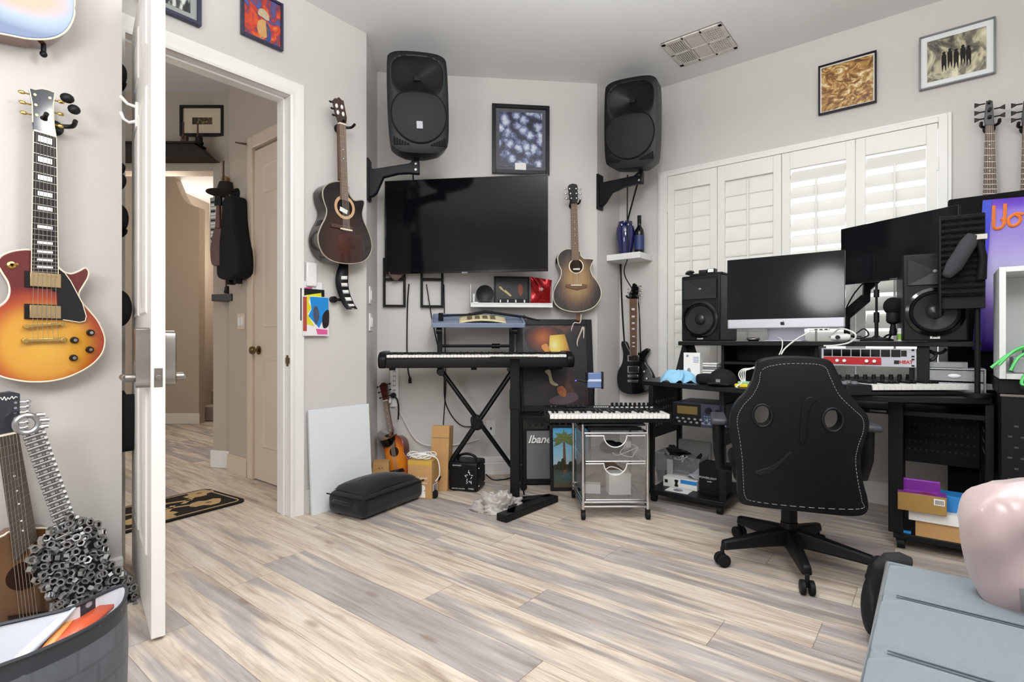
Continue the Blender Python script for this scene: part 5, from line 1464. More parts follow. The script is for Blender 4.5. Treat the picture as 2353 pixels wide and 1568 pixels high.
# black soft case
a0, a1 = onfloor(828, 1201), onfloor(970, 1145)
d = a1 - a0; ang = math.atan2(d.y, d.x); L = d.length
a0 = a0 + Vector((.02, -.012, 0))
sc = thing('suitcase', 'black soft fabric case lying on the floor below the white board', 'suitcase', a0, ang)
SCM = mat('black_fabric', '101113', .75, bump=.4, bscale=500, sheen=.2)
Wd = .305
MB().b(0, L, 0, Wd, .008, .14).make('case_body', SCM, sc, bevel=.045, seg=4)
b = MB()
b.grid(lambda u, v: (lerp(.03, L - .03, u), lerp(.03, Wd - .03, v), .135 + .060 * (math.sin(PI * u) * math.sin(PI * v)) ** .35 + .012 * math.sin(3 * u + 2 * v)), 20, 20)
b.make('lid_pocket', SCM, sc)
b = MB().tube([(.01, -.002, .125), (L - .01, -.002, .125)], .004, 6).tube([(-.002, .01, .125), (-.002, Wd - .01, .125)], .004, 6)
b.make('zip', MATTE, sc)
MB().tube(smoothpath([(-.005, .09, .09), (-.03, .11, .10), (-.03, .20, .10), (-.005, .22, .09)], 5), .010, 8).make('handle', SCM, sc)
MB().b(.10, .14, .15, .155, .185, .2).make('zip_pull', STEEL, sc)
for x in (.06, L - .06):
    for y in (.06, Wd - .06): MB().cyl((x, y, 0), (x, y, .012), .018, n=12).make('foot', MATTE, sc)
# ukulele sized sunburst guitar leaning in the corner
base = onfloor(917, 1108)
uk = thing('small_guitar', 'small orange sunburst guitar leaning in the corner by the boxes', 'guitar', (base.x + .045, base.y - .01, .0), 0, rot=(math.radians(-9), math.radians(-15), math.radians(-14)))
UM = burst('small_burst', [(0, 'e6962a'), (.55, 'd67a1f'), (.85, '8a2f16'), (1.1, '4a1610')], 0, .17, .115, .20)
bo = [(0, 0), (.06, .008), (.105, .05), (.112, .11), (.090, .17), (.075, .20), (.082, .25), (.075, .30), (.04, .335), (0, .34)]
bo = bo + [(-x, z) for x, z in bo[-2:0:-1]]
body(uk, 'body', bo, .0, -.085, UM, mat('dark_red_side', '5a1514', .2, coat=.5), .004, 4)
MB().prism([(-.022, .26), (.022, .26), (.018, .60), (-.018, .60)], -.095, -.080).make('neck', MAPLE, uk, bevel=.003)
MB().prism([(-.020, .60), (.020, .60), (.032, .72), (.01, .735), (-.01, .735), (-.032, .72)], -.088, -.072).make('headstock', mat('dark_red_wood', '4a1a16', .3), uk, bevel=.002)
MB().prism(circ(0, .225, .036, 24), -.0865, -.084).make('soundhole', mat('hole_dark2', '2a120a', .9), uk)
MB().prism([(-.06, .075), (.06, .075), (.05, .10), (-.05, .10)], -.094, -.084).make('bridge', EBONY, uk, bevel=.002)
MB().prism([(-.019, .597), (.019, .597), (.019, .604), (-.019, .604)], -.098, -.088).make('nut', CREAM, uk)
b = MB()
for k in (.33, .38, .43, .48, .53): b.cyl((0, -.0952, k), (0, -.0965, k), .003, n=8)
b.make('inlay', PEARL, uk)
tuners(uk, ([(-.030, .715), (-.022, .63)], [(.030, .715), (.022, .63)]), 3, -.08, MATTE, y0=0, y1=1, key=.008)
strings(uk, [(-.016, .60), (.016, .60), (.02, .26), (-.02, .26)], ((-.02, .09), (.02, .09)), -.098, -.096, 6, .0007)
# grey carved guitar shape behind it
gb = onfloor(857, 1095)
g = thing('guitar_ornament', 'plain grey guitar shaped ornament standing in the dark corner', 'ornament', (gb.x, gb.y + .04, 0), 0, rot=(math.radians(-4), math.radians(4), math.radians(60)))
GO = mat('ornament_grey', '8f8a86', .4, var=.1)
MB().prism(catmull([(0, 0), (.09, .02), (.12, .09), (.09, .16), (.06, .2), (.08, .27), (.05, .32), (.02, .33), (.02, .52), (.035, .60), (-.005, .60), (-.02, .52), (-.02, .33), (-.05, .32), (-.08, .27), (-.06, .2), (-.09, .16), (-.12, .09), (-.09, .02)], 4), -.02, .02).make('figure', GO, g, bevel=.006)
for i in range(4): MB().b(.03, .06, -.006, .006, .54 + i * .022, .552 + i * .022).make('peg', GO, g, bevel=.002)
# round chrome and black pot lying behind the small guitar
c = at(893, 1010, 3.72)
g = thing('drum', 'small black and chrome drum behind the small sunburst guitar', 'drum', (c.x - .035, c.y + .13, .33), 0, rot=(math.radians(15), math.radians(-18), 0))
MB().lathe([(0, -.05), (.062, -.05), (.066, -.04), (.066, .04), (0, .04)], n=28).make('shell', GLOSSB, g)
MB().lathe([(.068, .005), (.072, .01), (.072, .04), (.06, .042), (0, .04)], n=28).make('rim', CHROME, g)
g = thing('card_box', 'brown cardboard box in the corner left of the small guitar', 'box', (c.x - .045, c.y - .02, 0), math.radians(8))
MB().b(-.055, .055, -.05, .06, 0, .185).make('box_body', CARD, g, bevel=.002)
MB().b(-.015, -.006, -.052, -.05, .145, .15).b(.006, .015, -.052, -.05, .146, .151).make('printed_marks', EBONY, g)
# cardboard boxes
p = onfloor(937, 1145)
tb = thing('card_box', 'front cardboard box with white print and a cable coil on top', 'box', (p.x, p.y, 0), math.radians(-12))
MB().b(0, .165, 0, .125, 0, .245).make('box_body', CARD, tb, bevel=.002)
MB().b(0, .165, -.0006, .001, .215, .245).b(.0, .165, 0, .125, .2445, .2458).make('tape', mat('tape_yellow', 'c9a24a', .35), tb)
text('printing', 'Flex Freestyle', .018, PAPER, tb, (.085, -.0012, .135), ext=.0003)
text('printing', 'La bibliotheque', .016, PAPER, tb, (.085, -.0012, .105), ext=.0003)
MB().prism(circ(.10, .07, .02, 20), -.0012, -.0004).b(.075, .12, -.0012, -.0004, .01, .05).make('sticker', PAPER, tb)
MB().b(.1652, .1662, .02, .10, .02, .09).make('side_label', PAPER, tb)
b = MB()
for i in range(7): b.b(.1662, .1668, .03, .09, .03 + i * .008, .034 + i * .008)
b.make('barcode', EBONY, tb)
p2 = onfloor(1008, 1108)
t2 = thing('card_box', 'tall plain cardboard box leaning behind the printed box', 'box', (p.x + .115, p.y + .17, 0), math.radians(-10), rot=(math.radians(-7), 0, math.radians(-10)))
MB().b(0, .125, 0, .10, 0, .44).make('box_body', CARD, t2, bevel=.002)
MB().b(.0, .125, -.0008, .0005, .355, .36).make('flap_line', mat('card_dark', '8a6a42', .8), t2)  # thin darker line across the box at its flap
co = thing('cable_coil', 'white power cable coiled on top of the printed cardboard box', 'cable', (p.x + .085, p.y + .05, .247), 0)
P = []
for i in range(60):
    a = 2 * PI * i / 16
    P.append(((.085 + .012 * math.sin(i * .7)) * math.cos(a), (.055 + .01 * math.cos(i * .9)) * math.sin(a), .012 + .02 * (i / 60) + .008 * math.sin(i * 1.3)))
P += [(.09, -.05, .02), (.12, -.07, -.02), (.125, -.075, -.09), (.10, -.08, -.13)]
MB().tube(smoothpath(P, 3), .0035, 6).make('cable', WCABLE, co)
MB().b(-.03, .03, -.025, .015, .012, .04).make('adapter', WHITE, co, bevel=.005)
# wall power strip
s0, s1, z0, z1 = WA.box(896, 916, 845, 936, .03)
ps = thing('power_strip', 'white power strip fixed to the wall above the small guitar', 'power strip', WA.pt((s0 + s1) / 2, 0, z0), WA.a)
hw, H = (s1 - s0) / 2, z1 - z0
MB().b(-hw, hw, -.03, 0, 0, H).make('strip_body', WHITE, ps, bevel=.005)
for i in range(5):
    z = H - .03 - i * .035
    MB().b(-.008, -.004, -.032, -.028, z - .006, z + .006).b(.004, .008, -.032, -.028, z - .006, z + .006).make('socket', EBONY, ps)
g = thing('power_plug', 'round black plug in the white wall power strip', 'plug', WA.pt((s0 + s1) / 2 - .005, .03, z0 + .09), WA.a)
MB().cyl((0, 0, 0), (0, -.03, 0), .02, n=16).tube(smoothpath([(0, -.03, 0), (.03, -.04, -.03), (.04, -.03, -.10), (.035, -.02, -.18)], 6), .006, 8).make('plug', BLACK, g)
g = thing('power_plug', 'white square adapter in the wall power strip', 'plug', WA.pt(s0 - .005, .03, z0 + .05), WA.a)
MB().b(-.03, .02, -.045, 0, -.015, .02).make('adapter', WHITE, g, bevel=.003)
cord('cable', 'white cord sagging along the wall behind the cardboard boxes', [WA.pt((s0 + s1) / 2, .02, z0 + .01), WA.pt((s0 + s1) / 2 + .05, .02, z0 - .06), WA.pt((s0 + s1) / 2 + .16, .02, z0 - .25), WA.pt((s0 + s1) / 2 + .30, .03, z0 - .30), WA.pt(.62, .02, .24), WA.pt(.76, .02, .27)], .005, WCABLE)
# small black cube amplifier
p = onfloor(1031, 1129)
ca = thing('practice_amplifier', 'small black cube amplifier with a white star on the floor', 'amplifier', (p.x, p.y, 0), math.radians(-14))
MB().b(0, .205, 0, .19, .006, .20).make('cabinet', BLACK, ca, bevel=.016, seg=3)
st_ = []
for i in range(10):
    a = PI / 2 + 2 * PI * i / 10; r = .038 if i % 2 == 0 else .016
    st_.append((.145 + r * .8 * math.cos(a), .10 + r * 1.35 * math.sin(a)))
b = MB()
for i in range(10):
    a, c = st_[i], st_[(i + 1) % 10]
    b.tube([(a[0], -.0012, a[1]), (lerp(a[0], c[0], .62), -.0012, lerp(a[1], c[1], .62))], .0022, 6)
b.make('star_print', PAPER, ca)
text('lettering', 'GUITARIST', .013, PAPER, ca, (.06, -.0008, .178), ext=.0003)
text('lettering', 'ELECTRIC AMPLIFIER', .010, PAPER, ca, (.07, -.0008, .022), ext=.0003)
text('lettering', 'PIGNOSE', .014, PAPER, ca, (.155, -.0008, .022), ext=.0003) if 0 else text('lettering', 'TYPEC', .014, PAPER, ca, (.16, -.0008, .024), ext=.0003)
MB().tube(smoothpath([(.03, .095, .195), (.045, .095, .225), (.10, .095, .24), (.155, .095, .225), (.17, .095, .195)], 5), [.009] * 33, 8).make('handle', MATTE, ca)
b = MB()
for x, y, z in ((.207, .03, .16), (.207, .16, .16), (.207, .03, .04), (.207, .16, .04)): b.sph((x - .002, y, z), .005, 8)
b.make('screw', CHROME, ca)
for x in (.03, .175):
    for y in (.03, .16): MB().cyl((x, y, 0), (x, y, .01), .012, n=10).make('foot', MATTE, ca)
q = onfloor(1116, 1106)
cord('cable', 'black cord running right from the small cube amplifier along the floor', [(q.x, q.y, .05), (q.x + .05, q.y, .012), (q.x + .12, q.y + .02, .005), (q.x + .22, q.y + .1, .005)], .005)
# grey plastic bag on the floor
c = onfloor(1143, 1172)
bgm = mat('grey_plastic_bag', 'a8a29e', .3, var=.18, vscale=10, bump=.5, bscale=18)
random.seed(3)
ph = [random.random() * 6 for _ in range(12)]
from mathutils import noise as mn
def crumple(u, v):
    a = 2 * PI * u; el = PI * v * .5
    d = Vector((math.cos(a) * math.sin(el), math.sin(a) * math.sin(el), math.cos(el)))
    k = 1 + .55 * mn.noise(d * 1.7 + Vector((3, 1, 7))) + .30 * abs(mn.noise(d * 4.2)) + .16 * abs(mn.noise(d * 9.0)) - .12
    return (.145 * k * d.x, .085 * k * d.y, max(.002, .105 * k * d.z + .002))
tag(MB().grid(crumple, 90, 28).make('plastic_bag', bgm, None, (c.x, c.y - .01, 0), ang=80), 'crumpled grey plastic bag on the floor beside the wedge shaped base', 'bag')
# ================================================================ studio desk in front of the window
DKM = mat('desk_black', '0c0d0f', .45, bump=.08, bscale=300)
DKT = mat('desk_top_black', '121315', .38, bump=.1, bscale=250)
DS = lambda px, n: WC.hit(px, 784, n)[0]
TZ = .762                                   # desk top height
SZ = 1.020                                  # upper shelf height
desk = thing('studio_desk', 'wide black studio desk with an upper shelf in front of the window', 'desk', WC.pt(0, 0, 0), WC.a)
top = [(.50, -.36), (.578, -.81), (1.15, -.985), (1.5, -1.03), (1.92, -1.0), (2.28, -.83), (2.28, -.36)]
MB().slab(top, TZ - .028, TZ).make('desk_top', DKT, desk, bevel=.004)
a, c = DS(1558, .74), DS(2256, .74)
MB().b(a, c, -.74, -.36, SZ - .026, SZ).make('upper_shelf', DKM, desk, bevel=.003)
# slanted end support, cubby, posts for the rack
e = MB().add([(a - .005, -.66, SZ - .026), (a + .02, -.66, SZ - .026), (a + .02, -.50, SZ - .026), (a - .005, -.50, SZ - .026),
              (a - .05, -.70, TZ), (a + .10, -.70, TZ), (a + .10, -.52, TZ), (a - .05, -.52, TZ)],
             [(0, 1, 2, 3), (4, 7, 6, 5), (0, 4, 5, 1), (1, 5, 6, 2), (2, 6, 7, 3), (3, 7, 4, 0)])
e.make('end_support', DKM, desk, bevel=.003)
k0, k1 = DS(1657, .66), DS(1880, .66)
b = MB().b(k0, k0 + .018, -.66, -.38, TZ, SZ - .026).b(k1 - .018, k1, -.66, -.38, TZ, SZ - .026).b(k0, k1, -.39, -.38, TZ, SZ - .026)
b.make('cubby', DKM, desk, bevel=.002)
MB().b(k0 + .018, k1 - .018, -.66, -.39, .878, .896).make('cubby_shelf', DKM, desk, bevel=.002)
pr = DS(2107, .70)
for x in (pr, ):
    b = MB().b(x, x + .05, -.72, -.66, TZ, SZ - .026)
    for i in range(9): b.b(x + .006, x + .012, -.722, -.719, TZ + .02 + i * .025, TZ + .026 + i * .025)
    b.make('rack_post', DKM, desk, bevel=.002)
# pedestals with perforated side panels, shelf and castors
PERF = mat('perforated_black', '17181b', .5)
HOLE = mat('hole_grey', '6a6864', .8)
def pedestal(x0, x1, n0, n1, back):
    for x in (x0, x1 - .03):
        MB().b(x, x + .03, -n1, -n1 + .035, .052, TZ - .028).make('post', DKM, desk, bevel=.002)
        MB().b(x, x + .03, -n0 - .035, -n0, .052, TZ - .028).make('post', DKM, desk, bevel=.002)
        b = MB().b(x + .01, x + .02, -n1 + .035, -n0 - .035, .40, TZ - .03, 0)
        for r in range(4):
            for q in range(9):
                yy = -n1 + .07 + q * .04; zz = .47 + r * .05
                for sx in (x + .0095, x + .0205): b.b(sx - .0006, sx + .0006, yy, yy + .012, zz, zz + .018, 1)
        b.make('side_panel', [PERF, HOLE], desk)
    MB().b(x0, x1, -n1 - .01, -n0, .052, .080).make('bottom_shelf', DKM, desk, bevel=.003)
    for x in (x0 + .03, x1 - .03):
        for n in (n1 - .02, n0 + .04):
            b = MB().cyl((x - .016, -n, .025), (x + .016, -n, .025), .025, n=18); b.b(x - .02, x + .02, -n - .018, -n + .018, .035, .053)
            b.make('castor', MATTE, desk, bevel=.002)
    if back:
        b = MB().b(x0 + .03, x1 - .03, -n0 - .06, -n0 - .045, .36, TZ - .06, 0)
        for r in range(5):
            for q in range(12):
                xx = x0 + .05 + q * (x1 - x0 - .10) / 11; zz = .43 + r * .045
                b.prism(circ(xx, zz, .006, 8), -n0 - .0615, -n0 - .06, 1)
        b.make('back_panel', [PERF, mat('hole_brown_grey', '4b443a', .8)], desk)
pedestal(.645, 1.115, .36, .86, False)
pedestal(1.915, 2.285, .34, .82, True)
MB().b(1.895, 1.955, -.84, -.76, .081, TZ - .028).make('front_post', DKM, desk, bevel=.004)
MB().b(1.30, 2.28, -.80, -.42, .655, .680).make('lower_tray', DKM, desk, bevel=.003)
MB().b(DS(1990, .99) - .0, DS(2030, .99), -.815, -.80, .665, .673).make('tray_handle', STEEL, desk)
MB().b(.66, 1.10, -.40, -.385, .115, .66).make('rear_panel', DKM, desk) if 0 else None
# sound module mounted under the left of the desk top
s0, s1, z0, z1 = WC.box(1546, 1664, 928, 982, .86)
g = thing('sound_module', 'blue black sound module with an amber display under the left of the desk', 'sound module', WC.pt((s0 + s1) / 2, .70, z0), WC.a)
hw, H = (s1 - s0) / 2, z1 - z0
MB().b(-hw, hw, -.16, .14, 0, H).make('case', mat('module_blue', '2a3042', .4), g, bevel=.003)
MB().b(-hw + .004, hw * .12, -.163, -.158, .004, H - .004).make('face', MATTE, g, bevel=.001)
MB().b(-hw + .03, hw * .0, -.1655, -.162, H * .52, H * .86).make('display', mat('amber_display', '6b5a30', .3), g)
b = MB()
for r in range(2):
    for i in range(6): b.sph((-hw + .03 + i * .036 + r * .012, -.164, H * (.32 - .14 * r)), (.010, .004, .007), 8)
b.make('pads', GREY, g)
b = MB()
for r in range(4):
    for i in range(4):
        for q in (0, 1): b.b(hw * .24 + q * .075 + i * .015, hw * .24 + q * .075 + i * .015 + .010, -.163, -.158, H * (.12 + r * .11), H * (.12 + r * .11) + .008)
b.make('buttons', mat('button_blue', '5a6a8c', .4), g)
for x, r in ((hw * .42, .019), (hw * .75, .011)): MB().cyl((x, -.16, H * .72), (x, -.178, H * .72), r, r * .9, 20).make('dial', MATTE, g)
MB().b(-hw, hw, -.12, .1, H, TZ - .028 - z0 + .0).make('bracket', DKM, g) if 0 else None
# ---------------------------------------------------------------- studio monitors on the shelf
CONE = mat('cone_black', '1d1e22', .3, coat=.2)
def monitor(px0, px1, n, rz, label, H=.42):
    s0, s1 = WC.hit(px0, 710, n)[0], WC.hit(px1, 710, n)[0]
    g = thing('studio_monitor', label, 'studio monitor', WC.pt((s0 + s1) / 2, n, SZ + .001), WC.a + rz, 'pair of studio monitors')
    w = .252
    MB().b(-w / 2, w / 2, 0, .29, 0, H).make('cabinet', BLACK, g, bevel=.008)
    # horn: four flared walls meeting at a slot
    cz, hh, hw = H * .79, H * .135, w * .40
    ring0 = [(-hw, -.004, cz - hh), (hw, -.004, cz - hh), (hw, -.004, cz + hh), (-hw, -.004, cz + hh)]
    ring1 = [(-.012, .03, cz - .01), (.012, .03, cz - .01), (.012, .03, cz + .012), (-.012, .03, cz + .012)]
    b = MB()
    ring1 = [(x, -.0045 + .0, z) for x, y, z in ring1]
    r2 = [(x * 1.06, -.010, cz + (z - cz) * 1.1) for x, y, z in ring0]
    b.add(ring0 + r2, [[i, (i + 1) % 4, 4 + (i + 1) % 4, 4 + i] for i in range(4)])
    b.add([(x, -.010 if 0 else -.0105, z) for x, y, z in r2] + ring1, [[i, (i + 1) % 4, 4 + (i + 1) % 4, 4 + i] for i in range(4)] + [[4, 5, 6, 7]])
    b.make('horn', mat('horn_black', '26272b', .38), g, smooth=False)
    MB().sph((0, -.006, cz), (.010, .004, .008), 10).make('tweeter', GREY, g)
    wz, R = H * .33, .118
    MB().lathe([(R, 0), (R, -.012), (R * .88, -.016), (R * .83, -.008)], (0, 0, wz), 'y', 40).make('woofer_ring', GLOSSB, g)
    MB().lathe([(R * .84, -.008), (R * .79, -.016), (R * .72, -.006), (R * .30, -.001), (R * .28, -.004), (R * .2, -.012), (0, -.016)], (0, 0, wz), 'y', 40).make('woofer_cone', CONE, g)
    MB().b(-.019, .019, -.005, .001, .012, .038).make('badge', PAPER, g, bevel=.001)
    text('badge_print', 'JBL', .017, mat('badge_ink', '3a3a40', .5), g, (0, -.006, .025), ext=.0004, bold=.0005)
    return g
monitor(1568, 1652, .66, math.radians(-4), 'black studio monitor on the left end of the desk shelf')
monitor(2085, 2215, .76, math.radians(8), 'black studio monitor at the right under the second screen', .43)
# things lying on the left monitor
s = WC.hit(1622, 625, .58)[0]
g = thing('camera_gear', 'heap of black camera parts lying on top of the left studio monitor', 'camera', WC.pt(s, .55, SZ + .422), WC.a)
MB().b(-.09, .12, -.08, .08, 0, .016).make('tripod_folded', MATTE, g, bevel=.004)
b = MB().b(-.03, .02, -.08, -.03, .016, .036).b(.02, .07, -.07, -.02, .016, .042)
b.make('camera_body', DGREY, g, bevel=.003)
b = MB()
random.seed(5)
for i in range(9):
    a_ = -1.2 + .35 * i
    b.tube([(-.09, -.06, .012), (-.09 - .035 * math.sin(a_) * .9, -.07, .02 + .022 * math.cos(a_))], [.006, .003], 6)
b.make('clamp_fins', MATTE, g)
MB().b(.03, .065, -.083, -.080, .018, .038).make('bright_label', PAPER, g)
# ---------------------------------------------------------------- all in one computer
s0, s1, z0, z1 = WC.box(1671, 1942, 586, 755, .62)
g = thing('computer', 'silver all in one computer with a black screen on the desk shelf', 'computer', WC.pt((s0 + s1) / 2, .62, z0), WC.a)
hw, H = (s1 - s0) / 2, z1 - z0
rr = [(-hw, .0), (hw, .0), (hw, H), (-hw, H)]
ALU = mat('aluminium', 'c9c9d2', .35, .25, var=.02)
MB().b(-hw, hw, 0, .018, 0, H).make('housing', ALU, g, bevel=.008, seg=3)
MB().b(-hw + .001, hw - .001, -.003, .003, .058, H - .001).make('screen', scr, g, bevel=.002)
# fruit shaped emblem on the chin
ap = [(0, -.008), (.004, -.0105), (.008, -.0095), (.0115, -.003), (.0105, .0), (.0085, .003), (.009, .0065), (.011, .009), (.006, .0105), (.001, .0085), (-.004, .0105), (-.009, .009), (-.0115, .004), (-.011, -.002), (-.0075, -.0095), (-.004, -.0105)]
b = MB().prism([(x, z + .029) for x, z in catmull(ap, 4)], -.001, .001)
b.prism([(x, z + .029) for x, z in catmull([(.0005, .012), (.003, .0125), (.005, .0165), (.0045, .018), (.002, .0165)], 4)], -.001, .001)
b.make('emblem', EBONY, g)
b = MB().b(-.10, .10, .0, .19, SZ - z0 + .001, SZ - z0 + .007)
b.make('foot', ALU, g, bevel=.002)
MB().add([(-.10, .10, SZ - z0 + .006), (.10, .10, SZ - z0 + .006), (.10, .018, .10), (-.10, .018, .10), (-.10, .112, SZ - z0 + .006), (.10, .112, SZ - z0 + .006), (.10, .03, .12), (-.10, .03, .12)],
         [(0, 1, 2, 3), (4, 7, 6, 5), (0, 4, 5, 1), (3, 2, 6, 7), (0, 3, 7, 4), (1, 5, 6, 2)]).make('stand', ALU, g, smooth=False)
# ---------------------------------------------------------------- second screen on an arm
pL, pR = at(1932, 582, 3.08), at(2203, 560, 2.52)
d = pR - pL
g = thing('computer_monitor', 'flat black second screen on an arm above the desk', 'monitor', (pL + pR) / 2, math.atan2(d.y, d.x))
w = Vector((d.x, d.y, 0)).length; h = .325
MB().b(-w / 2, w / 2, 0, .02, -h / 2, h / 2).b(-w * .3, w * .3, .02, .045, -h * .4, h * .2).make('housing', BLACK, g, bevel=.003)
MB().b(-w / 2 + .004, w / 2 - .004, -.002, .002, -h / 2 + .012, h / 2 - .004).make('screen', scr, g)
MB().b(-.02, .02, -.003, .0, -h / 2 + .002, -h / 2 + .008).make('logo_tab', STEEL, g)
ym = (pL + pR) / 2
arm = thing('monitor_arm', 'black jointed arm holding the second screen behind the computer', 'monitor arm', WC.pt(WC.hit(1945, 735, .42)[0], .40, SZ), WC.a)
o = arm.location
inv = Matrix.Rotation(-WC.a, 3, 'Z')
def rel(v): return inv @ (v - Vector(o))
P = [at(1938, 730, 3.18), at(1990, 685, 3.08), at(1992, 660, 3.06), at(2025, 630, 3.0), (pL + pR) / 2 + Vector((0, .05, .0))]
MB().cyl((0, 0, .001), (0, 0, rel(P[0]).z), .016, n=14).make('column', MATTE, arm)
def flatbar(name, p, q, w, t):
    p, q = rel(p), rel(q); d = (q - p).normalized(); up = Vector((0, 0, 1)); nn = d.cross(up).normalized(); uu = nn.cross(d)
    vs = []
    for c in (p, q):
        for sx, sz in ((-1, -1), (1, -1), (1, 1), (-1, 1)): vs.append(c + nn * sx * t / 2 + uu * sz * w / 2)
    MB().add(vs, [(0, 3, 2, 1), (4, 5, 6, 7)] + [(i, (i + 1) % 4, 4 + (i + 1) % 4, 4 + i) for i in range(4)]).make(name, MATTE, arm, bevel=.004)
MB().tube([(0, 0, rel(P[0]).z - .02), rel(P[0])], .018, 10).make('joint', MATTE, arm)
flatbar('lower_arm', P[0], P[1], .055, .03); flatbar('elbow', P[1] - Vector((0, 0, .02)), P[2] + Vector((0, 0, .02)), .04, .035); flatbar('upper_arm', P[2], P[3], .05, .03)
MB().tube([rel(P[3]), rel(P[4])], .018, 10).make('screen_mount', MATTE, arm)
MB().tube(smoothpath([rel(P[0]) + Vector((0, -.01, .02)), rel(P[1]) + Vector((-.06, -.02, .02)), rel(P[2]) + Vector((-.01, -.02, .03))], 5), .004, 6).make('arm_cable', CABLE, arm)
# ---------------------------------------------------------------- microphones and small things on the shelf
def shelf(name, label, cat, px, n, z=SZ + .001, group=None): return thing(name, label, cat, WC.pt(WC.hit(px, 770, n)[0], n, z), WC.a, group)
g = shelf('microphone_stand', 'slim black desktop microphone stand with a round base', 'stand', 2014, .62)
MB().lathe([(0, .0), (.075, 0), (.076, .008), (.06, .016), (.02, .022), (.012, .03), (0, .03)], n=32).make('base', MATTE, g)
MB().cyl((0, 0, .02), (0, 0, .14), .009).cyl((0, 0, .14), (0, 0, .31), .006).make('pole', MATTE, g)
MB().cyl((0, 0, .10), (0, 0, .155), .013).cyl((0, 0, .235), (0, 0, .275), .013).make('clutch', BLACK, g)
g = shelf('microphone', 'black desktop microphone with a round foam cover on small tripod legs', 'microphone', 2052, .60)
MB().sph((0, 0, .185), (.044, .044, .048), 24).make('foam_cover', mat('foam_black', '141416', .95, bump=.8, bscale=400), g)
MB().lathe([(.030, .15), (.031, .11), (.026, .098), (.012, .09), (0, .09)], n=24).make('microphone_body', DGREY, g)
MB().lathe([(.010, .095), (.017, .05), (.017, .035), (.008, .03)], n=16).make('neck', MATTE, g)
for a_ in (-.4, 1.9, 4.0): MB().tube([(0, 0, .04), (.04 * math.cos(a_), .04 * math.sin(a_), .03), (.075 * math.cos(a_), .075 * math.sin(a_), .004)], [.006, .005, .006], 8).make('leg', MATTE, g)
MB().tube(smoothpath([(.03, .03, .12), (.05, .06, .05), (.03, .08, .004)], 5), .003, 6).make('microphone_cable', CABLE, g)
g = shelf('pill_bottle', 'white pill bottle with a green label beside the right studio monitor', 'bottle', 2074, .68)
MB().lathe([(0, 0), (.022, 0), (.023, .003), (.023, .045), (.018, .05)], n=24).make('bottle_body', WHITE, g)
MB().lathe([(.0233, .008), (.0233, .038)], n=24).make('bottle_label', mat('label_green', '7fae4a', .5, var=.4, vscale=80), g)
MB().lathe([(.0215, .05), (.0215, .066), (0, .067)], n=24).make('cap', WHITE, g)
g = shelf('webcam', 'white tube shaped camera lying on the shelf right of the computer', 'camera', 1932, .70)
MB().lathe([(0, -.045), (.016, -.045), (.020, -.03), (.020, .03), (.014, .045), (0, .045)], (0, 0, .021), 'x', 24).make('camera_tube', WHITE, g)
MB().lathe([(.012, -.0465), (.011, -.042), (0, -.042)], (0, 0, .021), 'x', 20).lathe([(.0105, -.024), (.0, -.023)], (-.01, 0, .021), 'y', 20).make('lens', GLOSSB, g)
MB().cyl((-.012, -.018, .021), (-.012, -.024, .021), .011, n=20).make('front_lens', GLOSSB, g)
b = MB()
c1 = WC.pt(WC.hit(1960, 775, .70)[0], .70, SZ + .01)
def wire(name, label, pts, r=.003, m=WCABLE): return cord(name, label, pts, r, m, 'cable')
hit3 = lambda px, py, n: WC.pt(WC.hit(px, py, n)[0], n, WC.hit(px, py, n)[1])
wire('cable', 'white cable looping off the shelf edge right of the computer', [hit3(1905, 775, .70), hit3(1930, 756, .76), hit3(1960, 764, .80), hit3(1966, 776, .80), hit3(1950, 788, .79), hit3(1920, 794, .78), hit3(1893, 795, .77)], .0045)
wire('cable', 'black cable loops on the shelf behind the white camera', [hit3(1945, 776, .64), hit3(1965, 768, .62), hit3(1985, 756, .60), hit3(1996, 770, .60), hit3(1975, 778, .62), hit3(1955, 772, .66), hit3(1980, 774, .66)], .004, CABLE)
g = shelf('usb_hub', 'small white hub with a lit blue end under the computer', 'usb hub', 1882, .74, z0 - .018)
MB().b(-.055, .05, -.010, .010, 0, .014).make('hub_body', WHITE, g, bevel=.003)
for i in range(3): MB().b(-.02 + i * .024, -.006 + i * .024, -.0108, -.009, .004, .010).make('port', EBONY, g)
MB().b(-.056, -.045, -.0105, .0105, .001, .013).make('light', mat('hub_light', 'c8d0ff', .3, emit=1.5), g)
wire('cable', 'grey white cable running from the hub down to the desk behind the chair', [hit3(1862, 762, .76), hit3(1830, 780, .80), hit3(1805, 800, .84), hit3(1795, 815, .86)], .004)
wire('cable', 'pair of thin white cables hanging over the shelf edge below the computer', [hit3(1788, 776, .70), hit3(1797, 782, .78), hit3(1797, 800, .80), hit3(1790, 816, .82)], .003)
g = shelf('wireless_puck', 'flat dark puck with a silver rim left under the computer', 'puck', 1731, .70)
MB().lathe([(0, 0), (.026, 0), (.036, .010), (.036, .018), (.030, .022), (0, .023)], n=28).make('puck_body', GLOSSB, g)
MB().lathe([(.0365, .009), (.0372, .013), (.0365, .017)], n=28).make('rim', STEEL, g)
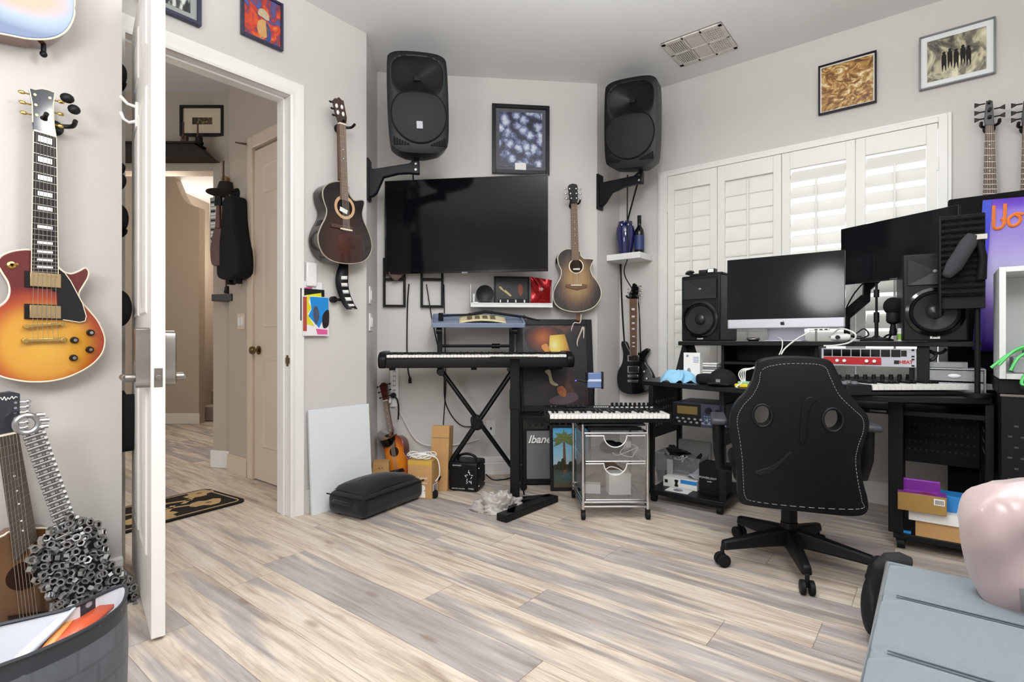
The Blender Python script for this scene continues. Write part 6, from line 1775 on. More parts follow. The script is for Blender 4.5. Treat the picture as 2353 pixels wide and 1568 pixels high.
# ---------------------------------------------------------------- on the desk top
def ondesk(name, label, cat, px, py, n, z=TZ + .001, group=None): return thing(name, label, cat, WC.pt(WC.hit(px, py, n)[0], n, z), WC.a, group)
g = ondesk('paper_box', 'white upright product box with a printed face on the left of the desk', 'box', 1592, 850, .72)
MB().b(-.052, .052, -.02, .03, 0, .185).make('box_body', PAPER, g, bevel=.001)
PB = mat('print_blue', '7a8fb8', .5)
MB().prism([(x, z) for x, z in circ(-.027, .165, .008, 16)], -.0212, -.0195).make('round_mark', PB, g)
b = MB()
for i in range(4): b.b(.01, .045, -.0208, -.0195, .155 - i * .010, .159 - i * .010)
b.make('printed_lines', PB, g)
MB().prism(catmull([(-.03, .01), (-.005, .01), (-.003, .05), (-.01, .085), (-.025, .085), (-.033, .05)], 4), -.0212, -.0195).make('printed_device', mat('print_grey', '8f929c', .5, var=.3, vscale=60), g)
g0_ = ondesk('paper_stack', 'stack of white papers and cases beside the white box on the desk', 'papers', 1634, 850, .62)
for i in range(9):
    MB().b(-.055 + .004 * (i % 3), .058 - .003 * (i % 2), -.07, .06, i * .014, i * .014 + .010).make('sheet', PAPER if i % 3 else GREY, g0_, bevel=.001)
CL = mat('blue_cloth', '8fc4e6', .8, var=.10, vscale=20, sheen=.3)
def cloth(u, v):
    a_ = 2 * PI * u; el = PI * .5 * v
    r = 1 + .16 * math.sin(3 * a_ + 1) + .10 * math.sin(7 * a_ + 4 * v) + .07 * math.sin(12 * a_ + 9 * v)
    return (.115 * r * math.cos(a_) * math.sin(el), .07 * r * math.sin(a_) * math.sin(el), .070 * math.cos(el) * (1 + .25 * math.sin(5 * a_) * math.sin(el)) + .012 * math.sin(9 * a_ + 6 * v) * math.sin(el) + .004)
o = MB().grid(cloth, 56, 16).make('cleaning_cloth', CL, None, WC.pt(WC.hit(1553, 876, .80)[0], .78, TZ + .001), WC.a, ang=80)
tag(o, 'crumpled light blue cloth on the left corner of the desk', 'cloth')
g = ondesk('cap', 'black cap lying on the desk right of the white box', 'cap', 1660, 878, .86)
FABR = mat('black_cap_fabric', '17171a', .85, bump=.4, bscale=500)
MB().grid(lambda u, v: (.085 * math.cos(2 * PI * u) * math.sin(PI * .5 * v), .08 * math.sin(2 * PI * u) * math.sin(PI * .5 * v), .095 * math.cos(PI * .5 * v) ** .8 + .002), 32, 10).make('crown', FABR, g)
MB().grid(lambda u, v: (lerp(-.075, .075, u) * (1 - .25 * v), -.06 - .07 * v * math.sin(PI * u) ** .5, .012 - .008 * v + .012 * math.sin(PI * u)), 14, 6).make('brim', FABR, g, solid=.004)
MB().b(-.012, .012, -.083, -.076, .02, .04).make('patch', GREY, g)
g = ondesk('camera_bag', 'black soft pouch with a silver buckle on the desk beside the cap', 'pouch', 1622, 872, .82)
MB().b(-.055, .065, -.035, .05, 0, .06).make('pouch_body', FABR, g, bevel=.02, seg=3)
MB().b(.03, .06, -.038, -.034, .03, .045).make('buckle', CHROME, g, bevel=.001)
g = ondesk('usb_adapter', 'yellow plastic adapter with white cables on the desk beside the chair', 'adapter', 1706, 876, .90)
MB().b(-.035, .035, -.03, .03, 0, .018).make('adapter_body', mat('yellow_plastic', 'e0c425', .4), g, bevel=.003)
MB().b(-.02, .04, -.02, .03, .018, .032).make('connector_block', mat('green_plastic', '8fbf9a', .4), g, bevel=.002)
b = MB()
for i in range(4): b.tube(smoothpath([(.0 + i * .006, -.01, .03), (-.02 + i * .012, .0, .07 + i * .006), (.0 + i * .012, .01, .10), (.06, .02, .105 + .003 * i)], 5), .003, 6)
b.make('cable', WCABLE, g)
wire('cable', 'white cable lying on the desk in front of the yellow adapter', [hit3(1712, 872, .90), hit3(1700, 884, .93), hit3(1692, 890, .95), hit3(1706, 896, .97)], .004)
# rack device in the middle
s0, s1, z0, z1 = WC.box(1888, 2106, 801, 842, .72)
g = thing('rack_preamp', 'silver rack unit with a red panel and white knobs behind the chair', 'rack unit', WC.pt((s0 + s1) / 2, .72, z0), WC.a)
hw, H = (s1 - s0) / 2, z1 - z0
MB().b(-hw, hw, 0, .2, .004, H - .004).b(-hw, hw, -.004, .002, 0, H).make('chassis', mat('rack_silver', 'b9bcc4', .35, .3), g, bevel=.001)
MB().b(-hw + .01, hw * .30, -.007, -.003, .008, H * .50).make('red_panel', mat('red_panel', 'b3121b', .35), g, bevel=.001)
for i in range(8):
    x = -hw + .01 + i * (hw * 1.66) / 8
    MB().b(x, x + hw * 1.66 / 8 - .004, -.007, -.003, H * .54, H - .006).make('meter', GLOSSB, g, bevel=.001)
for x in (-.40, -.30, .0, .10): MB().cyl((x * hw * 1.6, -.006, H * .29), (x * hw * 1.6, -.02, H * .29), .0085, n=16).make('knob', WHITE, g, bevel=.002)
MB().b(hw * .56, hw * .66, -.007, -.003, H * .16, H * .36).b(hw * .70, hw * .81, -.007, -.003, H * .58, H * .9).make('switch', EBONY, g)
text('lettering', 'HEAT', .022, mat('red_ink2', 'b5202a', .5), g, (hw * .80, -.005, H * .26), ext=.0004, bold=.001)
for zz in (.08, .42, .58, .92): MB().b(hw - .02, hw - .008, -.006, -.003, H * zz - .004, H * zz + .004).make('bolt', EBONY, g)
for zc, x in ((.0, 0),): MB().b(-hw, hw, .0, .2, -.002, .004).make('base_plate', STEEL, g)
for sx in (-hw + .012, hw - .03): MB().b(sx, sx + .018, .02, .18, TZ - z0, .0).make('support', DKM, g)
# controller keyboard at the right
p0, p1 = onfloor(1945, 909, TZ + .002), onfloor(2296, 908, TZ + .002)
d = p1 - p0
ck = thing('midi_keyboard', 'wide dark controller keyboard at the right of the desk behind the chair', 'keyboard', (p0.x, p0.y, TZ + .002), math.atan2(d.y, d.x))
KW = d.length
prof = [(0, 0), (.262, 0), (.262, .072), (.15, .058), (.148, .02), (0, .016)]
xprof(MB(), prof, 0, KW).make('case', DGREY, ck, bevel=.003)
kx = KW * .17
MB().b(0, kx - .004, -.003, .15, .0, .05).make('control_block', DGREY, ck, bevel=.004)
keys(ck, kx, KW - .006, -.002, .146, .050, 22, 0, .026)
for i in range(9): MB().cyl((kx - .03 + i * .045, .2, .060), (kx - .03 + i * .045, .2, .086), .011, .009, 14).make('knob', MATTE, ck, bevel=.002)
for i in range(2):
    for k in range(2): MB().cyl((.03 + i * .05, .06 + k * .05, .05), (.03 + i * .05, .06 + k * .05, .062), .014, n=14).make('dial', GREY, ck)
# clear drawers and a case on top
g = ondesk('drawer_box', 'small clear plastic box with two drawers at the right of the desk', 'drawer box', 2192, 850, .62)
CLB = clear('clear_box', 'b9bcc0', .12, .38)
MB().b(-.115, .115, .09, .094, 0, .125).b(-.115, -.108, -.09, .09, 0, .125).b(.108, .115, -.09, .09, 0, .125).b(-.115, .115, -.09, .094, .120, .126).b(-.115, .115, -.09, .09, 0, .004).make('box_frame', mat('cloudy_plastic', 'aeb3b8', .3), g, bevel=.002)
for z in (.008, .066):
    o = MB().b(-.105, .105, -.094, -.090, z, z + .050).b(-.10, .10, -.09, .08, z, z + .004).make('drawer', CLB, g)
    MB().sph((0, -.096, z + .024), (.026, .008, .010), 12).make('drawer_pull', WHITE, o)
g = ondesk('tape_case', 'thin clear tape case lying on the small clear drawer box', 'case', 2180, 820, .64, TZ + .129)
MB().b(-.085, .07, -.06, .05, 0, .028).make('case_body', CLB, g, bevel=.001)
MB().b(-.06, .05, -.05, .04, .004, .022).make('tape', GREY, g)
wire('cable', 'coil of thick black cable hanging behind the rack post at the right', [hit3(2120, 800, .66), hit3(2150, 815, .68), hit3(2140, 828, .69), hit3(2118, 822, .67), hit3(2125, 808, .67), hit3(2160, 812, .68), hit3(2175, 802, .68)], .008, CABLE)
# ---------------------------------------------------------------- foam shield with a boom microphone in front of it
s0, s1, z0, z1 = WC.box(2161, 2262, 497, 680, .84)
g = thing('foam_shield', 'black ridged foam sound shield in front of the purple poster', 'sound shield', WC.pt((s0 + s1) / 2, .84, z0), WC.a + math.radians(4))
hw, H = (s1 - s0) / 2, z1 - z0
FO = mat('foam_ridge', '111214', .95, bump=.5, bscale=250)
MB().grid(lambda u, v: (lerp(-hw, hw, u), -.016 - .016 * abs(math.sin(PI * 13 * v)) - .004 * math.sin(PI * 8 * u), lerp(0, H, v)), 24, 78).b(-hw, hw, -.02, .01, 0, H).make('foam', FO, g)
MB().b(-hw - .008, hw + .004, .0, .022, -.06, H + .008).b(-hw - .008, -hw + .002, -.03, .02, -.10, H + .008).make('backing', MATTE, g, bevel=.003)
MB().cyl((0, .01, -.06), (0, .01, SZ - z0 + .03), .014).b(-.09, .09, -.07, .09, SZ - z0 + .002, SZ - z0 + .02).make('stand', MATTE, g) if 0 else MB().cyl((hw - .02, .03, TZ - z0), (hw - .02, .03, 0), .011).make('pole', MATTE, g)
MB().cyl((hw - .02, .03, TZ - z0 + .001), (hw - .02, .03, TZ - z0 + .02), .05, n=24).make('base', MATTE, g)
mk = thing('microphone', 'grey boom microphone tilted in front of the black foam shield', 'microphone', WC.pt((s0 + s1) / 2 + .02, .90, z0 + H * .52), WC.a)
MB().tube([(-.065, -.01, -.085), (-.05, -.01, -.06), (.0, -.0, .04), (.018, 0, .075)], [.024, .032, .032, .024], 18).sph((-.067, -.01, -.088), .024, 12).make('windscreen', mat('windscreen_grey', '3a3b40', .95, bump=.6, bscale=400), mk)
MB().b(.02, .065, -.02, .0, .05, .075).make('clip', STEEL, mk, bevel=.002)
MB().tube([(.035, .0, .06), (.05, .02, -.02), (.045, .04, -.12)], [.012, .016, .02], 12).make('holder', MATTE, mk)
# ---------------------------------------------------------------- black panel with the purple poster
BP = thing('acoustic_screen', 'tall black fabric panel behind the purple poster at the right', 'panel', WC.pt(2.13, .20, 0), WC.a)
MB().b(0, 1.25, -.08, 0, .02, 1.80).make('fabric_face', mat('panel_fabric', '0d0d0e', .9, bump=.4, bscale=400), BP, bevel=.012)
for x in (.08, 1.15): MB().b(x, x + .05, -.12, .04, 0, .025).make('foot', MATTE, BP)
a1, z1 = WC.hit(2258, 461, .285); a2, z2 = WC.hit(2294, 745, .285)
po = thing('poster', 'purple poster with orange handwriting pinned to the black panel', 'poster', WC.pt(a1, .288, z1), WC.a, rot=(0, math.radians(3), WC.a))
m, t, p_ = base_mat('poster_purple')
x, y, z = t.xyz(t.obj())
t.link(t.ramp(t.math('ADD', t.math('MULTIPLY', z, -1.15), t.math('MULTIPLY_ADD', t.noise(t.obj(), 3, 3), .2, -.1)), [(.0, '6a45c0'), (.12, '7a57cf'), (.30, 'ab9be0'), (.46, 'c4bdea'), (.62, '9a7fd4'), (.85, '5d3bb8')]), p_.inputs['Base Color']); p_.inputs['Roughness'].default_value = .35
PWd, PHt = .62, .80
MB().grid(lambda u, v: (u * PWd, -.004 - .004 * math.sin(PI * 3 * v) ** 2, -v * PHt), 10, 12).make('sheet', m, po, solid=.002)
mb_, tb_, pb_ = base_mat('poster_edge')
xx, yy, zz = tb_.xyz(tb_.obj())
tb_.link(tb_.ramp(tb_.math('MULTIPLY', zz, -1.2), [(.0, '1d3fc4'), (.3, '3a2fd0'), (.5, '8a6fd8'), (.9, '4a2cb0')]), pb_.inputs['Base Color'])
MB().b(.0, .036, -.010, -.0085, -PHt + .005, -.004).make('blue_strip', mb_, po)
OR = mat('orange_script', 'f0843a', .4)
def strokes(lines, r=.008):
    b = MB()
    for ln in lines: b.tube([(x_, -.012, z_) for x_, z_ in [tuple(q)[:2] for q in catmull([(u, v, 0) for u, v in ln], 6, False)]], r, 6)
    return b
strokes([[(.045, -.035), (.048, -.10), (.052, -.15), (.075, -.155), (.09, -.13), (.08, -.105)], [(.088, -.03), (.090, -.08), (.088, -.13)],
         [(.13, -.085), (.105, -.11), (.115, -.145), (.14, -.14), (.15, -.11), (.13, -.085), (.16, -.09)], [(.175, -.08), (.18, -.14), (.185, -.10), (.21, -.085), (.225, -.10)],
         [(.27, -.075), (.24, -.09), (.235, -.13), (.26, -.13), (.275, -.085), (.28, -.13), (.30, -.12)], [(.345, -.075), (.31, -.09), (.315, -.125), (.35, -.115), (.38, -.07), (.36, -.11), (.40, -.11)]]).make('handwriting', OR, po)
MB().prism(catmull([(.13, -.43), (.17, -.40), (.22, -.33), (.27, -.28), (.32, -.27), (.34, -.33), (.31, -.42), (.25, -.44), (.18, -.46), (.15, -.46)], 5), -.012, -.009).make('printed_figure', mat('figure_orange', 'd98a55', .5, var=.3, vscale=30), po)
MB().prism(catmull([(.22, -.20), (.25, -.19), (.28, -.28), (.25, -.31)], 4), -.0125, -.009).make('printed_pattern', mat('pattern_brown', '9a6a35', .6, var=.5, vscale=120), po)
# ---------------------------------------------------------------- side cabinet, rack and white cube
sx0 = DS(2301, .96)
sc_ = thing('side_cabinet', 'black perforated side cabinet at the right edge', 'cabinet', WC.pt(sx0, .96, 0), WC.a)
b = MB().b(0, .55, 0, .45, .02, .79, 0)
for r in range(12):
    for q in range(12): b.b(.02 + q * .04 + (r % 2) * .02, .034 + q * .04 + (r % 2) * .02, -.0012, .001, .16 + r * .045, .168 + r * .045, 1)
b.make('cabinet_body', [MATTE, mat('slot_grey', '3c3c40', .6)], sc_, bevel=.003)
MB().b(-.004, .555, -.004, .01, .785, .795).make('edge_trim', STEEL, sc_)
for x in (.04, .5):
    for y in (.04, .4): MB().cyl((x, y, 0), (x, y, .03), .02).make('foot', MATTE, sc_)
g = thing('rack_unit', 'flat black rack unit between the side cabinet and the white cube', 'rack unit', WC.pt(sx0 - .01, .95, .796), WC.a)
MB().b(0, .5, 0, .4, 0, .062).make('chassis', MATTE, g, bevel=.003)
for i in range(4): MB().cyl((.08 + i * .08, 0, .03), (.08 + i * .08, -.012, .03), .012, n=14).make('knob', DGREY, g)
s0, _, z0, z1 = WC.box(2296, 2400, 622, 868, .97)
z0 = .8595
g = thing('cube_shelf', 'white open cube shelf holding grey devices at the right edge', 'shelf', WC.pt(s0, .97, z0), WC.a)
H = z1 - z0 + .02; T = .022; Wc = .46; Dc = .30
b = MB()
CM = mat('cube_white', 'dfe2e0', .45, var=.02)
for a_, c_, d_, e_ in ((0, T, 0, H), (Wc - T, Wc, 0, H), (T, Wc - T, 0, T), (T, Wc - T, H - T, H)): b.b(a_, c_, 0, Dc, d_, e_)
b.b(T, Wc - T, Dc - .012, Dc, T, H - T)
b.make('cube_body', CM, g, bevel=.002)
base = g.location
def incube(name, label, cat, x, y, dz=T + .001): return thing(name, label, cat, WC.pt(s0 + x, .97 - y, z0 + dz), WC.a)
d1 = incube('audio_interface', 'light grey box device inside the white cube shelf', 'device', .05, .08)
MB().b(0, .2, 0, .16, 0, .07).make('device_case', mat('device_grey', '9a9d9f', .5), d1, bevel=.006)
d2 = incube('audio_interface', 'small dark green device stacked in the white cube shelf', 'device', .09, .06, T + .073)
MB().b(0, .18, 0, .16, 0, .05).make('device_case', mat('device_green', '5e7068', .5), d2, bevel=.003)
GC = mat('green_cable', '58c46a', .4)
for i, (dx, dz) in enumerate(((0, 0), (.012, .012), (.03, -.01))):
    cord('cable', ('green cable arching out of the white cube shelf, %s of three' % ('lowest', 'topmost', 'shortest')[i]), [WC.pt(s0 + .14 + dx, .93, z0 + .115 + dz), WC.pt(s0 + .09 + dx, 1.0, z0 + .135 + dz), WC.pt(s0 + .03 + dx, 1.03, z0 + .11 + dz), WC.pt(s0 - .03 + dx * 2, 1.04, z0 + .05 + dz)], .006, GC)
for i in range(2):
    cord('cable', 'green cable loop hanging at the lower right of the white cube, %s' % ('left loop' if i == 0 else 'right loop'), [WC.pt(s0 + .13 + i * .02, .98, z0 + .10), WC.pt(s0 + .08 + i * .03, 1.01, z0 + .03), WC.pt(s0 + .065 + i * .03, 1.02, z0 - .012), WC.pt(s0 + .085 + i * .03, 1.02, z0 - .015), WC.pt(s0 + .14 + i * .02, 1.02, z0 + .02)], .006, GC)
# ---------------------------------------------------------------- things on the pedestal shelves
ZS = .081
def ped(name, label, cat, px, py, n, z=ZS, rz=0.): return thing(name, label, cat, WC.pt(WC.hit(px, py, n)[0], n, z), WC.a + rz)
g = ped('printer_box', 'flat white and blue product box on the lower shelf of the left pedestal', 'box', 1563, 1105, .72)
MB().b(-.105, .115, -.02, .10, 0, .062).make('box_body', PAPER, g, bevel=.001)
MB().b(.01, .114, -.0212, -.019, .034, .058).make('blue_band', mat('band_blue', '1f7fc9', .5), g)
MB().prism(catmull([(-.03, .01), (-.005, .01), (-.01, .03), (-.004, .05), (-.03, .05), (-.025, .03)], 3), -.0215, -.019).b(-.095, -.075, -.0212, -.019, .025, .045).make('printed_device', EBONY, g)
g = ped('disc_sleeve', 'white printed disc sleeve lying on the front of the lower left shelf', 'sleeve', 1557, 1125, .81)
MB().b(-.07, .075, -.03, .055, 0, .004).make('sleeve', PAPER, g)
MB().slab(circ(.0, .01, .03, 18), .0041, .0046).make('printed_mark', GREY, g)
g = ped('black_box', 'black product box with white lettering on the lower left shelf', 'box', 1638, 1100, .73)
MB().b(-.075, .085, -.03, .10, 0, .185).make('box_body', MATTE, g, bevel=.002)
text('lettering', 'POWERLIGHT', .017, PAPER, g, (-.02, -.031, .10), ext=.0003)
text('lettering', 'audio', .013, PAPER, g, (-.01, -.031, .08), ext=.0003)
g = ped('clear_bin', 'grey clear bin full of leads on the lower left shelf', 'bin', 1566, 1075, .57)
b = MB()
oi = [(-.13, -.08), (.13, -.08), (.13, .10), (-.13, .10)]
oo = [(-.16, -.10), (.16, -.10), (.16, .12), (-.16, .12)]
b.add([(x, y, 0) for x, y in oi] + [(x, y, .19) for x, y in oo], [(0, 3, 2, 1)] + [(i, (i + 1) % 4, 4 + (i + 1) % 4, 4 + i) for i in range(4)])
b.make('bin_body', clear('bin_plastic', '8d8e94', .12, .55), g, smooth=False)
MB().b(-.06, -.02, -.10, -.096, .02, .16).make('bin_label', mat('label_grey', 'a5a7ac', .5), g)
o = ped('cable_bundle', 'tangle of black leads heaped in the clear bin', 'cables', 1566, 1075, .57, ZS + .02)
random.seed(11)
P = [(random.uniform(-.11, .11), random.uniform(-.07, .08), random.uniform(.02, .20)) for _ in range(40)]
MB().tube(smoothpath(P, 4), .009, 6).make('lead', CABLE, o)
P = [(random.uniform(-.02, .06), random.uniform(-.08, -.03), random.uniform(.12, .18)) for _ in range(10)]
MB().tube(smoothpath(P, 4), .004, 6).make('white_lead', WCABLE, o)
g = ped('plastic_bag', 'clear plastic bag with an orange item on top of the white box', 'bag', 1612, 1085, .66, ZS + .064)
MB().grid(lambda u, v: ((u - .5) * .17 + .01 * math.sin(7 * v), (v - .5) * .11, .012 + .045 * math.sin(PI * u) * math.sin(PI * v) + .010 * math.sin(11 * u + 5 * v)), 16, 12).make('bag', mat('crinkled_clear', '9a9ca2', .2, bump=.8, bscale=40, var=.35, vscale=30), g, solid=.002)
MB().b(-.03, .05, -.04, .02, .0, .02).make('orange_item', mat('orange_wrap', 'c98a50', .5), g, bevel=.004)
g = ped('keyboard_case', 'pale grey folded case leaning behind the clear bin', 'case', 1600, 1035, .48, ZS)
MB().b(-.12, .10, -.02, .02, 0, .27).make('case_body', mat('pale_grey', '8f8f8c', .6), g, bevel=.01)
# right pedestal
zz = ZS
def stack(name, label, px, n, w, dd_, h, m, rz=0., dx=0.):
    global zz
    g = thing(name, label, 'box', WC.pt(WC.hit(px, 1150, n)[0] + dx, n, zz), WC.a + rz)
    MB().b(-w / 2, w / 2, 0, dd_, 0, h).make('box_body', m, g, bevel=.002)
    zz += h + .001
    return g
g = stack('card_box', 'brown cardboard box at the bottom of the stack under the desk', 2155, .83, .17, .16, .075, CARD)
g = stack('lid_box', 'flat white box lid on the brown box under the desk', 2150, .84, .205, .17, .05, PAPER, .02)
zt_ = zz
g = stack('product_box', 'bright blue box behind the gold box under the desk', 2175, .78, .15, .12, .075, mat('box_blue', '2f86cf', .45), -.05)
zz = zt_
g = stack('product_box', 'purple and gold gift box on top of the stack under the desk', 2118, .875, .185, .085, .085, mat('box_gold', 'a8864a', .4, .2), .03)
MB().b(-.0925, .0925, -.001, .086, .0852, .0875).make('lid', mat('lid_purple', '8a3f9c', .3, var=.15), g, bevel=.001)
MB().b(.045, .085, -.0016, .0, .045, .075).make('sticker', PAPER, g)
b = MB()
for i in range(8): b.b(.05 + i * .004, .052 + i * .004, -.0022, -.001, .049, .069)
b.make('barcode', EBONY, g)
MB().prism([(0, 0)] * 3, 0, 0) if 0 else MB().slab(catmull([(-.07, .01), (-.02, .02), (.02, .05), (.06, .01), (.07, .004), (-.07, .004)], 4), .0876, .0884).make('printed_shape', mat('print_brown_red', '7a3024', .4), g)
MB().sph((0, 0, 0), .0001, 4)
g = thing('product_box', 'slanted purple packet resting behind the gift box under the desk', 'packet', WC.pt(WC.hit(2110, 1100, .74)[0], .775, zt_ + .001), WC.a, rot=(math.radians(20), 0, WC.a))
MB().b(-.08, .085, 0, .012, 0, .15).make('packet', mat('packet_purple', '8b3aa5', .3, var=.2), g, bevel=.003)
g = thing('amber_jar', 'dark orange container beside the boxes under the desk', 'jar', WC.pt(WC.hit(2245, 1170, .80)[0], .78, ZS), WC.a, rot=(0, math.radians(14), WC.a))
MB().lathe([(0, 0), (.04, 0), (.045, .01), (.052, .15), (.05, .19), (.045, .195), (0, .195)], n=20).make('jar_body', mat('jar_orange', 'a8421c', .3, var=.5, vscale=20), g)
for i, (px, py) in enumerate(((2046, 1205),)):
    g = thing('paint_brush', 'small bright blue strip on the desk base by the chair lever', 'strip', WC.pt(WC.hit(2062, 1212, .80)[0] + .02, .815, ZS + .0), WC.a)
    MB().b(-.03, .035, -.004, .004, 0, .012).make('strip', mat('strip_blue', '2b8fe0', .4), g)
# ================================================================ swivel chair
cc = Vector((1.279, 2.45, 0))
CA = -.336
ch = thing('office_chair', 'black leather look swivel chair with its back to the viewer', 'chair', cc, CA)
LE = mat('black_leather', '0c0d0f', .40, bump=.35, bscale=220, spec=.4)
CPL = mat('chair_plastic', '0d0d0f', .5)
for px, py in ((1672, 1300), (1853, 1364), (1978, 1334), (1707, 1240), (1880, 1238)):
    p = onfloor(px, py) - cc; p.z = 0
    if py == 1238: p = Vector((.30, .245, 0))
    q = Matrix.Rotation(-CA, 3, 'Z') @ p
    d = q.normalized(); q = d * .325
    n_ = Vector((-d.y, d.x, 0))
    vs = []
    for tt, w, z0_, z1_ in ((.02, .034, .085, .165), (.12, .030, .085, .15), (.325, .022, .075, .115)):
        c = d * tt
        vs += [c - n_ * w + Vector((0, 0, z0_)), c + n_ * w + Vector((0, 0, z0_)), c + n_ * w * .7 + Vector((0, 0, z1_)), c - n_ * w * .7 + Vector((0, 0, z1_))]
    fs = [(0, 3, 2, 1), (8, 9, 10, 11)] + [(k * 4 + i, k * 4 + (i + 1) % 4, k * 4 + 4 + (i + 1) % 4, k * 4 + 4 + i) for k in range(2) for i in range(4)]
    MB().add(vs, fs).make('base_leg', CPL, ch, bevel=.010, seg=3)
    b = MB()
    t_ = Vector((-d.y, d.x, 0))
    for s_ in (-1, 1): b.cyl(q + t_ * s_ * .007 + Vector((0, 0, .029)), q + t_ * s_ * .026 + Vector((0, 0, .029)), .029, n=20)
    b.cyl(q + Vector((0, 0, .03)), q + Vector((0, 0, .085)), .009, n=10)
    b.make('castor', MATTE, ch, bevel=.004)
MB().cyl((0, 0, .08), (0, 0, .19), .042, .036, 24).cyl((0, 0, .19), (0, 0, .33), .034, .033, 24).cyl((0, 0, .28), (0, 0, .40), .025, n=20).make('gas_column', CPL, ch, bevel=.003)
MB().b(-.10, .10, -.13, .13, .365, .40).make('tilt_mechanism', CPL, ch, bevel=.006)
MB().tube([(.10, .0, .37), (.22, -.02, .36), (.24, -.03, .33), (.245, -.035, .27)], [.007, .007, .010, .018], 10).make('height_lever', MATTE, ch)
MB().b(-.25, .25, -.20, .30, .39, .47).make('seat', LE, ch, bevel=.035, seg=4)
WK = Wall(cc.x + .25 * math.sin(CA) * 1.0, cc.y - .25 * math.cos(CA), math.degrees(CA))
def bk(pts):
    out = []
    for x, y in pts:
        s_, z_ = WK.hit(x, y, .05); out.append((s_, z_))
    return out
ol = [(1745, 829), (1790, 820), (1850, 820), (1903, 827), (1922, 850), (1942, 892), (1972, 930), (1994, 955), (1998, 985), (1986, 1022), (1979, 1060), (1985, 1110), (1995, 1150), (1993, 1178), (1960, 1188), (1850, 1178), (1720, 1163), (1698, 1148), (1694, 1100), (1690, 1060), (1681, 1010), (1678, 965), (1690, 930), (1715, 902), (1730, 876), (1738, 848)]
P = [tuple(q)[:2] for q in catmull(bk(ol), 4)]
zb = min(q[1] for q in P)
back = MB().prism(P, -.30, -.215).make('backrest', LE, ch, bevel=.028, seg=4)
# two oval openings cut through the backrest
def cut(o, polys, y0, y1):
    b = MB()
    for pl_ in polys: b.prism(pl_, y0, y1)
    c_ = b.make('cutter', LE, ch)
    md = o.modifiers.new('cut', 'BOOLEAN'); md.operation = 'DIFFERENCE'; md.object = c_; md.solver = 'EXACT'
    dg = bpy.context.evaluated_depsgraph_get(); dg.update()
    me = bpy.data.meshes.new_from_object(o.evaluated_get(dg))
    o.modifiers.clear(); o.data = me; bpy.data.objects.remove(c_)
    for p_ in me.polygons: p_.use_smooth = True
    me.set_sharp_from_angle(angle=math.radians(50))
h1 = bk([(1752, 955)])[0]; h2 = bk([(1914, 965)])[0]
cc_ = back.matrix_world
cut(back, [circ(h1[0], h1[1], .034, 24, .044), circ(h2[0], h2[1], .034, 24, .044)], -.40, -.1) if 1 else None
for h_ in (h1, h2):
    MB().tube([(h_[0] + .036 * math.cos(a_), -.3015, h_[1] + .046 * math.sin(a_)) for a_ in [2 * PI * i / 28 for i in range(29)]], .006, 8).make('opening_rim', CPL, ch)
sl = [(1752, 850), (1790, 838), (1850, 836), (1893, 842), (1908, 868), (1928, 908), (1960, 940), (1982, 962), (1984, 990), (1972, 1025), (1966, 1060), (1972, 1110), (1980, 1150), (1975, 1170), (1850, 1166), (1735, 1153), (1712, 1140), (1708, 1100), (1706, 1060), (1700, 1010), (1694, 965), (1706, 935), (1730, 908), (1744, 880)]
Q = [tuple(q)[:2] for q in catmull(bk(sl), 6)]
o_ = MB()
for i in range(0, len(Q) - 1): o_.tube([(Q[i][0], -.3005, Q[i][1]), (lerp(Q[i][0], Q[(i + 1) % len(Q)][0], .62), -.3005, lerp(Q[i][1], Q[(i + 1) % len(Q)][1], .62))], .0009, 5)
o_.make('stitching', mat('stitch_white', 'a8a49f', .7), ch)
f1 = bk([(1735, 1085), (1775, 1070), (1815, 1040), (1812, 1048), (1780, 1080), (1752, 1092)])
MB().prism(catmull(f1, 4), -.304, -.296).make('leather_fold', mat('worn_leather', '1a1b1d', .3, bump=.3, bscale=150), ch, bevel=.004)
f2 = bk([(1838, 1015), (1840, 950), (1850, 918), (1866, 912), (1880, 920), (1868, 928), (1858, 955), (1852, 1010)])
MB().prism(catmull(f2, 4), -.307, -.296).make('seam_ridge', LE, ch, bevel=.005)
for sx, px in ((-1, 1668), (1, 2022)):
    s_, z_ = WK.hit(px, 1005, -.2)
    x = sx * .305
    MB().b(x - .035, x + .035, -.12, .14, .635, .665).make('armrest_pad', mat('armrest_grey', '3a3c42', .5), ch, bevel=.012, seg=3)
    b = MB().tube([(sx * .22, .02, .40), (sx * .295, .0, .42), (x, -.02, .50), (x, -.01, .64)], [.016, .022, .024, .03], 12)
    b.make('armrest_support', CPL, ch)
# black wheel of something beside the futon
# ================================================================ foreground: futon, pillow, bag, leaning guitar, nut and bolt figure
FG = mat('grey_upholstery', '6e787e', .9, bump=.5, bscale=420, var=.20, vscale=420, sheen=.3)
O = onfloor(2040, 1284, .44)
FA = WC.a
fu = thing('ottoman', 'blue grey upholstered futon seat at the lower right corner', 'ottoman', (O.x, O.y, 0), FA)
L, Dp = 1.25, 1.22
b = MB()
def fz(x, y):
    s = 0
    for k in (.235, .515, .80): s = max(s, math.exp(-((-y - k) / .016) ** 2))
    e = min(1, min(x, L - x, -y, Dp + y) / .05)
    return .425 + .017 * (1 - (1 - max(0, e)) ** 2) - .010 * s
nx, ny = 30, 140
b.grid(lambda u, v: (u * L, -v * Dp, fz(u * L, -v * Dp)), nx, ny)
b.make('seat_top', FG, fu)
xprof(MB(), [(0, .13), (-Dp, .13), (-Dp, .426), (0, .426)], 0, L).make('seat_base', FG, fu, bevel=.01)
MB().tube([(L, 0, .425), (0, 0, .425), (0, -Dp, .425), (L, -Dp, .425)], .008, 8).make('piping', FG, fu)
b = MB()
